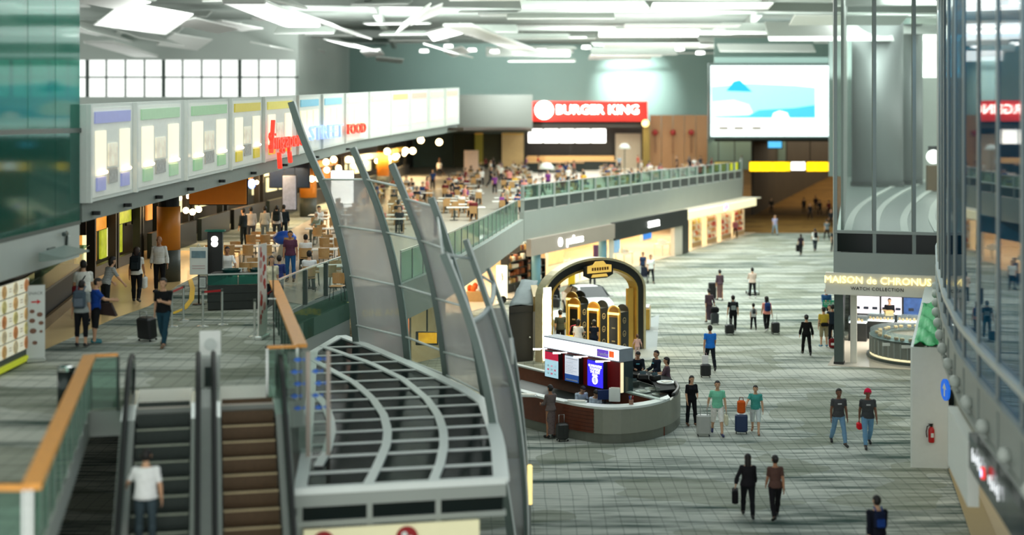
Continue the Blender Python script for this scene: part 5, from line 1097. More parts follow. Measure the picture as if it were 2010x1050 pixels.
# --- ground floor, near
P = person('woman in black with a black shoulder bag, walking away at the bottom', g(1468, 1016), -8, wk(WALK, aL=(-8, 26, 20, 5)), 1.60, True, fat=1.12, shirt=((28, 26, 30), .9), pants=(K_, 1), hair=('long', (24, 18, 16)))
handbag('large black bag on the left arm of the woman in black', P, 'L', (18, 18, 20), .4, .34, .16, .02)
P = person('woman with bare brown arms and dark blouse, walking away beside the woman in black', g(1522, 1019), 4, WALK2, 1.60, True, fat=1.05, skin='b', shirt=((92, 66, 58), .35), pants=((24, 22, 26), 1), hair=('bun', (26, 20, 18)))
P = person('man in dark navy with a blue rucksack at the bottom right', g(1722, 1126), 6, WALK, 1.72, shirt=((18, 22, 34), .9), pants=((22, 24, 32), 1), fat=1.08)
pack('blue and black rucksack on the man at the bottom right', P, (20, 30, 56), (24, 60, 130), .85)
P = person('man in charcoal tee and washed jeans, left of the two walking this way', g(1646, 873), 184, wk(WALK, aL=(4, 9, 14, 2), aR=(-4, 9, 14, 2)), 1.74, skin='c', shirt=((72, 72, 74), .3), pants=((112, 150, 180), 1), strip=((190, 190, 190), .14))
P = person('man in charcoal tee, jeans and crimson turban, right of the pair', g(1703, 877), 178, wk(WALK2, aL=(8, 9, 16, 2)), 1.78, skin='c', fat=1.05, shirt=((66, 68, 70), .3), pants=((104, 146, 178), 1), hair=('turban', (206, 20, 66)), strip=((180, 180, 180), .145))
handbag('red carrier bag in the hand of the man with the crimson turban', P, 'R', (220, 30, 40), .26, .2, .14, .06, 'carrier_bag')
P = person('woman in black shirt and trousers standing left of the man in mint', g(1357, 836), 196, wk(STAND, aL=(10, 8, 70, 25), aR=(5, 10, 20, 5), lh=8, rh=-4), 1.60, True, shirt=(K_, .45), pants=(K_, 1), hair=('long', (28, 20, 18)), shoes=(110, 80, 60))
P = person('man in mint tee and white shorts pulling a silver suitcase', g(1408, 853), 178, wk(WALK, aR=(-20, 16, 10, 0), aL=(6, 12, 14, 2)), 1.72, skin='a', shirt=((126, 206, 172), .32), pants=((236, 234, 228), .52), shoes=(40, 46, 90))
suitcase('silver hard suitcase behind the man in mint', g(1381, 856), 178, (176, 178, 172), .62, .44, .26)
handbag('cream carrier bag carried by the man in mint', P, 'L', (224, 220, 190), .34, .34, .1, .08, 'carrier_bag')
P = person('boy in teal tee and pale shorts with an orange and a navy case', g(1483, 850), 168, wk(WALK, aR=(42, 22, 20, 4), aL=(0, 12, 12, 2)), 1.53, skin='a', shirt=((70, 158, 148), .32), pants=((206, 216, 214), .52), shoes=(150, 110, 80))
suitcase('navy suitcase beside the boy in teal', g(1455, 851), 172, (20, 48, 88), .56, .4, .26, 0, 0)
t = thing('travel_bag', 'orange upright bag standing on the navy suitcase', 'bag', Vector(g(1455, 851)) + Vector((0, 0, .64)), R(-8)); b = MB(); b.box((0, 0, .2), (.26, .2, .42), bev=.05); b.build('bag_body', cmat((208, 92, 30)), t); b = MB(); b.tube([(-.07, 0, .4), (-.05, 0, .5), (.05, 0, .5), (.07, 0, .4)], .014, 6); b.build('bag_handle', cmat((120, 50, 20)), t)
# --- ground floor, middle
P = person('man in bright blue tee walking away with a black case', g(1394, 727), 3, wk(WALK, aL=(-14, 10, 8, 0)), 1.80, shirt=((36, 116, 206), .33), pants=((24, 28, 34), 1), skin='b')
suitcase('black suitcase pulled by the man in bright blue', g(1385, 741), 0, (24, 26, 28), .46, .4, .24, 0, .34)
t = thing('carrier_bag', 'white paper bag standing on the black suitcase of the man in blue', 'bag', Vector(g(1385, 741)) + Vector((-.02, -.02, .53)), 0); b = MB(); b.box((0, 0, .16), (.24, .1, .32), bev=.01); b.build('bag_body', cmat((226, 222, 220)), t); b = MB(); b.tube([(-.06, 0, .32), (-.04, 0, .42), (.04, 0, .42), (.06, 0, .32)], .008, 6); b.build('bag_handle', cmat((190, 150, 150)), t)
P = person('woman in an all black bodysuit walking away past the watch shop', g(1583, 697), -4, wk(WALK, aL=(4, 16, 12, 2), aR=(-2, 16, 12, 2)), 1.72, True, shirt=((18, 18, 20), .95), pants=((18, 18, 20), 1), hair=('bun', (24, 18, 16)))
P = person('man in black tee with a pale grey rucksack', g(1439, 652), -4, wk(WALK2, aL=(-12, 12, 10, 0)), 1.74, shirt=((22, 26, 30), .35), pants=(K_, 1), skin='a')
pack('pale grey and black rucksack on the man in black', P, (40, 44, 48), (150, 160, 160), .95)
suitcase('black tilted suitcase behind the man with the grey rucksack', g(1432, 657), 12, (30, 32, 36), .42, .42, .24, 0, .3)
P = person('small boy with a grey rucksack between the two adults', g(1479, 648), 2, wk(WALK, lh=14, rh=-8), 1.22, child=True, shirt=((210, 214, 212), .35), pants=((24, 26, 30), 1), skin='a')
pack('grey rucksack on the small boy', P, (90, 98, 100), (60, 66, 70), .72)
P = person('woman in coral tee with a royal blue rucksack', g(1505, 651), 4, wk(WALK2, aR=(-16, 10, 10, 0)), 1.66, True, shirt=((236, 150, 136), .34), pants=((22, 22, 26), 1), hair=('bob', (26, 18, 16)), shoes=(220, 220, 220))
pack('royal blue rucksack on the woman in coral', P, (40, 72, 132), (28, 48, 100), .95)
suitcase('black suitcase with small white tag behind the woman in coral', g(1522, 656), 10, (34, 36, 40), .5, .38, .24, 0, .5)
BT1 = batik((84, 60, 70), (40, 34, 70)); BT2 = batik((104, 76, 72), (64, 34, 40))
P = person('flight attendant in long patterned dress walking away, farther of the two', g(1413, 590), 2, wk(WALK, lh=10, rh=-8, rk=8, aL=(-6, 10, 12, 2)), 1.66, True, shirt=(BT1, .7), pants=None, skirt=(BT2, .9, 0), hair=('bun', (20, 16, 16)))
P = person('flight attendant in long patterned dress with a black wheeled case', g(1392, 634), 6, wk(WALK, lh=10, rh=-8, rk=8, aR=(-14, 14, 8, 0)), 1.64, True, shirt=(BT1, .7), pants=None, skirt=(batik((70, 54, 66), (36, 30, 60)), .9, 0), hair=('bun', (20, 16, 16)))
suitcase('grey black wheeled case of the nearer flight attendant', g(1403, 637), 8, (58, 64, 70), .5, .38, .24, 0, .3); 
t = thing('travel_bag', 'black bag lying on top of the grey wheeled case', 'bag', Vector(g(1403, 637)) + Vector((0, 0, .565)), 0); b = MB(); b.box((0, 0, .14), (.4, .26, .28), bev=.06); b.build('bag_body', cmat((24, 26, 30)), t); b = MB(); b.tube([(-.1, 0, .27), (-.06, 0, .36), (.06, 0, .36), (.1, 0, .27)], .012, 6); b.build('bag_handle', cmat((20, 20, 22)), t)
suitcase('tall black case in front of the nearer flight attendant', g(1398, 588), 0, (22, 24, 28), .9, .42, .3, 0, 0)
P = person('person in loose cream shirt pushing a small trolley away', g(1477, 586), 0, wk(WALK, lh=12, rh=-10, aL=(40, 6, 30, 5), aR=(40, 6, 30, 5)), 1.68, shirt=((222, 200, 184), .85), pants=((28, 28, 32), 1), shoes=(220, 220, 220), fat=1.08)
q = g(1477, 578); t = thing('luggage_trolley', 'small steel luggage trolley pushed by the person in cream', 'trolley', q)
b = MB(); b.box((0, 0, .16), (.6, .8, .05)); b.build('platform', M_steel, t); b = MB(); b.tube([(-.3, -.38, .18), (-.3, -.46, .95), (.3, -.46, .95), (.3, -.38, .18)], .025, 8); b.build('push_handle', M_steel, t)
for sx in (-.3, .3):
    for sy in (-.35, .35): b = MB(); b.lathe([(0, -.03), (.08, -.03), (.08, .03), (0, .03)], 12, M=Matrix.Translation((sx, sy, .08)) @ Matrix.Rotation(R(90), 4, 'Y')); b.build('wheel', M_rubber, t)
P = person('man in mustard tee and khaki shorts waiting by the watch shop', g(1617, 681), 8, STAND, 1.70, shirt=((206, 176, 66), .35), pants=((150, 140, 110), .55), shoes=(60, 120, 150), skin='a')
t = thing('waist_bag', 'black waist bag on the man in mustard', 'bag', Vector(g(1617, 681)) + Vector((0, -.2, 1.0)), R(8)); b = MB(); b.box((0, 0, 0), (.34, .12, .17), bev=.04); b.build('bag_body', cmat((24, 24, 26)), t); b = MB(); b.tube([(-.17, .02, .03), (-.22, .12, .03), (-.2, .2, .03)], .014, 6); b.build('strap', cmat((20, 20, 20)), t)
P = person('man in navy tee standing right of the man in mustard', g(1634, 676), -10, STAND, 1.72, shirt=((34, 46, 60), .35), pants=((24, 28, 34), 1), skin='b')
t = thing('travel_bag', 'maroon bag standing at the feet of the man in navy', 'bag', g(1634, 684), 0); b = MB(); b.box((0, 0, .22), (.3, .22, .42), bev=.06); b.build('bag_body', cmat((120, 30, 34)), t); b = MB(); b.tube([(-.08, 0, .42), (-.05, 0, .5), (.05, 0, .5), (.08, 0, .42)], .012, 6); b.build('bag_handle', cmat((60, 20, 20)), t); b = MB(); b.box((0, -.115, .2), (.18, .02, .1)); b.build('white_badge', cmat(W_), t)
P = person('boy in white tee behind the man in mustard', g(1628, 664), 175, STAND, 1.45, child=True, shirt=(W_, .35), pants=((40, 44, 50), .55))
P = person('balding man in blue and green jacket holding a green sign', g(1622, 638), 176, wk(STAND, aL=(30, 4, 70, 20), aR=(30, 4, 70, 20)), 1.74, skin='b', shirt=((40, 84, 130), .95), pants=(K_, 1), hair=('bald', (60, 54, 50)), fat=1.1)
q = Vector(g(1622, 638)); t = thing('hand_sign', 'green sign board with white lettering held by the balding man', 'sign', q + Vector((0.05, -.42, 1.08))); b = MB(); b.box((0, 0, 0), (.62, .03, .34), bev=.008); b.build('board', mat('green_board', (40, 160, 120), .5), t); txt('sign_letters', 'TOUR', .2, RM[t.name] @ FM((0, -.018, 0), (1, 0, 0), (0, 0, 1)), M_white, t, .003)
for (px, py, lab, sh, pa, hg, fc, hr) in ((1572, 501, 'dark clothed woman with a shoulder bag far up the grey carpet', (44, 36, 44), K_, 1.58, 4, 'long'), (1600, 493, 'man in white tee with a black rucksack far up the grey carpet', W_, (30, 40, 50), 1.72, 2, 'short'), (1521, 461, 'man in lavender shirt and pale jeans at the edge of the brown carpet', (170, 172, 206), (140, 170, 190), 1.74, 185, 'short'),
        (1623, 471, 'person in grey top and dark trousers near the glass building corner', (110, 120, 124), K_, 1.72, 5, 'short'), (1637, 495, 'person in black at the very corner of the glass building', (28, 32, 40), K_, 1.74, 0, 'short'),
        (1277, 556, 'man in white shirt and black trousers before the gift shops', W_, K_, 1.76, 186, 'short'), (1254, 603, 'woman in dark dress half hidden by the golden arch', (40, 34, 38), (60, 40, 44), 1.64, 190, 'long'), (1262, 545, 'woman in navy leaning on a pushchair before the gift shops', (40, 60, 90), (40, 44, 52), 1.62, 170, 'bob')):
    P = person(lab, g(px, py), fc, wk(WALK if px % 2 else WALK2), hg, hr != 'short', shirt=(sh, .4), pants=(pa, 1), hair=(hr, (28, 22, 20)), vox=.022, fat=1.05)
    if px == 1600: pack('black rucksack on the far man in white tee', P, (24, 26, 30), (30, 32, 36), 1)
    if px == 1572: handbag('large black bag carried by the far woman in dark clothes', P, 'L', (20, 20, 22), .4, .5, .16, 0)
q = g(1264, 556); t = thing('pushchair', 'dark folding pushchair before the gift shops', 'pushchair', q, R(170)); b = MB(); b.add([(-.22, -.2, .45), (.22, -.2, .45), (.22, .25, .4), (-.22, .25, .4), (-.22, -.35, .95), (.22, -.35, .95)], [(0, 1, 2, 3), (4, 5, 1, 0), (3, 2, 1, 0), (0, 1, 5, 4)]); b.build('seat', cmat((30, 36, 50)), t)
for sx in (-.24, .24):
    b = MB(); b.tube([(sx, -.55, 1.0), (sx, -.2, .5), (sx, .3, .08)], .02, 6); b.tube([(sx, .1, .5), (sx, -.3, .08)], .02, 6); b.build('frame_side', M_steel, t)
    for sy in (-.3, .3): b = MB(); b.lathe([(0, -.02), (.08, -.02), (.08, .02), (0, .02)], 12, M=Matrix.Translation((sx, sy, .08)) @ Matrix.Rotation(R(90), 4, 'Y')); b.build('wheel', M_rubber, t)
# far silhouettes on the brown carpet
for k, (px, py, c, lab) in enumerate(((1578, 420, (36, 32, 30), 'leftmost of the dark group on the brown carpet'), (1590, 432, (28, 28, 30), 'nearest of the dark group on the brown carpet'), (1601, 415, (60, 44, 40), 'third of the dark group on the brown carpet'), (1609, 424, (24, 26, 30), 'rightmost of the dark group on the brown carpet'), (1514, 421, (44, 40, 34), 'lone dark figure up the brown carpet'), (1497, 392, (50, 44, 38), 'distant dark figure by the left wall of the brown corridor'), (1489, 390, (40, 34, 30), 'distant dark figure next to the left corridor wall'), (1503, 383, (34, 34, 36), 'most distant dark figure at the left of the corridor'), (1556, 352, (40, 40, 42), 'tiny dark figure below the white arrow sign'), (1627, 425, (96, 40, 36), 'far figure in dark red at the right of the corridor'), (1631, 448, (40, 40, 40), 'far figure in black at the right edge of the corridor'), (1443, 468, (150, 84, 90), 'woman in dusty pink before the bright gift shop'))):
    person(f'person standing, {lab}', g(px, py), 180 if k % 3 else 0, WALK if k % 2 else STAND, 1.7, k % 3 == 0, shirt=(c, .8), pants=((30, 28, 26), 1), vox=.035)
# --- information desk
def gz(px, py, z): p = G(px, py, z); return p
P = person('kebaya clad attendant in brown standing at the front of the desk', g(1081, 860), 30, wk(STAND, aL=(20, 6, 60, 10), aR=(20, 6, 60, 10)), 1.62, True, skin='b', shirt=((112, 100, 96), .8), pants=None, skirt=(batik((112, 96, 92), (84, 70, 72)), .92, 0), hair=('bun', (24, 20, 18)))
suitcase('dark suitcase standing behind the brown clad attendant at the desk', g(1104, 866), 20, (44, 46, 44), .5, .36, .26, 0, .3)
DZ = .0
for (px, hy, Y, z0, fc, lab, sh, ps_, fem) in ((1251, 696, 51.1, 0, 182, 'dark suited clerk with a name badge bending over the rear counter', (24, 30, 40), wk(STAND, lean=12, nod=25, aL=(40, 6, 60, 20), aR=(40, 6, 60, 20)), False), (1290, 694, 50.9, 0, 115, 'dark suited clerk standing at the rear counter in profile', (26, 34, 48), wk(STAND, aL=(20, 6, 50, 10), aR=(20, 6, 50, 10)), False)):
    x = (px - CX) / F * Y; P = person(lab, (x, Y, .01), fc, ps_, 1.72, fem, shirt=(sh, .96), pants=((22, 24, 30), 1), strip=((90, 170, 190), .15), eyes=True, vox=.015)
P = person('flight attendant in patterned dress leaning at the rear counter end', ((1310 - CX) / F * 50.0, 50.0, .01), 80, wk(STAND, aL=(30, 6, 60, 15), aR=(35, 6, 50, 10)), 1.62, True, shirt=(BT1, .6), pants=None, skirt=(BT2, .9, 0), hair=('bob', (24, 18, 18)), vox=.015)
for (px, Y, fc, lab, sh, hr) in ((1228, 49.1, -70, 'man in navy polo seated behind the signage wall of the desk', (24, 52, 120), 'short'), (1137, 47.4, 20, 'clerk in pale blue shirt bent over at the front counter', (196, 212, 226), 'short'), (1166, 46.7, 10, 'clerk in white shirt head down at the front counter', (206, 222, 238), 'bob')):
    x = (px - CX) / F * Y; P = person(lab, (x, Y, .01), fc + 180 if px < 1200 else fc, wk(SIT, lean=24 if px < 1200 else 8, nod=30 if px < 1200 else 5), 1.66, hr == 'bob', shirt=(sh, .6), pants=((30, 32, 40), 1), hair=(hr, (22, 18, 16)), vox=.015)
    t = thing('office_stool', 'black swivel stool under the ' + lab.split(' bent')[0].split(' head')[0].split(' seated')[0], 'stool', (x, Y, .0), 0); b = MB(); b.lathe([(0, .34), (.2, .34), (.21, .38), (.18, .405), (0, .405)], 16); b.build('seat', M_black, t); b = MB(); b.cyl((0, 0, .04), .03, .3, 8); b.build('column', M_steel, t); b = MB(); b.lathe([(0, 0), (.24, 0), (.22, .03), (.04, .06), (0, .06)], 16); b.build('base', M_black, t)
# --- golden kiosk visitors
P = person('man in dark olive tee at the first golden pillar', g(1100, 690), 12, wk(STAND, aR=(40, 10, 40, 5)), 1.74, shirt=((56, 62, 56), .35), pants=(K_, 1))
P = person('woman in white tee with a pink strap at the golden pillars', g(1135, 706), -14, wk(STAND, aR=(35, 12, 50, 8)), 1.62, True, fat=1.08, shirt=((232, 228, 224), .4), pants=((30, 30, 34), 1), hair=('bob', (26, 18, 16)))
t = thing('shoulder_bag', 'yellow bag at the left side of the woman in white', 'bag', Vector(g(1121, 704)) + Vector((0, 0, .8)), 0); b = MB(); b.box((0, 0, 0), (.3, .2, .32), bev=.05); b.build('bag_body', cmat((232, 186, 20)), t); b = MB(); b.tube([(-.1, 0, .15), (.0, .05, .55), (.2, .0, .6)], .014, 6); b.build('strap', cmat((220, 90, 110)), t)
P = person('woman in navy dress at the middle golden pillar', g(1166, 704), -8, wk(STAND, aL=(40, 10, 45, 8)), 1.56, True, shirt=((24, 34, 50), .3), pants=None, skirt=((24, 34, 50), .55, .04), hair=('bob', (22, 18, 18)))
P = person('toddler in pale pink top on the grey mat', g(1251, 706), 2, wk(STAND, aL=(6, 24, 14, 2), aR=(6, 24, 14, 2)), 1.0, child=True, skin='d', shirt=((236, 190, 178), .5), pants=((220, 190, 184), .9), hair=('bun', (110, 70, 50)))
P = person('person in black robe behind the arch with a wheeled bag', g(1092, 596), 160, STAND, 1.62, True, fat=1.15, shirt=(K_, .95), pants=None, skirt=((22, 24, 26), .92, .08), hair=('hijab', (24, 26, 28)))
suitcase('black wheeled bag with white tag beside the person in black robe', g(1092, 606), 150, (26, 28, 30), .5, .38, .26, 0, .2)
P = person('person in dark blue under the arch emblem', g(1163, 563), 178, wk(WALK), 1.74, shirt=((40, 44, 54), .8), pants=((26, 30, 40), 1), vox=.022)
# --- watch shop assistant
p = rp(1.6, 8.5); P = person('shop assistant in black behind the watch cases', (p.x, p.y, .03), 160, wk(STAND, aL=(30, 8, 80, 20), aR=(30, 8, 80, 20)), 1.7, shirt=((22, 22, 26), .95), pants=(K_, 1), vox=.02)
t = thing('carton', 'open tan carton held by the shop assistant', 'carton', p + Vector((-.15, -.45, 1.15))); b = MB(); b.box((0, 0, 0), (.36, .3, .24)); b.build('box', cmat((190, 160, 110)), t); b = MB(); b.box((-.24, 0, .13), (.14, .3, .012)); b.build('flap', cmat((200, 172, 124)), t)
# --- mezzanine walkway, left
P = person('woman with grey hair crop and slate rucksack, back turned, at the snack stall', g(160, 681, MZ), 0, wk(STAND, aL=(0, 14, 10, 0)), 1.62, True, fat=1.1, shirt=((150, 158, 156), .4), pants=((22, 24, 28), .8), hair=('short', (30, 24, 22)))
pack('slate blue rucksack on the woman at the snack stall', P, (78, 92, 104), (104, 116, 128), 1.1)
P = person('man in royal blue tee and black shorts opening a dark bag', g(187, 674, MZ), -62, wk(STAND, aL=(40, 8, 40, 10), aR=(44, 8, 40, 10), nod=14), 1.62, fat=1.12, skin='a', shirt=((22, 66, 150), .36), pants=((26, 28, 30), .6), shoes=(40, 120, 130))
t = thing('carrier_bag', 'crumpled brown black bag held out by the man in royal blue', 'bag', AT(211, 608, 36.6)); b = MB(); b.add([(-.24, -.1, -.1), (.24, -.1, -.16), (.24, .1, -.16), (-.24, .1, -.1), (-.16, -.06, .16), (.1, -.06, .18), (.1, .06, .18), (-.16, .06, .16)], [(3, 2, 1, 0), (4, 5, 6, 7), (0, 1, 5, 4), (1, 2, 6, 5), (2, 3, 7, 6), (3, 0, 4, 7)]); b.build('bag_body', cmat((52, 40, 36)), t); b = MB(); b.tube([(-.12, 0, .15), (-.08, 0, .24), (.02, 0, .25), (.06, 0, .17)], .012, 6); b.build('bag_handle', cmat((40, 30, 28)), t)
P = person('man in white tee with a black shoulder strap at the stall counter', g(164, 640, MZ), 20, wk(STAND, lean=10, aL=(30, 10, 30, 5), aR=(30, 10, 30, 5)), 1.76, fat=1.15, shirt=((236, 236, 228), .4), pants=((30, 34, 40), 1))
o, J = P; c = [J['shR'] + Vector((-.08, -.06, .05)), J['chest'] + Vector((.0, -.15, 0)), J['waist'] + Vector((-.14, -.12, -.02))]
t = thing('shoulder_strap', 'black bag strap slung over the man in white tee', 'strap', RM[o.name] @ c[1]); b = MB(); b.tube([RM[o.name] @ v for v in c], .02, 6); b.build('strap', M_black, t, world=True); b = MB(); b.box(RM[o.name] @ (c[2] + Vector((-.06, 0, -.1))), (.2, .12, .24), bev=.03); b.build('bag_body', cmat((120, 30, 36)), t, world=True)
P = person('person in striped top leaning at the stall counter', g(207, 618, MZ), -40, wk(STAND, lean=22, aL=(30, 10, 40, 5), aR=(40, 25, 20, 0)), 1.66, True, shirt=(stripes((40, 50, 56), (220, 224, 220), 9), .45), pants=((36, 40, 44), 1), hair=('bob', (28, 22, 20)))
P = person('woman in white tee with a black rucksack walking away on beige tiles', g(268, 594, MZ), 2, wk(WALK, lh=14, rh=-10), 1.68, True, fat=1.05, skin='b', shirt=((236, 236, 230), .3), pants=((22, 24, 28), 1), hair=('bob', (60, 44, 36)))
pack('black rucksack with pale logo on the woman in white tee', P, (24, 32, 36), (34, 44, 48), 1.1)
handbag('black and white carrier bag in the hand of the woman with the black rucksack', P, 'R', (222, 222, 216), .34, .36, .12, .06, 'carrier_bag')
P = person('bald man in white long sleeved shirt and black trousers facing this way', g(313, 574, MZ), 178, wk(STAND, aL=(-4, 12, 12, 2), aR=(-4, 12, 12, 2)), 1.80, fat=1.08, skin='b', shirt=((230, 230, 224), .96), pants=((24, 24, 26), 1), hair=('bald', (90, 80, 74)))
P = person('man in black tee and teal jeans pulling a black suitcase', g(321, 680, MZ), 172, wk(WALK, aR=(-16, 12, 10, 0), aL=(30, 8, 80, 30)), 1.72, fat=1.04, skin='a', shirt=((18, 20, 22), .4), pants=((30, 64, 78), 1), shoes=(110, 84, 62))
suitcase('large black soft suitcase pulled by the man in black tee', g(290, 669, MZ), 150, (24, 26, 28), .56, .48, .3, -6, .22)
# man on the escalator
q = c1 - EY * (.4 * 9 - .2) - EX * .22; q.z = MZ - (.27 + .222 * 7) + .014
P = person('man in white shirt riding the left escalator, hand on the rail', q, 8, wk(STAND, aL=(34, 26, 30, 0), aR=(0, 14, 14, 4), lh=4, lean=5), 1.72, fat=1.1, skin='a', shirt=((232, 234, 232), .4), pants=((60, 74, 80), 1))
# food court kiosk and near tables
P = person('cook in white top standing behind the black wood kiosk', g(446, 582, MZ), 185, wk(STAND, aL=(30, 24, 50, 5), aR=(30, 24, 50, 5)), 1.56, skin='b', shirt=((240, 240, 236), .55), pants=(K_, 1))
P = person('girl with long dark hair and cream vest walking past the kiosk', g(533, 610, MZ), 195, wk(WALK), 1.64, True, skin='a', shirt=((226, 220, 190), .4), pants=((40, 44, 50), 1), hair=('long', (60, 54, 50)))
P = person('man in plum tee and blue jeans standing among the tables', g(570, 553, MZ), 178, wk(STAND, aL=(2, 10, 16, 2)), 1.74, skin='b', shirt=((92, 54, 74), .35), pants=((40, 90, 140), 1))
P = person('child in navy plaid facing the man in plum', g(548, 590, MZ), 0, STAND, 1.35, child=True, shirt=(stripes((24, 34, 80), (40, 60, 140), 8), .5), pants=((30, 40, 80), .9))
P = person('man in white tee seated at the long white table, back turned', g(600, 530, MZ), 10, SIT, 1.72, shirt=((238, 238, 236), .35), pants=((30, 34, 44), 1), fat=1.1, vox=.017)
P = person('man in white tee seated with back turned near the glass railing', g(607, 572, MZ), 8, SIT, 1.72, shirt=((230, 232, 234), .35), pants=((70, 80, 88), 1), fat=1.1, vox=.017)
P = person('woman in white headscarf and grey robe at a far table', g(624, 470, MZ), 150, SIT, 1.66, True, shirt=((150, 168, 156), .95), pants=((110, 124, 116), 1), hair=('hijab', (232, 230, 224)), vox=.02)
for k, (px, py, sh, pa, lab, fc) in enumerate(((493, 482, (200, 190, 182), (70, 70, 76), 'customer in beige top queueing at the orange lit stall', 20), (520, 480, (188, 186, 176), (120, 130, 130), 'customer in pale grey shirt in the stall queue', 10), (543, 478, (206, 200, 196), (60, 66, 70), 'customer in off white top with a black rucksack in the queue', 5), (478, 486, (30, 40, 44), (26, 34, 36), 'customer in black at the head of the stall queue', 60), (557, 476, (36, 48, 54), (30, 40, 44), 'customer in dark teal at the tail of the queue', 0))):
    P = person(lab, g(px, py, MZ), fc, STAND, 1.7, k == 1, shirt=(sh, .8), pants=(pa, 1), vox=.02)
    if k == 2: pack('black rucksack in the stall queue', P, (30, 38, 42), (40, 48, 50), 1.1)
# ================================================================ INFORMATION DESK
def Gv(px, py, z): return G(px, py, z)
dk = thing('information_desk', 'boat shaped desk with red wood and grey front under a white counter top', 'desk', (3, 48, 0))
front_px = [(985, 752), (1016, 768), (1068, 781), (1120, 792), (1168, 800), (1200, 802), (1232, 800), (1262, 797), (1290, 791), (1312, 784), (1327, 775), (1332, 765)]
FRT = [Gv(x, y, 1.1) for (x, y) in front_px]; FRT = smooth(FRT, 34)
kw = min(range(len(FRT)), key=lambda i: abs(CX + F * FRT[i].x / FRT[i].y - 1170))
def plan(L): return [(p.x, p.y) for p in L]
b = MB(); b.ribbon(plan(FRT[:kw + 1]), .3, 1.06, .12); b.build('wood_front', M_redwood, dk, world=True)
for k in range(6): b = MB(); b.ribbon([(p.x - .012, p.y - .066) for p in FRT[:kw + 1]], .36 + k * .115, .372 + k * .115, .012); b.build('wood_joint', mat('joint_dark', (58, 28, 18), .6), dk, world=True)
b = MB(); b.ribbon(plan(FRT[kw:]), .3, 1.06, .12); b.build('grey_front', mat('desk_grey', (150, 152, 138), .4, .2, var=.06), dk, world=True)
b = MB(); b.ribbon([(p.x, p.y + .08) for p in FRT], .0, .3, .12); b.build('plinth', mat('desk_plinth', (120, 124, 112), .4, .2), dk, world=True)
inn = [p + Vector((-.02, .42, 0)) for p in FRT]
def topstrip(A, B, z, th, m, nm):
    b = MB(); n = len(A); vs = []
    for p, q in zip(A, B): vs += [(p.x, p.y, z), (q.x, q.y, z), (q.x, q.y, z - th), (p.x, p.y, z - th)]
    b.add(vs, [(4 * i + k, 4 * i + (k + 1) % 4, 4 * i + 4 + (k + 1) % 4, 4 * i + 4 + k) for i in range(n - 1) for k in range(4)] + [(3, 2, 1, 0), tuple(4 * (n - 1) + k for k in range(4))]); return b.build(nm, m, dk, world=True)
ke = len(FRT) - 5
topstrip([p + Vector((0, -.08, 0)) for p in FRT[:ke]], inn[:ke], 1.13, .07, M_white, 'counter_top')
rimc = smooth([FRT[ke] + Vector((0, 0, .05)), FRT[-3] + Vector((0, 0, .05)), FRT[-1] + Vector((0, 0, .05)), Gv(1331, 758, 1.15), Gv(1326, 750, 1.15)], 14)
b = MB(); b.tube(rimc, .06, 8); b.build('black_rim', M_black, dk, world=True)
SPA, SPB = Gv(990, 711, 1.1), Gv(1302, 787, 1.1)                    # spine between front and rear counters
b = MB(); b.bar((SPA.x, SPA.y, .55), (SPB.x, SPB.y, .55), .14, 1.1); b.build('spine_wall', M_redwood, dk, world=True)
b = MB(); b.bar((SPA.x, SPA.y, 1.12), (SPB.x, SPB.y, 1.12), .2, .05); b.build('spine_cap', M_lgrey, dk, world=True)
b = MB(); fl_ = [(p.x, p.y) for p in inn[:ke]]; 
REAR = [Gv(1331, 765, 1.05), Gv(1326, 751, 1.05), Gv(1311, 739, 1.05), Gv(1280, 731, 1.05), Gv(1238, 727, 1.05)]; RE = smooth(REAR, 16)
b = MB(); b.ribbon(plan(RE), .0, 1.02, .1); b.build('rear_front', M_dgrey, dk, world=True)
topstrip(RE, [p + Vector((-.75, -.35, 0)) for p in RE], 1.08, .06, mat('matt_black', (20, 24, 24), .7, spec=.1), 'rear_counter')
b = MB(); b.prism([(SPB.x - .1, SPB.y + .2)] + [(p.x - .06, p.y - .04) for p in RE[::3]] + [(RE[-1].x - 1.2, RE[-1].y - .2), (SPB.x - 1.6, SPB.y + 2.6)], .74, .8); b.build('inner_desk', M_black, dk, world=True)
b = MB(); b.prism([(SPB.x - .3, SPB.y + .4), (SPB.x + .25, SPB.y + 1.2), (SPB.x - 1.1, SPB.y + 2.9), (SPB.x - 1.4, SPB.y + 2.4)], .0, .74); b.build('desk_cabinet', M_dgrey, dk, world=True)
b = MB(); p0, p1 = Vector((SPB.x - 1.75, SPB.y + 2.0, 0)), Vector((SPB.x - .1, SPB.y + .1, 0)); b.slab([p0 + Z * 1.12, p1 + Z * 1.12, p1 + Z * 1.5, p0 + Z * 1.75], .02); b.build('glass_screen', M_clear, dk, world=True)
b = MB(); b.prism([(p.x, p.y) for p in inn[3:kw + 4:2]] + [(SPB.x - 1.0, SPB.y + .6), (SPA.x + .6, SPA.y - 1.6)], .72, .76); b.build('staff_worktop', M_darkwood, dk, world=True)
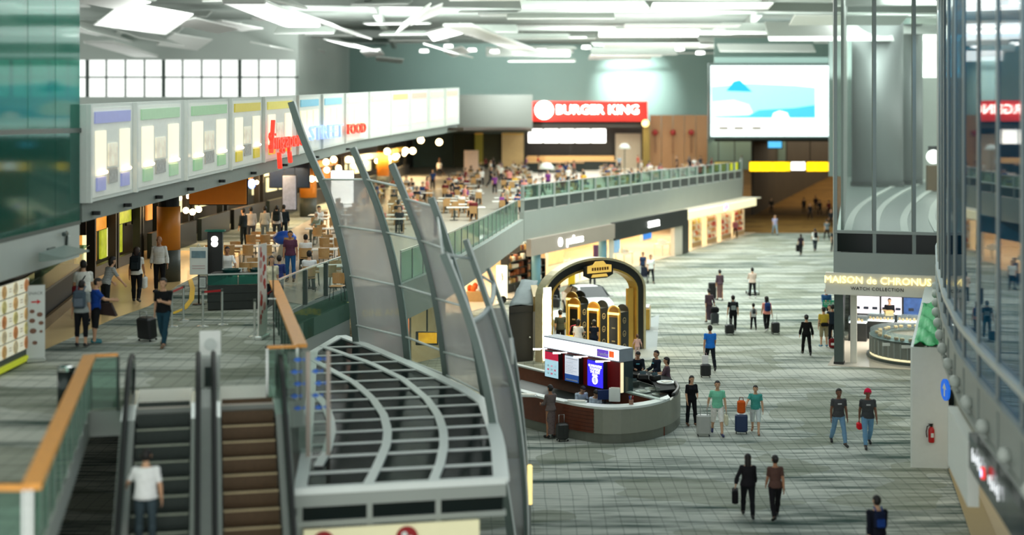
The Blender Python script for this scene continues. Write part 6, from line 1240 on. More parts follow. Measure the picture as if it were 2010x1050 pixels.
# things lying on it
for k, (px, py, z, s_, lab) in enumerate(((1308, 752, 1.08, .3, 'large round white tray on the rear counter of the desk'), (1283, 765, .8, .28, 'white paper stack on the inner desk'), (1262, 770, .8, .24, 'pale paper pile nearest the desk corner'), (1296, 776, .8, .26, 'white dish on the inner desk by the spine'))):
    t = thing('paper_tray', lab, 'tray', Gv(px, py, z)); b = MB(); b.lathe([(0, 0), (s_, 0), (s_ * 1.1, .05), (s_ * .9, .045), (0, .03)], 16); b.build('tray', M_white, t); b = MB(); b.box((.02, .02, .05), (s_, s_ * .7, .02), Matrix.Rotation(.4, 4, 'Z')); b.build('paper', M_offw, t)
for k, (px, py, z, lab) in enumerate(((1262, 744, 1.08, 'black desk phone among the papers'), (1244, 758, .8, 'black card terminal behind the signage wall'), (1286, 746, 1.08, 'black printer at the rear counter'))):
    t = thing('desk_device', lab, 'device', Gv(px, py, z), .3 * k); b = MB(); b.box((0, 0, .09), (.34, .28, .18), bev=.03); b.build('casing', M_black, t); b = MB(); b.box((0, -.06, .2), (.22, .05, .12), Matrix.Rotation(-.4, 4, 'X')); b.build('screen', mat('device_screen', (70, 90, 96), .2), t)
for k, (px, py, m, s_, lab) in enumerate(((1035, 772, M_white, (.6, .25, .06), 'white leaflet stack at the left end of the counter'), (1131, 783, M_white, (.7, .22, .04), 'white form pad before the bent clerk'), (1207, 782, M_glow, (.35, .1, .42), 'white lit leaflet holder on the front counter'))):
    t = thing('leaflet_stack' if k < 2 else 'leaflet_holder', lab, 'leaflets', Gv(px, py + 8, 1.13) + Vector((0, .16, 0)), -.2); b = MB(); b.box((0, 0, s_[2] / 2), s_, bev=.008); b.build('stack', m if k < 2 else M_white, t); b = MB(); b.box((.02, 0, s_[2] + .012), (s_[0] * .8, s_[1] * .8, .02)); b.build('top_sheet', M_offw, t)
t = thing('pen_pot', 'small pot of pens and tags on the front counter', 'pot', Gv(1240, 796, 1.13) + Vector((0, .2, 0))); b = MB(); b.cyl((0, 0, 0), .07, .14, 12); b.build('pot', mat('pot_tan', (150, 110, 90), .5), t)
for k in range(4): b = MB(); b.tube([(.03 * math.cos(k * 1.6), .03 * math.sin(k * 1.6), .1), (.06 * math.cos(k * 1.6), .06 * math.sin(k * 1.6), .26)], .012, 6); b.build('pen', (M_red, M_white, M_blue, M_black)[k], t)
t = thing('computer_monitor', 'dark monitor with blue back on the front counter work top', 'monitor', Gv(1190, 800, .76) + Vector((0, .5, 0)), .2); b = MB(); b.box((0, 0, .32), (.5, .05, .32), bev=.01); b.build('screen', mat('monitor_back', (40, 60, 110), .4), t); b = MB(); b.box((0, .03, .1), (.06, .04, .2)); b.build('neck', M_black, t); b = MB(); b.box((0, 0, .01), (.24, .18, .02)); b.build('base', M_black, t)
# signage wall
WA, WB = Vector((1.14, 49.3, 0)), Vector((3.5, 46.35, 0)); WD = (WB - WA).normalized(); WN = Vector((WD.y, -WD.x, 0)); WL = (WB - WA).length      # WN towards the camera side
sw = thing('signage_wall', 'red signage wall with three lit posters and a white light box top', 'signage', WA.lerp(WB, .5)); 
def wp(u, z, off=0): return WA + WD * u + WN * off + Z * z
if WN.y > 0: WN = -WN
b = MB(); c = wp(WL / 2, 0, -.3); b.prism([tuple(wp(0, 0, 0))[:2], tuple(wp(WL, 0, 0))[:2], tuple(wp(WL, 0, -.55))[:2], tuple(wp(0, 0, -.55))[:2]], 1.145, 2.12); b.build('wall', mat('signage_red', (122, 16, 20), .4, var=.08), sw, world=True)
b = MB(); b.prism([tuple(wp(-.02, 0, .03))[:2], tuple(wp(WL + .02, 0, .03))[:2], tuple(wp(WL + .02, 0, -.58))[:2], tuple(wp(-.02, 0, -.58))[:2]], 2.12, 2.54); b.build('header_box', mat('header_grey', (146, 156, 166), .4), sw, world=True)
b = MB(); b.slab([wp(0, 2.16, .045), wp(WL, 2.16, .045), wp(WL, 2.5, .045), wp(0, 2.5, .045)], .02); b.build('header_light', mat('header_glow', (244, 246, 250), .4, emit=1.2, var=.02), sw, world=True)
b = MB(); b.slab([wp(2.75, 2.2, .06), wp(3.3, 2.2, .06), wp(3.3, 2.44, .06), wp(2.75, 2.44, .06)], .015); b.build('purple_badge', mat('purple_badge', (104, 70, 190), .4, emit=.6), sw, world=True)
b = MB(); b.slab([wp(3.34, 2.24, .06), wp(3.56, 2.24, .06), wp(3.56, 2.44, .06), wp(3.34, 2.44, .06)], .015); b.build('orange_badge', mat('orange_badge', (232, 96, 40), .4, emit=.6), sw, world=True)
txt('badge_letters', 'Transfer', .17, FM(wp(3.02, 2.3, .075), WD, (0, 0, 1)), M_white, sw, .003)
b = MB(); b.slab([wp(WL + .04, 1.13, -.01), wp(WL + .04, 1.13, -.12), wp(WL + .04, 2.1, -.12), wp(WL + .04, 2.1, -.01)], .03); b.build('end_light', M_cream, sw, world=True)
b = MB(); b.slab([wp(WL + .03, 1.13, -.13), wp(WL + .03, 1.13, -.55), wp(WL + .03, 2.12, -.55), wp(WL + .03, 2.12, -.13)], .03); b.build('end_panel', mat('teal_black', (22, 46, 54), .4), sw, world=True)
M_mapr = mat('poster_red', (196, 40, 70), .4, emit=.5); M_mapb = mat('map_blue', (170, 210, 224), .4, emit=.6, var=.12); M_lst = mat('list_grey', (206, 214, 226), .4, emit=.6, var=.05); M_lstb = mat('list_blue', (40, 80, 150), .4, emit=.5); M_bs = mat('promo_blue', (50, 40, 220), .4, emit=1.0, var=.15, scale=.8)
def pst(u0, u1, name, face):
    b = MB(); b.prism([tuple(wp(u0, 0, .01))[:2], tuple(wp(u1, 0, .01))[:2], tuple(wp(u1, 0, .18))[:2], tuple(wp(u0, 0, .18))[:2]], 1.16, 2.08); o = b.build(name, M_black, sw, world=True)
    for (z0, z1, a0, a1, m, nm) in face: b = MB(); b.slab([wp(u0 + (u1 - u0) * a0, z0, .19), wp(u0 + (u1 - u0) * a1, z0, .19), wp(u0 + (u1 - u0) * a1, z1, .19), wp(u0 + (u1 - u0) * a0, z1, .19)], .012); b.build(nm, m, o, xf=RM[sw.name].inverted())
    return o
pst(.2, .95, 'map_poster', [(1.78, 2.05, .04, .96, M_mapr, 'red_title'), (1.2, 1.8, .04, .96, M_mapb, 'map')] + [(1.3 + .13 * (k % 3), 1.36 + .13 * (k % 3), .2 + .24 * (k // 3), .34 + .24 * (k // 3), M_mapr if k % 2 else M_white, 'map_icon') for k in range(9)])
pst(1.25, 2.0, 'list_poster', [(1.44, 2.05, .04, .96, M_lst, 'list'), (1.2, 1.44, .04, .96, M_lstb, 'blue_footer'), (1.95, 1.98, .1, .9, M_taupe, 'list_title'), (1.24, 1.28, .1, .9, M_white, 'footer_text')] + [(1.5 + .055 * k, 1.512 + .055 * k, .1, .6 + .25 * (k % 2), M_grey, 'list_line') for k in range(8)])
bp = pst(2.4, 3.2, 'blue_screen', [(1.2, 2.05, .03, .97, M_bs, 'promo')])
for k, s_ in enumerate(('GUARANTEE', 'YOURSELF', 'THE BEST', 'DEAL')): txt('promo_letters', s_, .115, FM(wp(2.8, 1.88 - k * .1, .2), WD, (0, 0, 1)), M_glow, sw, .002)
b = MB(); b.lathe([(.085, 0), (.13, 0), (.13, .01), (.085, .01), (.085, 0)], 20, M=FM(wp(2.8, 1.42, .2), WD, (0, 0, 1))); b.build('promo_ring', M_glow, sw, world=True); b = MB(); b.lathe([(0, 0), (.06, 0), (.06, .01), (0, .01)], 16, M=FM(wp(2.8, 1.42, .2), WD, (0, 0, 1))); b.build('promo_disc', M_lst, sw, world=True)
for u in (.1, 1.15, 2.2, 3.3): b = MB(); b.bar(wp(u, 2.1, 0), wp(u, 2.14, .42), .03, .03); b.box(wp(u, 2.13, .45), (.26, .1, .05), Matrix.Identity(4)); b.build('arm_lamp', M_glow, sw, world=True)
# ================================================================ GOLDEN KIOSK
AA, AB = Vector((1.15, 58.9, 0)), Vector((5.65, 62.4, 0)); AD = (AB - AA).normalized(); AN = Vector((AD.y, -AD.x, 0)); AL = (AB - AA).length; RISE = 1.05; SPR = 3.0
def arcpt(u, r): # outline of the arch at inset r
    t = u; x = AL * t; h = SPR + RISE * math.sin(math.pi * min(1, max(0, t))) ** .72; return x, h
ar = thing('golden_arch', 'black and gold archway with a gold crest plaque over the car kiosk', 'arch', AA.lerp(AB, .5))
def ap(x, z, off=0): return AA + AD * x + AN * off + Z * z
def archband(r0, r1, d0, d1, m, nm, zb=0):
    outl = []; inl = []
    for r, L in ((r0, outl), (r1, inl)):
        L.append((r, zb)); n = 24; w_ = AL - 2 * r
        for k in range(n + 1): th = math.pi * (1 - k / n); L.append((AL / 2 + w_ / 2 * math.cos(th), 2.6 + (1.5 - r * .9) * math.sin(th) if 0 < k < n else 2.6))
        L.append((AL - r, zb))
    b = MB(); vs = []
    for (p, q) in zip(outl, inl): vs += [ap(*p, d0), ap(*q, d0), ap(*q, d1), ap(*p, d1)]
    n = len(outl); b.add(vs, [(4 * i + k, 4 * i + (k + 1) % 4, 4 * i + 4 + (k + 1) % 4, 4 * i + 4 + k) for i in range(n - 1) for k in range(4)] + [(3, 2, 1, 0), tuple(4 * (n - 1) + k for k in range(4))]); return b.build(nm, m, ar, world=True)
archband(.0, .45, .2, -.2, M_black, 'arch_body'); archband(-.06, .05, .24, -.24, mat('pale_gold', (206, 196, 160), .35, .4), 'outer_trim'); archband(.4, .5, .24, -.24, M_gold, 'inner_trim')
b = MB(); b.slab([ap(-.1, .1, .36), ap(.3, .1, .36), ap(.3, 3.1, .36), ap(-.1, 3.1, .36)], .03); b.build('lit_leg', mat('arch_glow', (255, 246, 214), .4, emit=2.0, var=.1), ar, world=True)
for k in range(8): b = MB(); b.box(ap(.1, .35 + k * .36, .4), (.28, .05, .2), Matrix.Identity(4)); b.build('lit_letter', M_glow2, ar, world=True)
b = MB(); b.slab([ap(4.75, .05, .1), ap(5.1, .05, .1), ap(5.1, 2.7, .1), ap(4.75, 2.7, .1)], .1); b.build('gold_leg', M_gold, ar, world=True)
cr = thing('crest_plaque', 'gold crest plaque on black backing at the crown of the arch', 'plaque', ap(AL / 2, 3.4, .44))
def crp(pts, d, th, m, nm): b = MB(); b.slab([ap(AL / 2 + x, 3.68 + z, d) for (x, z) in pts], th); b.build(nm, m, cr, world=True)
crp([(-.8, -.25), (-.45, -.38), (.45, -.38), (.8, -.25), (.8, .12), (.35, .22), (-.35, .22), (-.8, .12)], .4, .1, M_black, 'backing'); crp([(-.66, -.14), (.66, -.14), (.66, .16), (.36, .2), (.22, .34), (-.22, .34), (-.36, .2), (-.66, .16)], .48, .05, mat('crest_gold', (240, 196, 96), .35, .3, emit=.5), 'crest'); crp([(-.45, -.32), (.45, -.32), (.38, -.2), (-.38, -.2)], .49, .05, MATS['crest_gold'], 'ribbon')
for k in range(7): crp([(-.45 + k * .14, -.04), (-.36 + k * .14, -.04), (-.36 + k * .14, .09), (-.45 + k * .14, .09)], .51, .02, mat('crest_dark', (110, 74, 24), .5), 'crest_letter')
area(tuple(ap(AL / 2, 3.0, .3)), (0, 0, 0), 3, .5, 120, (1, .85, .5))
# gold and black pillars
def pillar(label, x, y, rz):
    t = thing('display_pillar', label, 'pillar', (x, y, .012), rz); W = .56; D = .62; H = 1.95
    b = MB(); b.box((0, 0, H / 2), (W, D, H)); b.build('black_body', M_black, t)
    def arched(x0, x1, h, y0, y1, m, nm):
        n = 12; pts = [(x1, .02), (x1, h)] + [((x0 + x1) / 2 + (x1 - x0) / 2 * math.cos(math.pi * k / n), h + (x1 - x0) / 2 * math.sin(math.pi * k / n)) for k in range(1, n)] + [(x0, h), (x0, .02)]
        b = MB(); k = len(pts); b.add([(p[0], y0, p[1]) for p in pts] + [(p[0], y1, p[1]) for p in pts], [tuple(range(k)), tuple(range(2 * k - 1, k - 1, -1))] + [(i, k + i, k + (i + 1) % k, (i + 1) % k) for i in range(k)]); return b.build(nm, m, t)
    arched(-W / 2 - .03, W / 2 + .03, H - .02, -D / 2 - .06, -D / 2, M_gold, 'gold_front'); arched(-W / 2, W / 2, H, D / 2, D / 2 + .05, M_black, 'black_crown')
    arched(-W / 2 + .06, W / 2 - .06, H + .02, -D / 2 - .075, -D / 2 - .061, mat('old_gold', (150, 104, 40), .4, .4), 'arched_title')
    b = MB(); b.box((0, -D / 2 - .075, 1.0), (W - .14, .02, 1.5)); b.build('black_poster', mat('poster_black', (24, 24, 22), .3, var=.4, scale=6), t)
    b = MB(); b.box((0, -D / 2 - .09, 1.9), (W - .02, .06, .09)); b.build('lit_bar', mat('bar_glow', (255, 226, 140), .4, emit=1.4), t); b = MB(); b.box((0, -D / 2 - .12, .2), (W - .08, .12, .14)); b.build('gold_shelf', mat('gold_glow', (250, 206, 60), .4, emit=.7), t)
    for s_ in (-1, 1): b = MB(); b.box((s_ * (W / 2 - .03), -D / 2 - .09, 1.0), (.06, .05, 1.75)); b.build('gold_edge', mat('edge_glow', (240, 196, 90), .35, .4, emit=.3), t)
    for k, z in enumerate((1.6, 1.05, .5)):
        b = MB(); b.lathe([(.1, 0), (.13, 0), (.13, .012), (.1, .012), (.1, 0)], 14, M=FM((W / 2 + .004, .0, z), (0, 1, 0), (0, 0, 1))); b.box((W / 2 + .008, 0, z - .02), (.012, .12, .03)); b.build('side_emblem', mat('emblem_gold', (196, 176, 130), .4, .3), t)
        b = MB(); b.box((0, -D / 2 - .09, z - .3), (.16, .012, .05)); b.build('front_motif', MATS['emblem_gold'], t)
for (px, Y, lab) in ((1125, 64.6, 'hindmost gold and black pillar, only its round crown showing'), (1130, 62.4, 'first gold fronted pillar with an amber picture, beside the man in olive'), (1168, 61.1, 'middle gold fronted pillar behind the woman in navy'), (1208, 59.8, 'nearest gold fronted pillar, right of the kiosk row')):
    pillar(lab, (px + 6 - CX) / F * Y, Y, R(-36))
# white oval podium and the car
q = G(1140, 628); t = thing('oval_podium', 'low white oval podium with a gold edge under the car', 'podium', (q.x + .4, 70.5, 0)); b = MB(); b.lathe([(0, .02), (2.15, .02), (2.15, .3), (0, .3)], 48, M=Matrix.Scale(1.35, 4, (0, 1, 0))); b.build('podium_body', mat('podium_gold', (200, 176, 110), .4, .3), t); b = MB(); b.lathe([(0, .3), (2.13, .3), (2.13, .34), (0, .34)], 48, M=Matrix.Scale(1.35, 4, (0, 1, 0))); b.build('podium_top', M_white, t)
def car(label, loc, rz):
    t = thing('car', label, 'car', loc, rz)
    paint = mat('car_white', (236, 238, 236), .18, var=.02); cg = mat('car_glass', (26, 38, 40), .08, var=.1)
    # stations along the length (y, +y front): half width, sill z, belt z, roof z, roof half width
    ST = [(-2.05, .62, .42, .8, .86, .5), (-1.95, .76, .3, .92, .98, .6), (-1.5, .84, .22, .96, 1.18, .56), (-1.15, .86, .2, .97, 1.4, .58), (-.4, .87, .18, .96, 1.5, .62), (.3, .87, .18, .95, 1.46, .62), (.75, .86, .18, .93, 1.22, .6), (1.12, .85, .18, .92, .95, .62), (1.6, .82, .22, .84, .87, .56), (1.95, .74, .28, .72, .76, .5), (2.08, .6, .38, .6, .64, .42)]
    n = 12; vs = []
    for (y, w_, s_, bz, rz_, rw) in ST:
        pr = [(-w_ * .9, s_), (-w_, s_ + .14), (-w_ * 1.0, (s_ + bz) / 2 + .05), (-w_ * .965, bz), (-(rw + .06), bz + (rz_ - bz) * .75), (-rw * .8, rz_)]
        vs += [(x, y, z) for (x, z) in pr] + [(-x, y, z) for (x, z) in pr[::-1]]
    fs = [(i * n + k, (i + 1) * n + k, (i + 1) * n + (k + 1) % n, i * n + (k + 1) % n) for i in range(len(ST) - 1) for k in range(n)] + [tuple(range(n)), tuple(range(len(ST) * n - 1, (len(ST) - 1) * n - 1, -1))]
    b = MB(); b.add(vs, fs, 0, True); o = b.build('body', paint, t); md = o.modifiers.new('sub', 'SUBSURF'); md.levels = 1; md.render_levels = 2
    def gp(pts, nm, th=.02): b = MB(); b.slab(pts, th); b.build(nm, cg, t)
    gp([(-.68, 1.1, .97), (.68, 1.1, .97), (.55, .42, 1.43), (-.55, .42, 1.43)], 'windscreen', .05); gp([(.58, -2.0, .92), (-.58, -2.0, .92), (-.48, -1.3, 1.37), (.48, -1.3, 1.37)], 'rear_window', .05)
    for s_ in (-1, 1):
        gp([(s_ * .85, .85, .98), (s_ * .85, -.2, 1.0), (s_ * .66, -.2, 1.42), (s_ * .66, .35, 1.4)], 'side_window', .05); gp([(s_ * .85, -.28, 1.0), (s_ * .84, -1.25, 1.02), (s_ * .64, -1.05, 1.36), (s_ * .66, -.28, 1.42)], 'side_window', .05)
        b = MB(); b.box((s_ * .98, .72, 1.0), (.2, .1, .13), bev=.03); b.build('wing_mirror', paint, t); b = MB(); b.ell((s_ * .58, 1.9, .66), (.16, .12, .09), 10, 8); b.build('headlamp', M_steel, t); b = MB(); b.ell((s_ * .64, -1.93, .82), (.09, .07, .14), 10, 8); b.build('tail_lamp', M_red, t)
        for y in (-1.28, 1.3):
            b = MB(); M = Matrix.Translation((s_ * .8, y, .31)) @ Matrix.Rotation(R(90), 4, 'Y'); b.lathe([(0, -.1), (.24, -.1), (.31, -.07), (.31, .07), (.24, .1), (0, .1)], 22, M=M); w__ = b.build('wheel', M_rubber, t)
            b = MB(); b.lathe([(0, -.11), (.19, -.11), (.2, .11), (0, .11)], 14, M=M); b.build('rim', M_steel, w__)
    b = MB(); b.box((0, 2.03, .52), (.8, .06, .14), bev=.02); b.build('grille', M_black, t); b = MB(); b.box((0, 2.1, .42), (.44, .02, .1)); b.build('number_plate', M_black, t)
car('white hatchback car displayed on the oval podium inside the golden arch', (3.75, 70.6, .345), R(196))
q = G(1257, 648); t = thing('gold_plinth', 'gold box plinth with a pale glass top beside the arch', 'plinth', (q.x, q.y + .6, .012), R(-8)); b = MB(); b.box((0, 0, .5), (1.05, 1.2, 1.0), bev=.02); b.build('body', M_gold, t); b = MB(); b.box((0, 0, 1.04), (1.0, 1.15, .08), bev=.01); b.build('top', mat('pale_marble', (206, 190, 180), .3, var=.15, scale=3), t)
t = thing('grey_mat', 'flat grey floor mat with white corner marks in front of the arch', 'mat', G(1256, 668)); b = MB(); b.slab([G(1228, 712), G(1288, 705), G(1294, 617), G(1248, 640)], .012); b.build('mat', mat('mat_grey', (150, 158, 158), .7, var=.05), t, xf=Matrix.Translation(RM[t.name].translation * -1) @ Matrix.Translation((0, 0, .007)))
for (x, y) in ((1285, 702), (1288, 650), (1240, 706)): q = G(x, y) - G(1256, 668); b = MB(); b.box((q.x, q.y, .0145), (.3, .08, .002)); b.build('tape_mark', M_white, t)
q = G(1160, 690); t = thing('grey_mat', 'grey carpet platform under the golden pillars', 'mat', (3.1, 62.5, 0)); b = MB(); b.slab([G(1066, 712) , G(1226, 716), G(1246, 642), G(1085, 650)], .012); b.build('mat', mat('mat_grey2', (138, 140, 128), .7, var=.05), t, xf=Matrix.Translation((-3.1, -62.5, .005)))
# black partition box with grey cover
t = thing('partition_box', 'black boarded partition box with a grey fabric cover left of the arch', 'partition', (.3, 62, 0)); p0, p1 = G(999, 712), G(1046, 708); p2, p3 = p1 + Vector((.35, 7.5, 0)), p0 + Vector((.55, 7.5, 0)); b = MB(); b.prism([tuple(p)[:2] for p in (p0, p1, p2, p3)], 0, 2.3); b.build('boards', mat('black_brown_board', (38, 36, 32), .5, var=.15), t, world=True)
b = MB(); 
for i in range(9):
    for j in range(5): p = p0.lerp(p3, i / 8 * .98 + .01).lerp(p1.lerp(p2, i / 8 * .98 + .01), j / 4); b.v.append(p + Z * (2.33 + .22 * i / 8 + .05 * math.sin(i * 1.7 + j)))
for i in range(8):
    for j in range(4): b.f.append([i * 5 + j, i * 5 + j + 1, i * 5 + 6 + j, i * 5 + 5 + j]); b.m.append(0); b.s.append(True)
o = b.build('fabric_cover', mat('grey_fabric', (128, 140, 142), .8, var=.08), t, world=True); md = o.modifiers.new('solid', 'SOLIDIFY'); md.thickness = .03
b = MB(); p = G(1040, 709) + Vector((0, -.05, 1.0)); b.ell(p, (.04, .04, .04), 8, 6); b.build('door_knob', M_steel, t, world=True); b = MB(); b.bar(p0.lerp(p1, .04) + Vector((0, -.03, 2.02)), p0.lerp(p1, .98) + Vector((0, -.03, 2.02)), .02, .03); b.build('door_head_joint', M_black, t, world=True)
b = MB(); b.prism([tuple(p)[:2] for p in (p1 + Vector((.02, .3, 0)), p1 + Vector((.3, .3, 0)), p2 + Vector((-.1, -3, 0)), p2 + Vector((-.38, -3, 0)))], 2.0, 2.62); b.build('gold_end_box', mat('dull_gold', (176, 150, 96), .4, .4), t, world=True)
# lit white pylon, toy scooter, crate of bright goods, yellow stand
q = G(985, 588); t = thing('lit_pylon', 'white lit pylon with a pale line motif left of the perfume shop', 'pylon', q); b = MB(); b.box((0, 0, .95), (.62, .3, 1.9), bev=.03); b.build('body', mat('pylon_glow', (255, 246, 214), .4, emit=1.0, var=.04), t); b = MB(); b.bar((-.1, -.16, .85), (.1, -.16, 1.35), .05, .02); b.bar((.06, -.16, 1.1), (.0, -.16, 1.5), .05, .02); b.build('motif', M_taupe, t); b = MB(); b.box((0, 0, .03), (.75, .45, .06)); b.build('foot', M_steel, t)
q = G(1000, 595); t = thing('scooter', 'small black wheeled scooter standing before the lit pylon', 'scooter', q)
for y in (-.35, .35): b = MB(); b.lathe([(0, -.05), (.2, -.05), (.2, .05), (0, .05)], 16, M=Matrix.Translation((y, 0, .2)) @ Matrix.Rotation(R(90), 4, 'X')); b.build('wheel', M_rubber, t)
b = MB(); b.box((0, 0, .22), (.6, .14, .06)); b.build('deck', M_black, t); b = MB(); b.tube([(.35, 0, .25), (.28, 0, .95)], .025, 6); b.tube([(.28, -.2, .95), (.28, .2, .95)], .02, 6); b.build('handlebar', M_black, t)
q = G(933, 592); t = thing('toy_bin', 'wood bin of orange and white toys seen through the sail screen', 'bin', q); b = MB(); b.box((0, 0, .3), (1.0, .7, .6), bev=.03); b.build('bin', M_chairw, t)
for k, (x, y, c) in enumerate(((-.3, 0, (224, 80, 30)), (.0, .1, (230, 90, 40)), (.28, -.1, (230, 232, 236)), (.3, .2, (120, 160, 210)), (-.1, -.2, (240, 110, 50)))): b = MB(); b.ell((x, y, .74 + .1 * (k % 2)), (.16, .16, .2), 10, 8); b.build('toy', cmat(c), t)
q = G(1122, 562); t = thing('yellow_stand', 'small bright yellow stand on the shop floor seen through the arch', 'stand', q); b = MB(); b.box((0, 0, .55), (.42, .3, 1.1), bev=.03); b.build('body', mat('yellow_box', (230, 190, 20), .4), t); b = MB(); b.box((.2, 0, 1.0), (.3, .34, .24), bev=.02); b.build('lit_head', mat('pale_yellow', (240, 230, 140), .4, emit=.4), t)
# ================================================================ MEZZANINE FURNITURE
# menu light box of the snack stall
mb = thing('menu_board', 'lit menu board with rows of food pictures at the left picture edge', 'menu board', (XL, 32.5, MZ), 0)
b = MB(); b.box((-.2, 0, .98), (.4, 2.2, 1.9)); b.build('cabinet', M_dgrey, mb); b = MB(); b.box((0.03, 0, .12), (.06, 2.2, .12)); b.build('lime_strip', mat('lime_strip', (190, 200, 40), .4, emit=.3), mb)
fm = [mat('dish_%d' % i, c, .4, emit=.12, var=.7, scale=9) for i, c in enumerate(((226, 160, 96), (230, 190, 150), (216, 130, 70), (206, 190, 120)))]
M_menu = mat('menu_white', (244, 240, 214), .4, emit=.3, var=.04)
for r in range(5):
    for c_ in range(3):
        y = -.72 + c_ * .73; z = .36 + r * .335
        b = MB(); b.box((.012, y, z + .13), (.024, .7, .3)); mp = b.build('menu_panel', M_menu, mb)
        b = MB(); b.lathe([(0, 0), (.15, 0), (.15, .012), (0, .03)], 14, (.0, 0, 0), M=FM((.026, y + .17, z + .13), (0, 1, 0), (0, 0, 1))); b.build('dish_picture', fm[(r + c_) % 4], mp)
        b = MB(); b.box((.026, y - .16, z + .16), (.004, .2, .02)); b.box((.026, y - .16, z + .1), (.004, .2, .02)); b.build('menu_text', M_taupe, mp)
q = G(70, 711, MZ); t = thing('rollup_banner', 'pale roll up banner with a red arrow and dark dish pictures', 'banner', q, R(24))
b = MB(); b.box((0, 0, .06), (.44, .24, .1), bev=.02); b.build('base', M_steel, t); b = MB(); b.box((0, 0, .95), (.42, .02, 1.72)); b.build('sheet', mat('banner_sheet', (206, 214, 212), .5, var=.03), t); b = MB(); b.box((0, .03, .9), (.03, .03, 1.7)); b.build('support_pole', M_steel, t)
b = MB(); b.add([(-.1, -.014, 1.4), (.03, -.014, 1.4), (.03, -.014, 1.36), (.12, -.014, 1.42), (.03, -.014, 1.48), (.03, -.014, 1.44), (-.1, -.014, 1.44)], [(0, 1, 2, 3, 4, 5, 6)]); b.build('red_arrow', M_red, t)
for k, (x, z, r) in enumerate(((-.08, 1.2, .06), (.09, 1.12, .07), (-.08, .98, .07), (.12, .92, .06), (-.06, .74, .08), (.12, .72, .04), (-.02, .46, .06))): b = MB(); b.lathe([(0, 0), (r, 0), (r, .006), (0, .01)], 10, M=FM((x, -.012, z), (1, 0, 0), (0, 0, 1)) @ Matrix.Scale(.8, 4, (0, 1, 0))); b.build('dish_print', mat('dish_dark', (120, 84, 66), .5, var=.5, scale=14), t)
txt('banner_letters', 'SNACK', .1, FM(RM[t.name] @ Vector((0, -.013, 1.62)), RM[t.name].to_3x3() @ Vector((1, 0, 0)), (0, 0, 1)), M_dgrey, t, .001)
# stall counter with sneeze glass
sc2 = thing('stall_counter', 'dark stall counter with a green glass guard along the beige walkway', 'counter', (-13.2, 40, MZ)); b = MB(); b.prism([(-12.1, 34.2), (-13.9, 45.8), (-14.9, 45.8), (-13.1, 34.2)], MZ + .012, MZ + 1.0); b.build('body', M_walld, sc2, world=True); b = MB(); b.prism([(-12.0, 34.2), (-13.8, 45.9), (-15, 45.9), (-13.2, 34.2)], MZ + 1.0, MZ + 1.06); b.build('counter_top', M_dgrey, sc2, world=True); b = MB(); b.slab([(-12.0, 34.2, MZ + 1.08), (-13.8, 45.9, MZ + 1.08), (-13.8, 45.9, MZ + 1.65), (-12.0, 34.2, MZ + 1.65)], .03); b.build('glass_guard', M_rail, sc2, world=True); b = MB(); b.bar((-11.9, 34.2, MZ + 1.66), (-13.75, 45.9, MZ + 1.66), .3, .03); b.build('glass_shelf', M_rail, sc2, world=True)
b = MB(); b.prism([(-11.95, 34.2), (-13.75, 45.8), (-13.85, 45.8), (-12.05, 34.2)], MZ + .012, MZ + .3); b.build('kick_panel', mat('kick_brown', (120, 96, 60), .5), sc2, world=True)
for k, (y, z, w_, h, m, lab) in enumerate(((36.0, 6.25, .9, .5, mat('yellow_menu', (240, 226, 150), .4, emit=.7, var=.4, scale=3), 'small lit yellow and white sign under the grey bulkhead'), (39.3, 6.2, .8, .7, mat('round_logo', (50, 54, 50), .5, var=.3, scale=3), 'dark square sign with a ring emblem under the bulkhead'), (41.0, 6.3, 1.5, .55, mat('tan_menu', (236, 206, 140), .4, emit=.8, var=.4, scale=4), 'lit tan menu strip with round dishes at the stall'))):
    x = -13.6 - (y - 36) * .12; t = thing('menu_sign', lab, 'sign', (x, y, z - .3), R(74)); b = MB(); b.box((0, 0, .3), (w_, .06, h)); b.build('board', m, t)
    if k == 1: b = MB(); b.lathe([(.22, 0), (.28, 0), (.28, .02), (.22, .02), (.22, 0)], 18, M=FM((0, -.035, .3), (1, 0, 0), (0, 0, 1))); b.build('ring_emblem', M_grey, t)
    else:
        for q_ in range(4): b = MB(); b.lathe([(0, 0), (.09, 0), (.09, .015), (0, .02)], 10, M=FM((-w_ / 2 + w_ * (q_ + .5) / 4, -.032, .3), (1, 0, 0), (0, 0, 1))); b.build('dish_picture', fm[q_], t)
    b = MB(); b.bar((0, 0, .3 + h / 2), (0, 0, 1.4), .03, .03); b.build('hanger', M_black, t)
# stall back wall with lit shop fronts, running away on the left
SW = smooth([Vector(p + (0,)) for p in ((-14.6, 34), (-15.6, 44), (-16.2, 56), (-15.8, 75), (-14.2, 98), (-12.4, 125), (-12, 172))], 90)
b = MB(); b.ribbon(plan(SW), MZ, 9.6, .2); struct(b.build('wall_14', M_walld))
swc = [0]
for a, c in zip(SW, SW[1:]): swc.append(swc[-1] + (c - a).length)
def swp(y, z, off): 
    x = float(np.interp(y, [p.y for p in SW], [p.x for p in SW])); x2 = float(np.interp(y + .5, [p.y for p in SW], [p.x for p in SW])); d = Vector((x2 - x, .5, 0)).normalized(); return Vector((x, y, z)) + Vector((d.y, -d.x, 0)) * off
M_amber = mat('amber_sign', (226, 150, 50), .4, emit=.6, var=.4, scale=3); M_lime = mat('lime_sign', (180, 190, 50), .4, emit=.6, var=.4, scale=3); M_wwin = mat('warm_window', (250, 224, 170), .4, emit=1.1, var=.4, scale=1.5); M_owin = mat('orange_window', (236, 140, 60), .4, emit=.7, var=.4, scale=1.2)
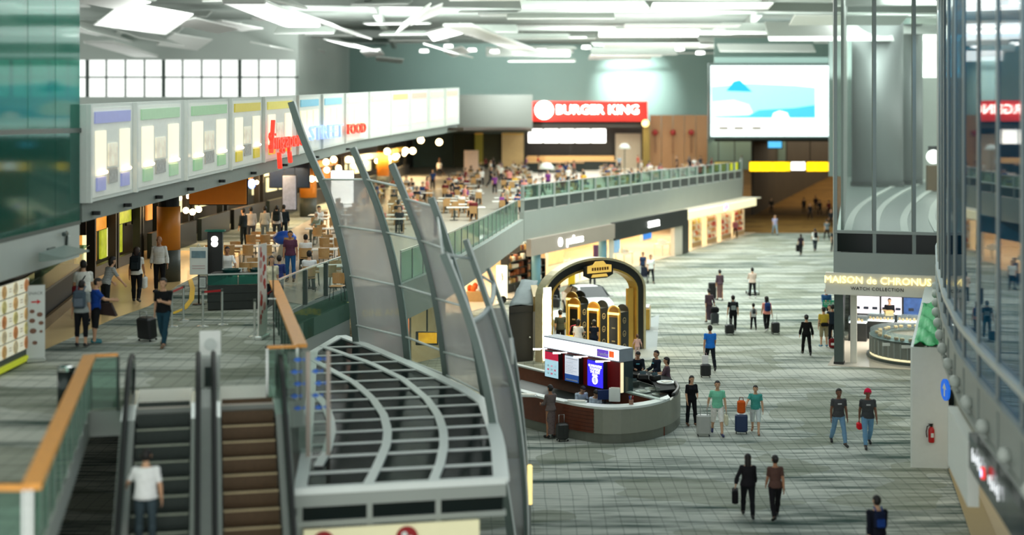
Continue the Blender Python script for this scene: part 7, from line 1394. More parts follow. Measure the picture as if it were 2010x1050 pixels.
STL = [(51, 54.2, M_amber, 'amber sign'), (54.6, 58, M_lime, 'lime green sign'), (58.4, 61, M_walld, 'dark brown screen'), (61.4, 66, M_owin, 'orange lit front'), (67, 73, M_wwin, 'cream lit picture front'), (74, 81, M_owin, 'amber lit deep front'), (82, 92, M_wwin, 'bright white menu front'), (93, 106, M_owin, 'yellow lit front'), (107, 124, M_wwin, 'pale lit far front'), (126, 150, mat('gold_window', (206, 170, 70), .4, emit=.45, var=.5, scale=.5), 'gold lit farthest front')]
for k, (y0, y1, m, nm) in enumerate(STL):
    t = thing('food_stall', f'food stall front with {nm} under the poster fascia', 'stall', swp((y0 + y1) / 2, MZ, .5), 0, 'food stalls along the left')
    def pn(name, a, c, z0, z1, off, mm, th=.1): b = MB(); b.slab([swp(a, z0, off), swp(c, z0, off), swp(c, z1, off), swp(a, z1, off)], th); return b.build(name, mm, t, world=True)
    lo = k < 2; zz = (.35, 1.5, 1.62, 2.15) if lo else (1.35, 2.2, 2.4, 2.85)
    pn('counter_front', y0, y1, MZ + .02, MZ + (.4 if lo else 1.05), .9 if lo else 1.3, mat('black_front', (16, 19, 18), .4) if k % 2 else mat('dark_teal_front', (14, 30, 30), .4), .2); pn('header', y0, y1, MZ + zz[2] - .05, MZ + 2.9, .6, mat('dark_header', (24, 20, 16), .5), .2)
    pn('sign_panel', y0 + .5, y1 - .5, MZ + zz[2], MZ + zz[3], .75, m if k < 2 or k > 2 else M_amber)
    L = y1 - y0
    for j in range(3): pn('menu_panel', y0 + L * (j + .12) / 3, y0 + L * (j + .88) / 3, MZ + zz[0], MZ + zz[1], .3, (m if k != 2 else M_walld) if j != 1 else (M_wwin if k not in (2,) else M_walld), .08)
    for j in range(2): pn('side_post', (y0, y1)[j] - .1, (y0, y1)[j] + .1, MZ + .02, MZ + 2.9, .9, M_black, .3)
    for j in range(3 if k > 2 else 0):
        c = swp(y0 + L * (j + .5) / 3, MZ + 2.2, 1.2); b = MB(); b.ell(c, (.11, .11, .11) if y0 < 80 else (.2, .2, .2), 10, 8); b.build('bulb', M_warmb, t, world=True)
for (y, e) in ((53, 60), (63, 200), (78, 420), (95, 520), (118, 700), (140, 700)):
    p = swp(y, MZ + 3.0, 2.4); area(tuple(p), (0, 0, 0), 3, 6, e, (1, .74, .42))
# orange columns
for k, (px, py, tp, lab) in enumerate(((331, 552, 405, 'nearest orange column on a speckled stone foot'), (605, 425, 330, 'second orange column behind the queue'), (752, 372, 296, 'farthest orange column before the lit stalls'))):
    p = G(px, py, MZ); top = HC - (tp - YH) / F * p.y; r = .41 if k == 0 else .5; t = thing('orange_column', lab, 'column', p); h1 = 1.12; b = MB(); b.lathe([(0, 0), (r, 0), (r, h1), (0, h1)], 28); b.s = [True] * len(b.s); b.build('stone_foot', M_stone, t); b = MB(); b.lathe([(0, h1), (r * .99, h1), (r * .99, top - MZ), (0, top - MZ)], 28); b.s = [True] * len(b.s); b.build('orange_shaft', M_orange, t); b = MB(); b.lathe([(0, top - MZ), (r * .9, top - MZ), (r * .9, 8.4 - MZ), (0, 8.4 - MZ)], 24); b.build('dark_head', M_walld, t)
# black wood kiosk
kk = thing('food_kiosk', 'black stained wood kiosk with a dark glass upper front', 'kiosk', G(464, 609, MZ)); a, c = G(408, 610, MZ), G(524, 606, MZ); D_ = Vector((.1, 2.4, 0))
b = MB(); b.prism([tuple(p)[:2] for p in (a, c, c + D_, a + D_)], MZ + .014, MZ + .74); b.build('wood_body', M_darkwood, kk, world=True)
for k in range(3): b = MB(); b.slab([a + Z * (.04 + k * .235) + Vector((0, -.02, 0)), c + Z * (.04 + k * .235) + Vector((0, -.02, 0)), c + Z * (.255 + k * .235) + Vector((0, -.02, 0)), a + Z * (.255 + k * .235) + Vector((0, -.02, 0))], .03); b.build('plank', M_darkwood, kk, world=True)
b = MB(); b.slab([a + Z * .76, a.lerp(c, .5) + Z * .76, a.lerp(c, .5) + Z * 1.06, a + Z * 1.06], .03); b.build('glass_front', M_teal, kk, world=True); b = MB(); b.slab([a.lerp(c, .52) + Z * .76, c + Z * .76, c + Z * 1.06, a.lerp(c, .52) + Z * 1.06], .03); b.build('glass_front', M_teal, kk, world=True)
b = MB(); b.prism([tuple(p)[:2] for p in (a + Vector((0, .3, 0)), c + Vector((0, .3, 0)), c + Vector((.03, .9, 0)), a + Vector((.03, .9, 0)))], MZ + 1.0, MZ + 1.08); b.build('counter_top', M_black, kk, world=True); b = MB(); b.bar(a + Z * 1.08, c + Z * 1.08, .08, .04); b.build('top_rail', M_steel, kk, world=True)
for k, (f, lab) in enumerate(((.32, 'left teal cooking pan on the kiosk counter'), (.78, 'right teal cooking pan on the kiosk counter'))):
    p = a.lerp(c, f) + Vector((.02, .6, 1.08)); t = thing('pan', lab, 'pan', p); b = MB(); b.lathe([(0, 0), (.26, 0), (.3, .09), (.27, .09), (.24, .02), (0, .02)], 20); b.build('bowl', mat('dark_teal_pan', (16, 66, 64), .3), t); b = MB(); b.bar((.28, 0, .07), (.5, .1, .09), .03, .02); b.build('handle', M_black, t)
for k, f in enumerate((.48, .56, .64)): p = a.lerp(c, f) + Vector((.02, .55, 1.08)); t = thing('cup', ('white', 'cream', 'tan')[k] + ' cup between the two pans on the kiosk counter', 'cup', p); b = MB(); b.lathe([(0, 0), (.05, 0), (.065, .12), (.055, .12), (.045, .02), (0, .02)], 12); b.build('cup', (M_white, M_offw, M_chairw)[k], t)
# kiosk sign post, poster stands, banner, stanchions
p = G(412, 600, MZ) + Vector((0, .8, 0)); t = thing('sign_pillar', 'tall black pillar with a glowing round lamp beside the kiosk', 'sign', p); b = MB(); b.box((0, 0, 1.1), (.46, .2, 2.2), bev=.01); b.build('pillar', M_black, t)
for z in (1.98, 1.84): b = MB(); b.ell((0, -.12, z), (.11, .06, .1), 12, 8); b.build('lamp', mat('lamp_white', (255, 252, 236), .4, emit=3), t)
b = MB(); b.box((0, 0, 2.24), (.6, .3, .05)); b.build('cap', M_teal, t)
p = G(390, 598, MZ); t = thing('poster_stand', 'white poster on a black stand left of the kiosk', 'poster', p); b = MB(); b.box((0, 0, 1.35), (.55, .03, .85), bev=.01); b.build('poster', M_white, t); b = MB(); b.box((0, -.018, 1.55), (.44, .006, .22)); b.build('poster_picture', mat('blue_grey_print', (110, 140, 150), .5, var=.5, scale=6), t); b = MB(); b.box((0, -.018, 1.2), (.4, .006, .02)); b.box((0, -.018, 1.12), (.4, .006, .02)); b.build('poster_text', mat('rose_print', (190, 160, 160), .5), t); b = MB(); b.tube([(0, .02, .03), (0, .02, .95)], .025, 8); b.build('pole', M_black, t); b = MB(); b.lathe([(0, 0), (.2, 0), (.18, .03), (0, .04)], 16); b.build('base', M_black, t); b = MB(); b.tube([(-.05, 0, 1.78), (0, 0, 1.88), (.05, 0, 1.78)], .015, 6); b.build('clip', M_white, t)
q = G(515, 664, MZ); t = thing('rollup_banner', 'tall white banner with red pictures seen nearly edge on', 'banner', q, R(82)); b = MB(); b.box((0, 0, .05), (.72, .2, .1), bev=.02); b.build('base', M_steel, t); b = MB(); b.box((0, 0, 1.28), (.68, .02, 2.36)); b.build('sheet', mat('banner_white', (238, 234, 226), .5, var=.03), t); b = MB(); b.box((0, .04, 1.2), (.03, .03, 2.3)); b.build('support_pole', M_steel, t)
rn = random.Random(4)
for k in range(16): b = MB(); r = rn.uniform(.05, .12); b.lathe([(0, 0), (r, 0), (r, .006), (0, .008)], 8, M=FM((rn.uniform(-.22, .22), -.012, .45 + k * .125), (1, 0, 0), (0, 0, 1))); b.build('food_print', mat('red_print', (190, 60, 50), .5, var=.5, scale=10) if k % 3 else mat('rose_print2', (214, 150, 140), .5), t)
q = G(538, 682, MZ); t = thing('sign_stand', 'thin black stand on a round foot before the plank handrail', 'stand', q); b = MB(); b.lathe([(0, 0), (.23, 0), (.23, .03), (.05, .05), (0, .05)], 20); b.build('base', M_black, t); b = MB(); b.tube([(0, 0, .04), (-.03, 0, 2.05)], .018, 8); b.build('pole', M_black, t); b = MB(); b.box((-.05, 0, 1.22), (.2, .03, .03)); b.build('cross_clip', M_white, t)
SPO = [(337, 641), (360, 629), (398, 641), (436, 637), (500, 661), (522, 648), (540, 634)]
SLB = ['steel queue post left of the man in black tee', 'steel queue post right behind the man in black tee', 'steel queue post carrying the small framed notice', 'steel queue post before the kiosk wood front', 'steel queue post at the left of the edge on banner', 'steel queue post hidden behind the edge on banner', 'steel queue post at the right end by the plank handrail']
PO = []
for (x, y), lab in zip(SPO, SLB):
    p = G(x, y, MZ); PO.append(p); t = thing('queue_post', lab, 'post', p, 0, 'steel queue posts'); b = MB(); b.lathe([(0, 0), (.17, 0), (.16, .02), (.04, .04), (0, .04)], 18); b.build('base', M_steel, t); b = MB(); b.cyl((0, 0, .04), .034, .9, 12); b.build('post', M_steel, t); b = MB(); b.cyl((0, 0, .92), .04, .07, 12); b.build('head', M_dgrey, t)
for i, j, lab in ((0, 1, 'red belt between the two left queue posts'), (2, 3, 'red belt before the kiosk wood front'), (5, 6, 'red belt right of the edge on banner')):
    t = thing('queue_belt', lab, 'belt', PO[i] + Z * .9, 0, 'red queue belts'); b = MB(); b.bar(PO[i] + Z * .95 + (PO[j] - PO[i]).normalized() * .045, PO[j] + Z * .95 - (PO[j] - PO[i]).normalized() * .045, .012, .055); b.build('belt', mat('belt_red', (186, 34, 40), .6), t, world=True)
t = thing('notice_frame', 'small black framed notice on the queue post', 'notice', PO[2] + Z * .995); b = MB(); b.box((0, 0, .22), (.22, .03, .34), bev=.008); b.build('frame', M_black, t); b = MB(); b.box((0, -.018, .22), (.17, .006, .28)); b.build('sheet', M_lgrey, t); b = MB(); [b.box((0, -.0225, .14 + k * .04), (.12, .003, .01)) for k in range(5)]; b.build('text_lines', M_dgrey, t)['kind'] = 'stuff'; b = MB(); b.cyl((0, 0, 0), .02, .06, 8); b.build('holder', M_steel, t)
q = G(130, 800, MZ); t = thing('litter_bin', 'round dark litter bin with a steel rim beside the left railing', 'bin', q); b = MB(); b.lathe([(0, 0), (.17, 0), (.17, .74), (0, .74)], 24); b.s = [True] * len(b.s); b.build('body', mat('bin_dark', (44, 52, 50), .25, .7), t); b = MB(); b.lathe([(.1, .74), (.185, .74), (.185, .82), (.12, .84), (.1, .84), (.1, .74)], 24); b.build('rim', M_chrome, t); b = MB(); b.lathe([(0, .7), (.1, .7), (.1, .72), (0, .72)], 16); b.build('inner_lid', M_black, t)
# hanging screens over the near stalls
for (px, py, Y, w_, h, m, lab) in ((672, 372, 84, 1.3, 2.2, M_glow, 'tall white lit poster beside the second orange column'), (568, 378, 76, .7, 1.8, mat('dim_poster', (150, 150, 160), .4, emit=.4, var=.3), 'narrow dim poster left of the second orange column'), (568, 345, 80, 2.2, 1.3, mat('dark_blue_tv', (14, 34, 60), .3, var=.3), 'dark hanging television under the fascia'), (428, 375, 70, 2.4, 1.1, M_orange, 'orange hanging panel over the lit stall')):
    t = thing('hanging_sign', lab, 'sign', AT(px, py, Y if px != 428 else 60)); b = MB(); b.box((0, 0, 0), (w_, .12, h), bev=.02); b.build('panel', m, t); b = MB(); b.box((0, .08, 0), (w_ + .1, .06, h + .1)); b.build('frame', M_black, t)
    for s_ in (-1, 1): b = MB(); b.bar((s_ * w_ * .4, .05, h / 2), (s_ * w_ * .4, .05, h / 2 + 1.4), .03, .03); b.build('hanger', M_black, t)
t = thing('blue_lamp', 'small bright blue lamp at the corner of the dark television', 'lamp', AT(494, 361, 76)); b = MB(); b.ell((0, 0, 0), (.2, .2, .26), 12, 8); b.build('bulb', mat('blue_glow', (120, 150, 255), .4, emit=4), t); b = MB(); b.bar((0, 0, .2), (0, 0, 1.2), .04, .04); b.build('stem', M_black, t)
# pendant lamps
PNX = (625, 612, 655, 684, 692, 760, 776, 796, 810, 640, 365, 378, 390, 826, 862, 665)
for k, (px, py, Y) in enumerate(((625, 350, 82), (612, 351, 82), (655, 313, 96), (684, 313, 96), (692, 314, 96), (760, 297, 112), (776, 308, 112), (796, 296, 120), (810, 296, 120), (640, 318, 90), (365, 413, 62), (378, 416, 62), (390, 411, 62), (826, 275, 135), (862, 279, 140), (665, 335, 90))):
    t = thing('pendant_lamp', f'glowing warm pendant lamp over the food court, number counted unclear', 'lamp', AT(px, py, Y), 0, 'pendant lamps over the food court'); t['label'] = f'glowing warm pendant lamp over the food court, {ORD[sorted(PNX).index(px)]} from the left'
    r = .0026 * Y * .85; b = MB(); b.ell((0, 0, 0), (r, r, r), 12, 8); b.build('bulb', M_warmb, t); zc = RM[t.name].translation.z; q_ = 9.25 if Y > 100 else min(fas(px_)[1].z - .25 for px_ in range(160, 897, 8) if abs(fas(px_)[1].y - Y) < 3); b = MB(); b.bar((0, 0, r), (0, 0, q_ - zc), .03, .03); b.build('cord', M_black, t)
# ---------------------------------------------------------------- tables and chairs
def table_proto(name, shape):
    t = thing(name, 'x', 'table', (0, 0, 0))
    if shape == 'round': b = MB(); b.lathe([(0, .71), (.42, .71), (.45, .725), (.45, .74), (0, .75)], 24); b.build('table_top', M_tabletop, t)
    else: b = MB(); b.box((0, 0, .73), (shape[0], shape[1], .04), bev=.012); b.build('table_top', M_tabletop, t)
    xs = (0,) if shape == 'round' or shape[0] < 1.2 else (-shape[0] * .3, shape[0] * .3)
    for x in xs: b = MB(); b.cyl((x, 0, .03), .035, .68, 10); b.build('pedestal', M_dgrey, t); b = MB(); b.lathe([(0, 0), (.26, 0), (.24, .025), (0, .04)], 16, (x, 0, 0)); b.build('foot_plate', M_black, t)
    return t
def chair_proto():
    t = thing('dining_chair', 'x', 'chair', (0, 0, 0)); b = MB(); b.box((0, 0, .45), (.42, .42, .035), bev=.015); b.build('seat', M_chairw, t)
    b = MB(); n = 7; vs = []
    for k in range(n):
        q = R(-52 + 104 * k / (n - 1)); 
        for (z, r) in ((.5, .235), (.84, .25)): vs += [(r * math.sin(q), -r * math.cos(q) + .02, z), ((r + .018) * math.sin(q), -(r + .018) * math.cos(q) + .02, z)]
    fs = []
    for k in range(n - 1): a = 4 * k; c = a + 4; fs += [(a, c, c + 2, a + 2), (a + 1, a + 3, c + 3, c + 1), (a + 2, c + 2, c + 3, a + 3), (a, a + 1, c + 1, c)]
    fs += [(0, 2, 3, 1), (4 * n - 4, 4 * n - 3, 4 * n - 1, 4 * n - 2)]; b.add(vs, fs); b.build('backrest', M_chairw, t)
    for sx in (-1, 1):
        for sy in (-1, 1): b = MB(); b.tube([(sx * .17, sy * .17, .43), (sx * .2, sy * .2, 0)], .014, 6); b.build('leg', M_dgrey, t)
    return t
b = MB(); b.box((0, 0, .45), (.42, .42, .04)); b.box((0, -.21, .66), (.42, .03, .38)); [b.bar((sx * .18, sy * .18, .43), (sx * .2, sy * .2, 0), .03, .03) for sx in (-1, 1) for sy in (-1, 1)]
far_chair_me = b.build('dining_chair', M_chairw); cme = far_chair_me.data; bpy.data.objects.remove(far_chair_me)
chp = None
def chair(x, y, rz, label, group, far=False):
    global chp
    z = MZ + .014
    if far: o = bpy.data.objects.new('dining_chair', cme); C.objects.link(o); o.location = (x, y, z); o.rotation_euler = (0, 0, rz); RM[o.name] = TR((x, y, z), rz); return tag(o, label, 'chair', group)
    if chp is None: chp = chair_proto(); o = chp; o.location = (x, y, z); o.rotation_euler = (0, 0, rz); RM[o.name] = TR((x, y, z), rz); o['label'] = label; o['group'] = group; return o
    return dup(chp, (x, y, z), rz, label, group)
TPS = {}
def table(x, y, rz, shape, label, group):
    key = str(shape); z = MZ + .014
    if key not in TPS: t = table_proto('dining_table', shape); TPS[key] = t; t.location = (x, y, z); t.rotation_euler = (0, 0, rz); RM[t.name] = TR((x, y, z), rz); t['label'] = label; t['group'] = group; return t
    return dup(TPS[key], (x, y, z), rz, label, group)
NT = [((475, 482), (2.9, .8), 4, 'long white table behind the cook', .08), ((498, 516), 'round', 2, 'round white table right behind the cook', 0), ((512, 462), (1.2, .8), 2, 'white table at the end of the queue', .1), ((640, 488), (2.2, .8), 3, 'long white table before the man in white tee', .12), ((632, 521), (1.4, .8), 2, 'white table nearest the glass railing', .2), ((655, 468), (1.2, .8), 2, 'white table by the sail rib', .1), ((627, 448), (1.3, .8), 1, 'white table of the woman in the headscarf', .1), ((432, 519), (1.0, .7), 1, 'small white table by the nearest orange column', 0)]
for (px, py), shp, nc, lab, rz in NT:
    p = G(px, py, MZ + .76); table(p.x, p.y, rz, shp, lab, 'near white dining tables')
    w_ = .6 if shp == 'round' else shp[0]
    for k in range(nc):
        xo = (k - (nc - 1) / 2) * (w_ / max(1, nc)); chair(p.x + xo, p.y - .62, rz, f'wooden chair number {k} x', 'wooden chairs at the near tables')['label'] = f'{("first", "second", "third", "fourth")[k]} chair, near side, {lab}'
        if k < 2: chair(p.x + xo * 1.1, p.y + .62, rz + math.pi, '', 'wooden chairs at the near tables')['label'] = f'{("first", "second")[k]} chair, far side, {lab}'
for (px, py, lab) in ((600, 530, 'wooden chair under the man in white tee at the long table'), (607, 572, 'wooden chair under the man in white tee near the railing'), (624, 470, 'wooden chair under the woman in the headscarf')):
    p = G(px, py, MZ); chair(p.x, p.y - .0, R(8) if px < 620 and px != 446 else math.pi, lab, 'wooden chairs under near diners')
chair(*tuple(G(566, 506, MZ))[:2], R(20), 'empty wooden chair before the plum clad man', 'loose chairs'); chair(*tuple(G(662, 590, MZ))[:2], R(170), 'wooden chair close to the glass railing, nearest the sail', 'loose chairs')
p = G(545, 476, MZ); t = thing('baby_chair', 'bright blue moulded seat at the tables behind the plum clad man', 'chair', Vector((-9.5, 59.6, MZ + .014))); b = MB(); b.ell((0, 0, .75), (.5, .35, .3), 14, 10); b.build('seat_shell', mat('seat_blue', (24, 90, 200), .35), t); b = MB(); b.cyl((0, 0, 0), .3, .5, 14, r2=.2); b.build('seat_base', M_lgrey, t)
# food court crowd -----------------------------------------------------------------
def proto_person(kind):
    fem = kind % 2 == 1; ps = [SIT, wk(SIT, lean=14, nod=14), STAND, WALK][kind]
    P = person('proto', (0, 0, 0), 0, ps, 1.7, fem, fat=1.1, shirt=((128, 128, 128), .4), pants=((40, 42, 50), 1), hair=('short' if not fem else 'bob', (26, 22, 20)), vox=.034, eyes=False)
    return P[0]
PP = [proto_person(k) for k in range(4)]
CROWD = []
SH = [((232, 230, 224), 'white'), ((40, 42, 48), 'black'), ((110, 40, 44), 'maroon'), ((46, 70, 120), 'blue'), ((180, 170, 150), 'beige'), ((60, 90, 84), 'dark green'), ((120, 60, 130), 'purple'), ((226, 180, 60), 'yellow'), ((150, 170, 186), 'pale blue'), ((214, 140, 130), 'salmon'), ((200, 60, 50), 'red')]
rn = random.Random(21)
def inside(x, y):
    ex = float(np.interp(y, [49, 54, 65, 81, 104, 128, 150, 172], [-4.2, -3.2, -1.8, 0, 9.4, 19.8, 23.3, 24.3])); wx = float(np.interp(y, [40, 56, 75, 98, 125, 172], [-12, -12.5, -12, -10.5, -8.5, -8])); return wx + .8 < x < ex - 1.0
nt = 0; y = 56.0
while y < 158:
    step = 3.1 if y < 100 else 4.2
    x = -14 + rn.uniform(0, 1.5)
    while x < 24:
        if inside(x, y) and inside(x + 1.4, y) and not (y < 69 and x < -5.8) and math.hypot(x + 4, y - 140) > 3 and not (y > 150 and x < 15):
            xx, yy = x + rn.uniform(-.2, .2), y + rn.uniform(-.5, .5); shp = (1.6, .8) if rn.random() < .6 else (2.2, .8)
            table(xx, yy, rn.uniform(-.05, .12), shp, 'white topped dining table in the busy far food court', 'far dining tables'); nt += 1
            for sx in (-.45, .45):
                for s_ in (-1, 1):
                    r = rn.random(); cy = yy + s_ * .64
                    if r < .34: chair(xx + sx, cy, 0 if s_ < 0 else math.pi, 'empty wooden chair pushed to a far food court table', 'far dining chairs', True)
                    elif r < .78: chair(xx + sx, cy, 0 if s_ < 0 else math.pi, 'wooden chair with a diner on it in the far food court', 'far dining chairs in use', True); CROWD.append((xx + sx, cy + s_ * .0, 0 if s_ < 0 else 180, rn.choice((0, 1))))
        x += 3.4 if y < 100 else 4.6
    y += step
for k in range(46):
    for _ in range(40):
        yy = rn.uniform(66, 160); xx = rn.uniform(-12, 23)
        if inside(xx, yy): break
    CROWD.append((xx, yy, rn.choice((0, 180, 90, 270)), rn.choice((2, 3))))
def build_crowd():
    hc = {}
    for i, (x, y, fc, kd) in enumerate(CROWD):
        src = PP[kd]; (col, cn) = SH[rn.choice((0, 0, 1, 1, 2, 3, 4, 5, 6, 7, 8, 9, 10, 1, 0, 4, 3))]; sc = rn.uniform(.94, 1.04)
        act = ('diner in a %s top seated at the far food court tables', 'diner in a %s top bent over a far food court table', 'person in a %s top standing among the far tables', 'person in a %s top walking between the far tables')[kd] % cn
        c = src.copy(); C.objects.link(c); z = MZ + .014 ; c.location = (x, y, z); c.rotation_euler = (0, 0, R(fc)); c.scale = (sc, sc, sc); c['label'] = act; c['group'] = act.replace('diner in', 'diners in').replace('person in', 'people in'); c['category'] = 'person'
        for ch in KIDS[src.name]:
            if ch.name.startswith('shoe'): continue
            d = ch.copy(); C.objects.link(d); d.parent = c
            if d.name.startswith(('shirt', 'hair')):
                d.material_slots[0].link = 'OBJECT'; d.material_slots[0].material = cmat(col) if d.name.startswith('shirt') else mat('hair_%d' % (i % 3), ((26, 22, 20), (60, 44, 34), (90, 84, 80))[i % 3], .6)
    for s in PP:
        for ch in KIDS[s.name]: bpy.data.objects.remove(ch)
        bpy.data.objects.remove(s)
# far shop with the big red sign, panelled wood wall, counters
b = MB(); b.slab([(1.6, 165, MZ), (1.6, 165, 12.6), (17.2, 165, 12.6), (17.2, 165, MZ)], .2)
rs = thing('red_sign_shop', 'far food outlet with a big red lit sign and a row of white menus', 'shop', (9, 166, MZ))
def fx(px, py, Y): return AT(px, py, Y)
def fp2(nm, x0, y0, x1, y1, Y, m, th=.2, par=None): b = MB(); b.slab([fx(x0, y1, Y), fx(x1, y1, Y), fx(x1, y0, Y), fx(x0, y0, Y)], th); return b.build(nm, m, par or rs, world=True)
fp2('back_wall', 1030, 238, 1275, 332, 170.5, mat('kitchen_dark', (50, 44, 36), .5, var=.3)); fp2('red_band', 1032, 199, 1270, 238, 165, mat('red_band', (214, 34, 22), .4, emit=.55, var=.1, scale=.3), 1.2); fp2('dark_soffit', 1034, 239, 1268, 250, 165.5, M_walld, 1)
fp2('pillar', 1262, 238, 1275, 330, 165, mat('olive_pillar', (120, 100, 40), .5), .6); fp2('pale_door', 1208, 262, 1258, 330, 169, mat('pale_brown', (176, 164, 144), .5, var=.1)); fp2('counter', 1035, 306, 1205, 328, 166.5, M_chairw, .8); fp2('counter_base', 1035, 318, 1205, 331, 166.3, M_darkwood, .8)
for k in range(5): fp2('menu_screen', 1037 + k * 31, 253, 1065 + k * 31, 280, 166, M_glow, .15)
b = MB(); b.lathe([(0, 0), (1.05, 0), (1.05, .3), (0, .3)], 24, M=FM(fx(1068, 216, 164.2), (1, 0, 0), (0, 0, 1))); b.build('round_emblem', M_glow2, rs, world=True)
txt('sign_letters', 'BURGER KING', 1.5, FM(fx(1173, 216, 164.2), (1, 0, 0), (0, 0, 1)), M_glow2, rs, .12)
area((8, 163, 9.6), (0, 0, 0), 14, 2, 900, (1, .85, .6))
t = thing('wall_lamp', 'round warm lamp at the right end of the red sign', 'lamp', fx(1267, 242, 164)); b = MB(); b.ell((0, 0, 0), (.42, .42, .42), 12, 8); b.build('globe', mat('warm_lamp', (255, 214, 140), .4, emit=2), t); b = MB(); b.bar((0, .4, 0), (0, 1.0, 0), .1, .1); b.build('bracket', M_black, t)
ww = thing('wood_wall_unit', 'panelled brown wood wall with three dark red lanterns right of the red sign', 'wall unit', fx(1332, 330, 166)); M_pan = mat('brown_panel', (160, 116, 76), .5, var=.12)
for k in range(5): fp2('panel', 1276 + k * 22.6, 226, 1297.5 + k * 22.6, 331, 166, M_pan, .3, ww)
for x in (1286, 1321, 1357): b = MB(); b.ell(fx(x, 260, 165.5), (.34, .3, .34), 10, 8); b.build('lantern', mat('lantern_red', (140, 30, 26), .5, emit=.1), ww, world=True); b = MB(); b.bar(fx(x, 266, 165.5), fx(x, 300, 165.5), .12, .1); b.build('lantern_banner', mat('brown_banner', (110, 70, 40), .5), ww, world=True)
b = MB(); b.slab([fx(890, 330, 168), fx(1030, 330, 168), fx(1030, 262, 168), fx(890, 262, 168)], .2); struct(b.build('wall_15', mat('dark_olive_wall', (52, 54, 28), .6, var=.4, scale=.3)))
for (x0, x1, m, lab) in ((932, 948, mat('olive_gold', (130, 120, 40), .5, emit=.15), 'olive lit upright panel on the dark far wall'), (985, 1028, mat('tan_panel', (170, 146, 100), .5, emit=.15, var=.15), 'tan upright panel left of the red sign shop')):
    t = thing('wall_panel', lab, 'panel', fx((x0 + x1) / 2, 328, 167.5)); fp2('panel', x0, 264, x1, 328, 167.5, m, .2, t); fp2('trim_strip', x0, 261, x1, 264, 167.4, M_gold, .2, t)
t = thing('standing_poster', 'pale pink standing poster among the far diners', 'poster', fx(925, 345, 140)); t.location.z = MZ; RM[t.name] = TR(t.location); b = MB(); b.box((0, 0, 1.6), (1.4, .1, 2.2)); b.build('board', mat('pale_pink', (230, 206, 190), .5), t); b = MB(); b.box((0, 0, .25), (1.0, .3, .5)); b.build('foot', M_black, t)
for k, (px, py, Y, lab) in enumerate(((1073, 330, 120, 'white parasol lamp dome near the parapet'), (1226, 290, 158, 'white dome light before the red sign shop'))):
    t = thing('dome_light', lab, 'lamp', AT(px, py, Y)); t.location.z = MZ; RM[t.name] = TR(t.location); h = HC - (py - YH) / F * Y - MZ
    b = MB(); b.lathe([(0, h + .5), (.35, h + .42), (.62, h + .1), (.66, h - .1), (0, h - .1)], 16, sm=True); b.build('dome', M_white, t); b = MB(); b.bar((0, 0, 0), (0, 0, h), .1, .1); b.build('post', M_dgrey, t); b = MB(); b.cyl((0, 0, 0), .4, .1); b.build('base', M_dgrey, t)
for k, (px, py, w_, lab) in enumerate(((1090, 338, 6, 'long tan serving counter before the red sign shop, left'), (1165, 334, 5, 'long tan serving counter before the red sign shop, right'))):
    p = G(px, py, MZ); t = thing('serving_counter', lab, 'counter', p); b = MB(); b.box((0, 0, .5), (w_, .8, 1.0)); b.build('body', M_darkwood, t); b = MB(); b.box((0, 0, 1.04), (w_ + .2, 1.0, .08)); b.build('counter_top', M_chairw, t)
# sail lettering, shop lower left with tv (seen through the sail)
t = thing('wall_lettering', 'yellow DINE AND lettering on the grey wall seen through the sail', 'sign', G(752, 622, 0)); p = AT(752, 614, 47.5); txt('sign_letters', 'DINE AND', .3, FM(p, Vector((.92, .32, .0)), (0, 0, 1)), mat('yellow_letter', (230, 206, 60), .4, emit=.3), t, .02)
b = MB(); b.slab([AT(700, 690, 48), AT(792, 668, 48), AT(792, 560, 48), AT(700, 580, 48)], .1); struct(b.build('wall_16', M_grey))
t = thing('wall_poster', 'dark poster with white and orange pictures low behind the sail', 'poster', AT(757, 655, 47.4)); b = MB(); b.slab([AT(735, 680, 47.4), AT(780, 672, 47.4), AT(780, 638, 47.4), AT(735, 646, 47.4)], .05); b.build('board', mat('poster_mix', (120, 96, 84), .4, emit=.3, var=.8, scale=4), t, world=True); b = MB(); b.lathe([(0, 0), (.2, 0), (.2, .02), (0, .02)], 16, M=FM(AT(768, 655, 47.35), (1, 0, 0), (0, 0, 1))); b.build('picture_disc', M_offw, t, world=True)
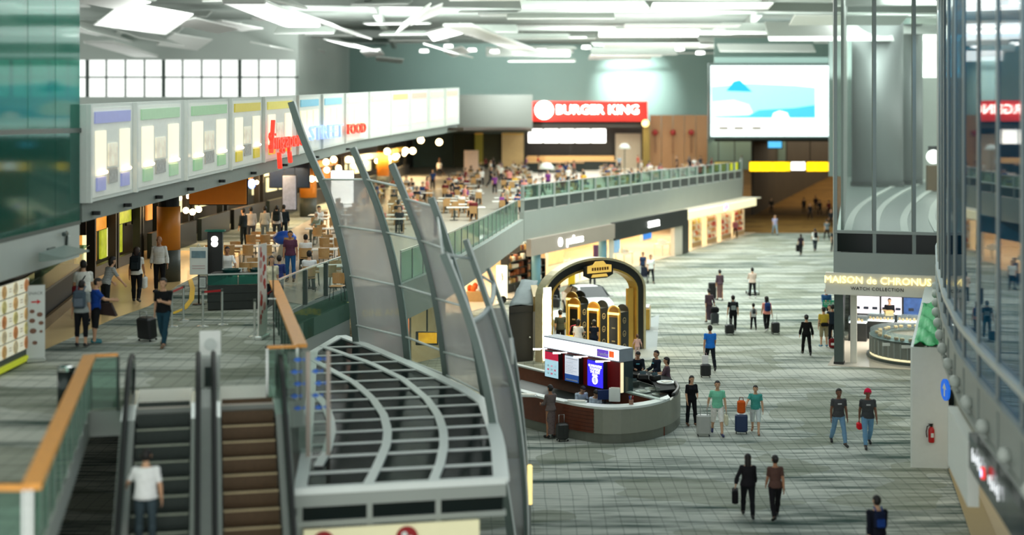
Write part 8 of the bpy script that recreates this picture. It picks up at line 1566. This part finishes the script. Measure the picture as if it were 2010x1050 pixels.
t = thing('wall_poster', 'narrow red and white lit poster on the dark column behind the sail', 'poster', AT(797, 640, 50)); b = MB(); b.slab([AT(792, 668, 50), AT(803, 664, 50), AT(803, 612, 50), AT(792, 616, 50)], .08); b.build('board', mat('poster_orange', (240, 130, 80), .4, emit=.8, var=.4, scale=3), t, world=True); b = MB(); b.slab([AT(794, 640, 49.9), AT(801, 638, 49.9), AT(801, 622, 49.9), AT(794, 624, 49.9)], .03); b.build('picture', M_white, t, world=True)
t = thing('television', 'black television with a yellow picture under the food court edge', 'television', AT(838, 664, 54)); b = MB(); b.box((0, 0, 0), (.85, .1, .52), bev=.02); b.build('casing', M_black, t); b = MB(); b.box((.03, -.055, .02), (.7, .012, .4)); b.build('picture', mat('tv_yellow', (230, 160, 30), .4, emit=.6, var=.6, scale=3), t); b = MB(); b.bar((0, .1, .2), (0, .1, 2.05), .06, .06); b.build('bracket', M_black, t)
b = MB(); b.slab([(-4.5, 58, 0), (-2.9, 60.5, 0), (-2.9, 60.5, 3.1), (-4.5, 58, 3.1)], .2); struct(b.build('wall_17', mat('beige_back_wall', (206, 190, 150), .5, var=.1)))
b = MB(); b.slab([(-3.8, 49.4, 0), (-4.2, 58, 0), (-4.2, 58, 3.1), (-3.8, 49.4, 3.1)], .2); struct(b.build('wall_18', M_walld))
b = MB(); b.bar((-5.2, 49.2, 0), (-5.2, 49.2, 3.8), .5, .5); struct(b.build('wall_19', M_walld))
area((-2.2, 55, 3.0), (0, 0, 0), 2, 5, 120, (1, .85, .6))
finish_people()
build_crowd()
# lettering becomes mesh
bpy.context.view_layer.update(); dg = bpy.context.evaluated_depsgraph_get()
fonts = [o for o in S.objects if o.type == 'FONT']; fm_ = [bpy.data.meshes.new_from_object(o.evaluated_get(dg)) for o in fonts]
for o, me in zip(fonts, fm_):
    n = bpy.data.objects.new('lettering', me); C.objects.link(n); n.parent = o.parent; n.matrix_basis = o.matrix_basis.copy(); nm = o.name.split('.')[0]; bpy.data.objects.remove(o); n.name = nm
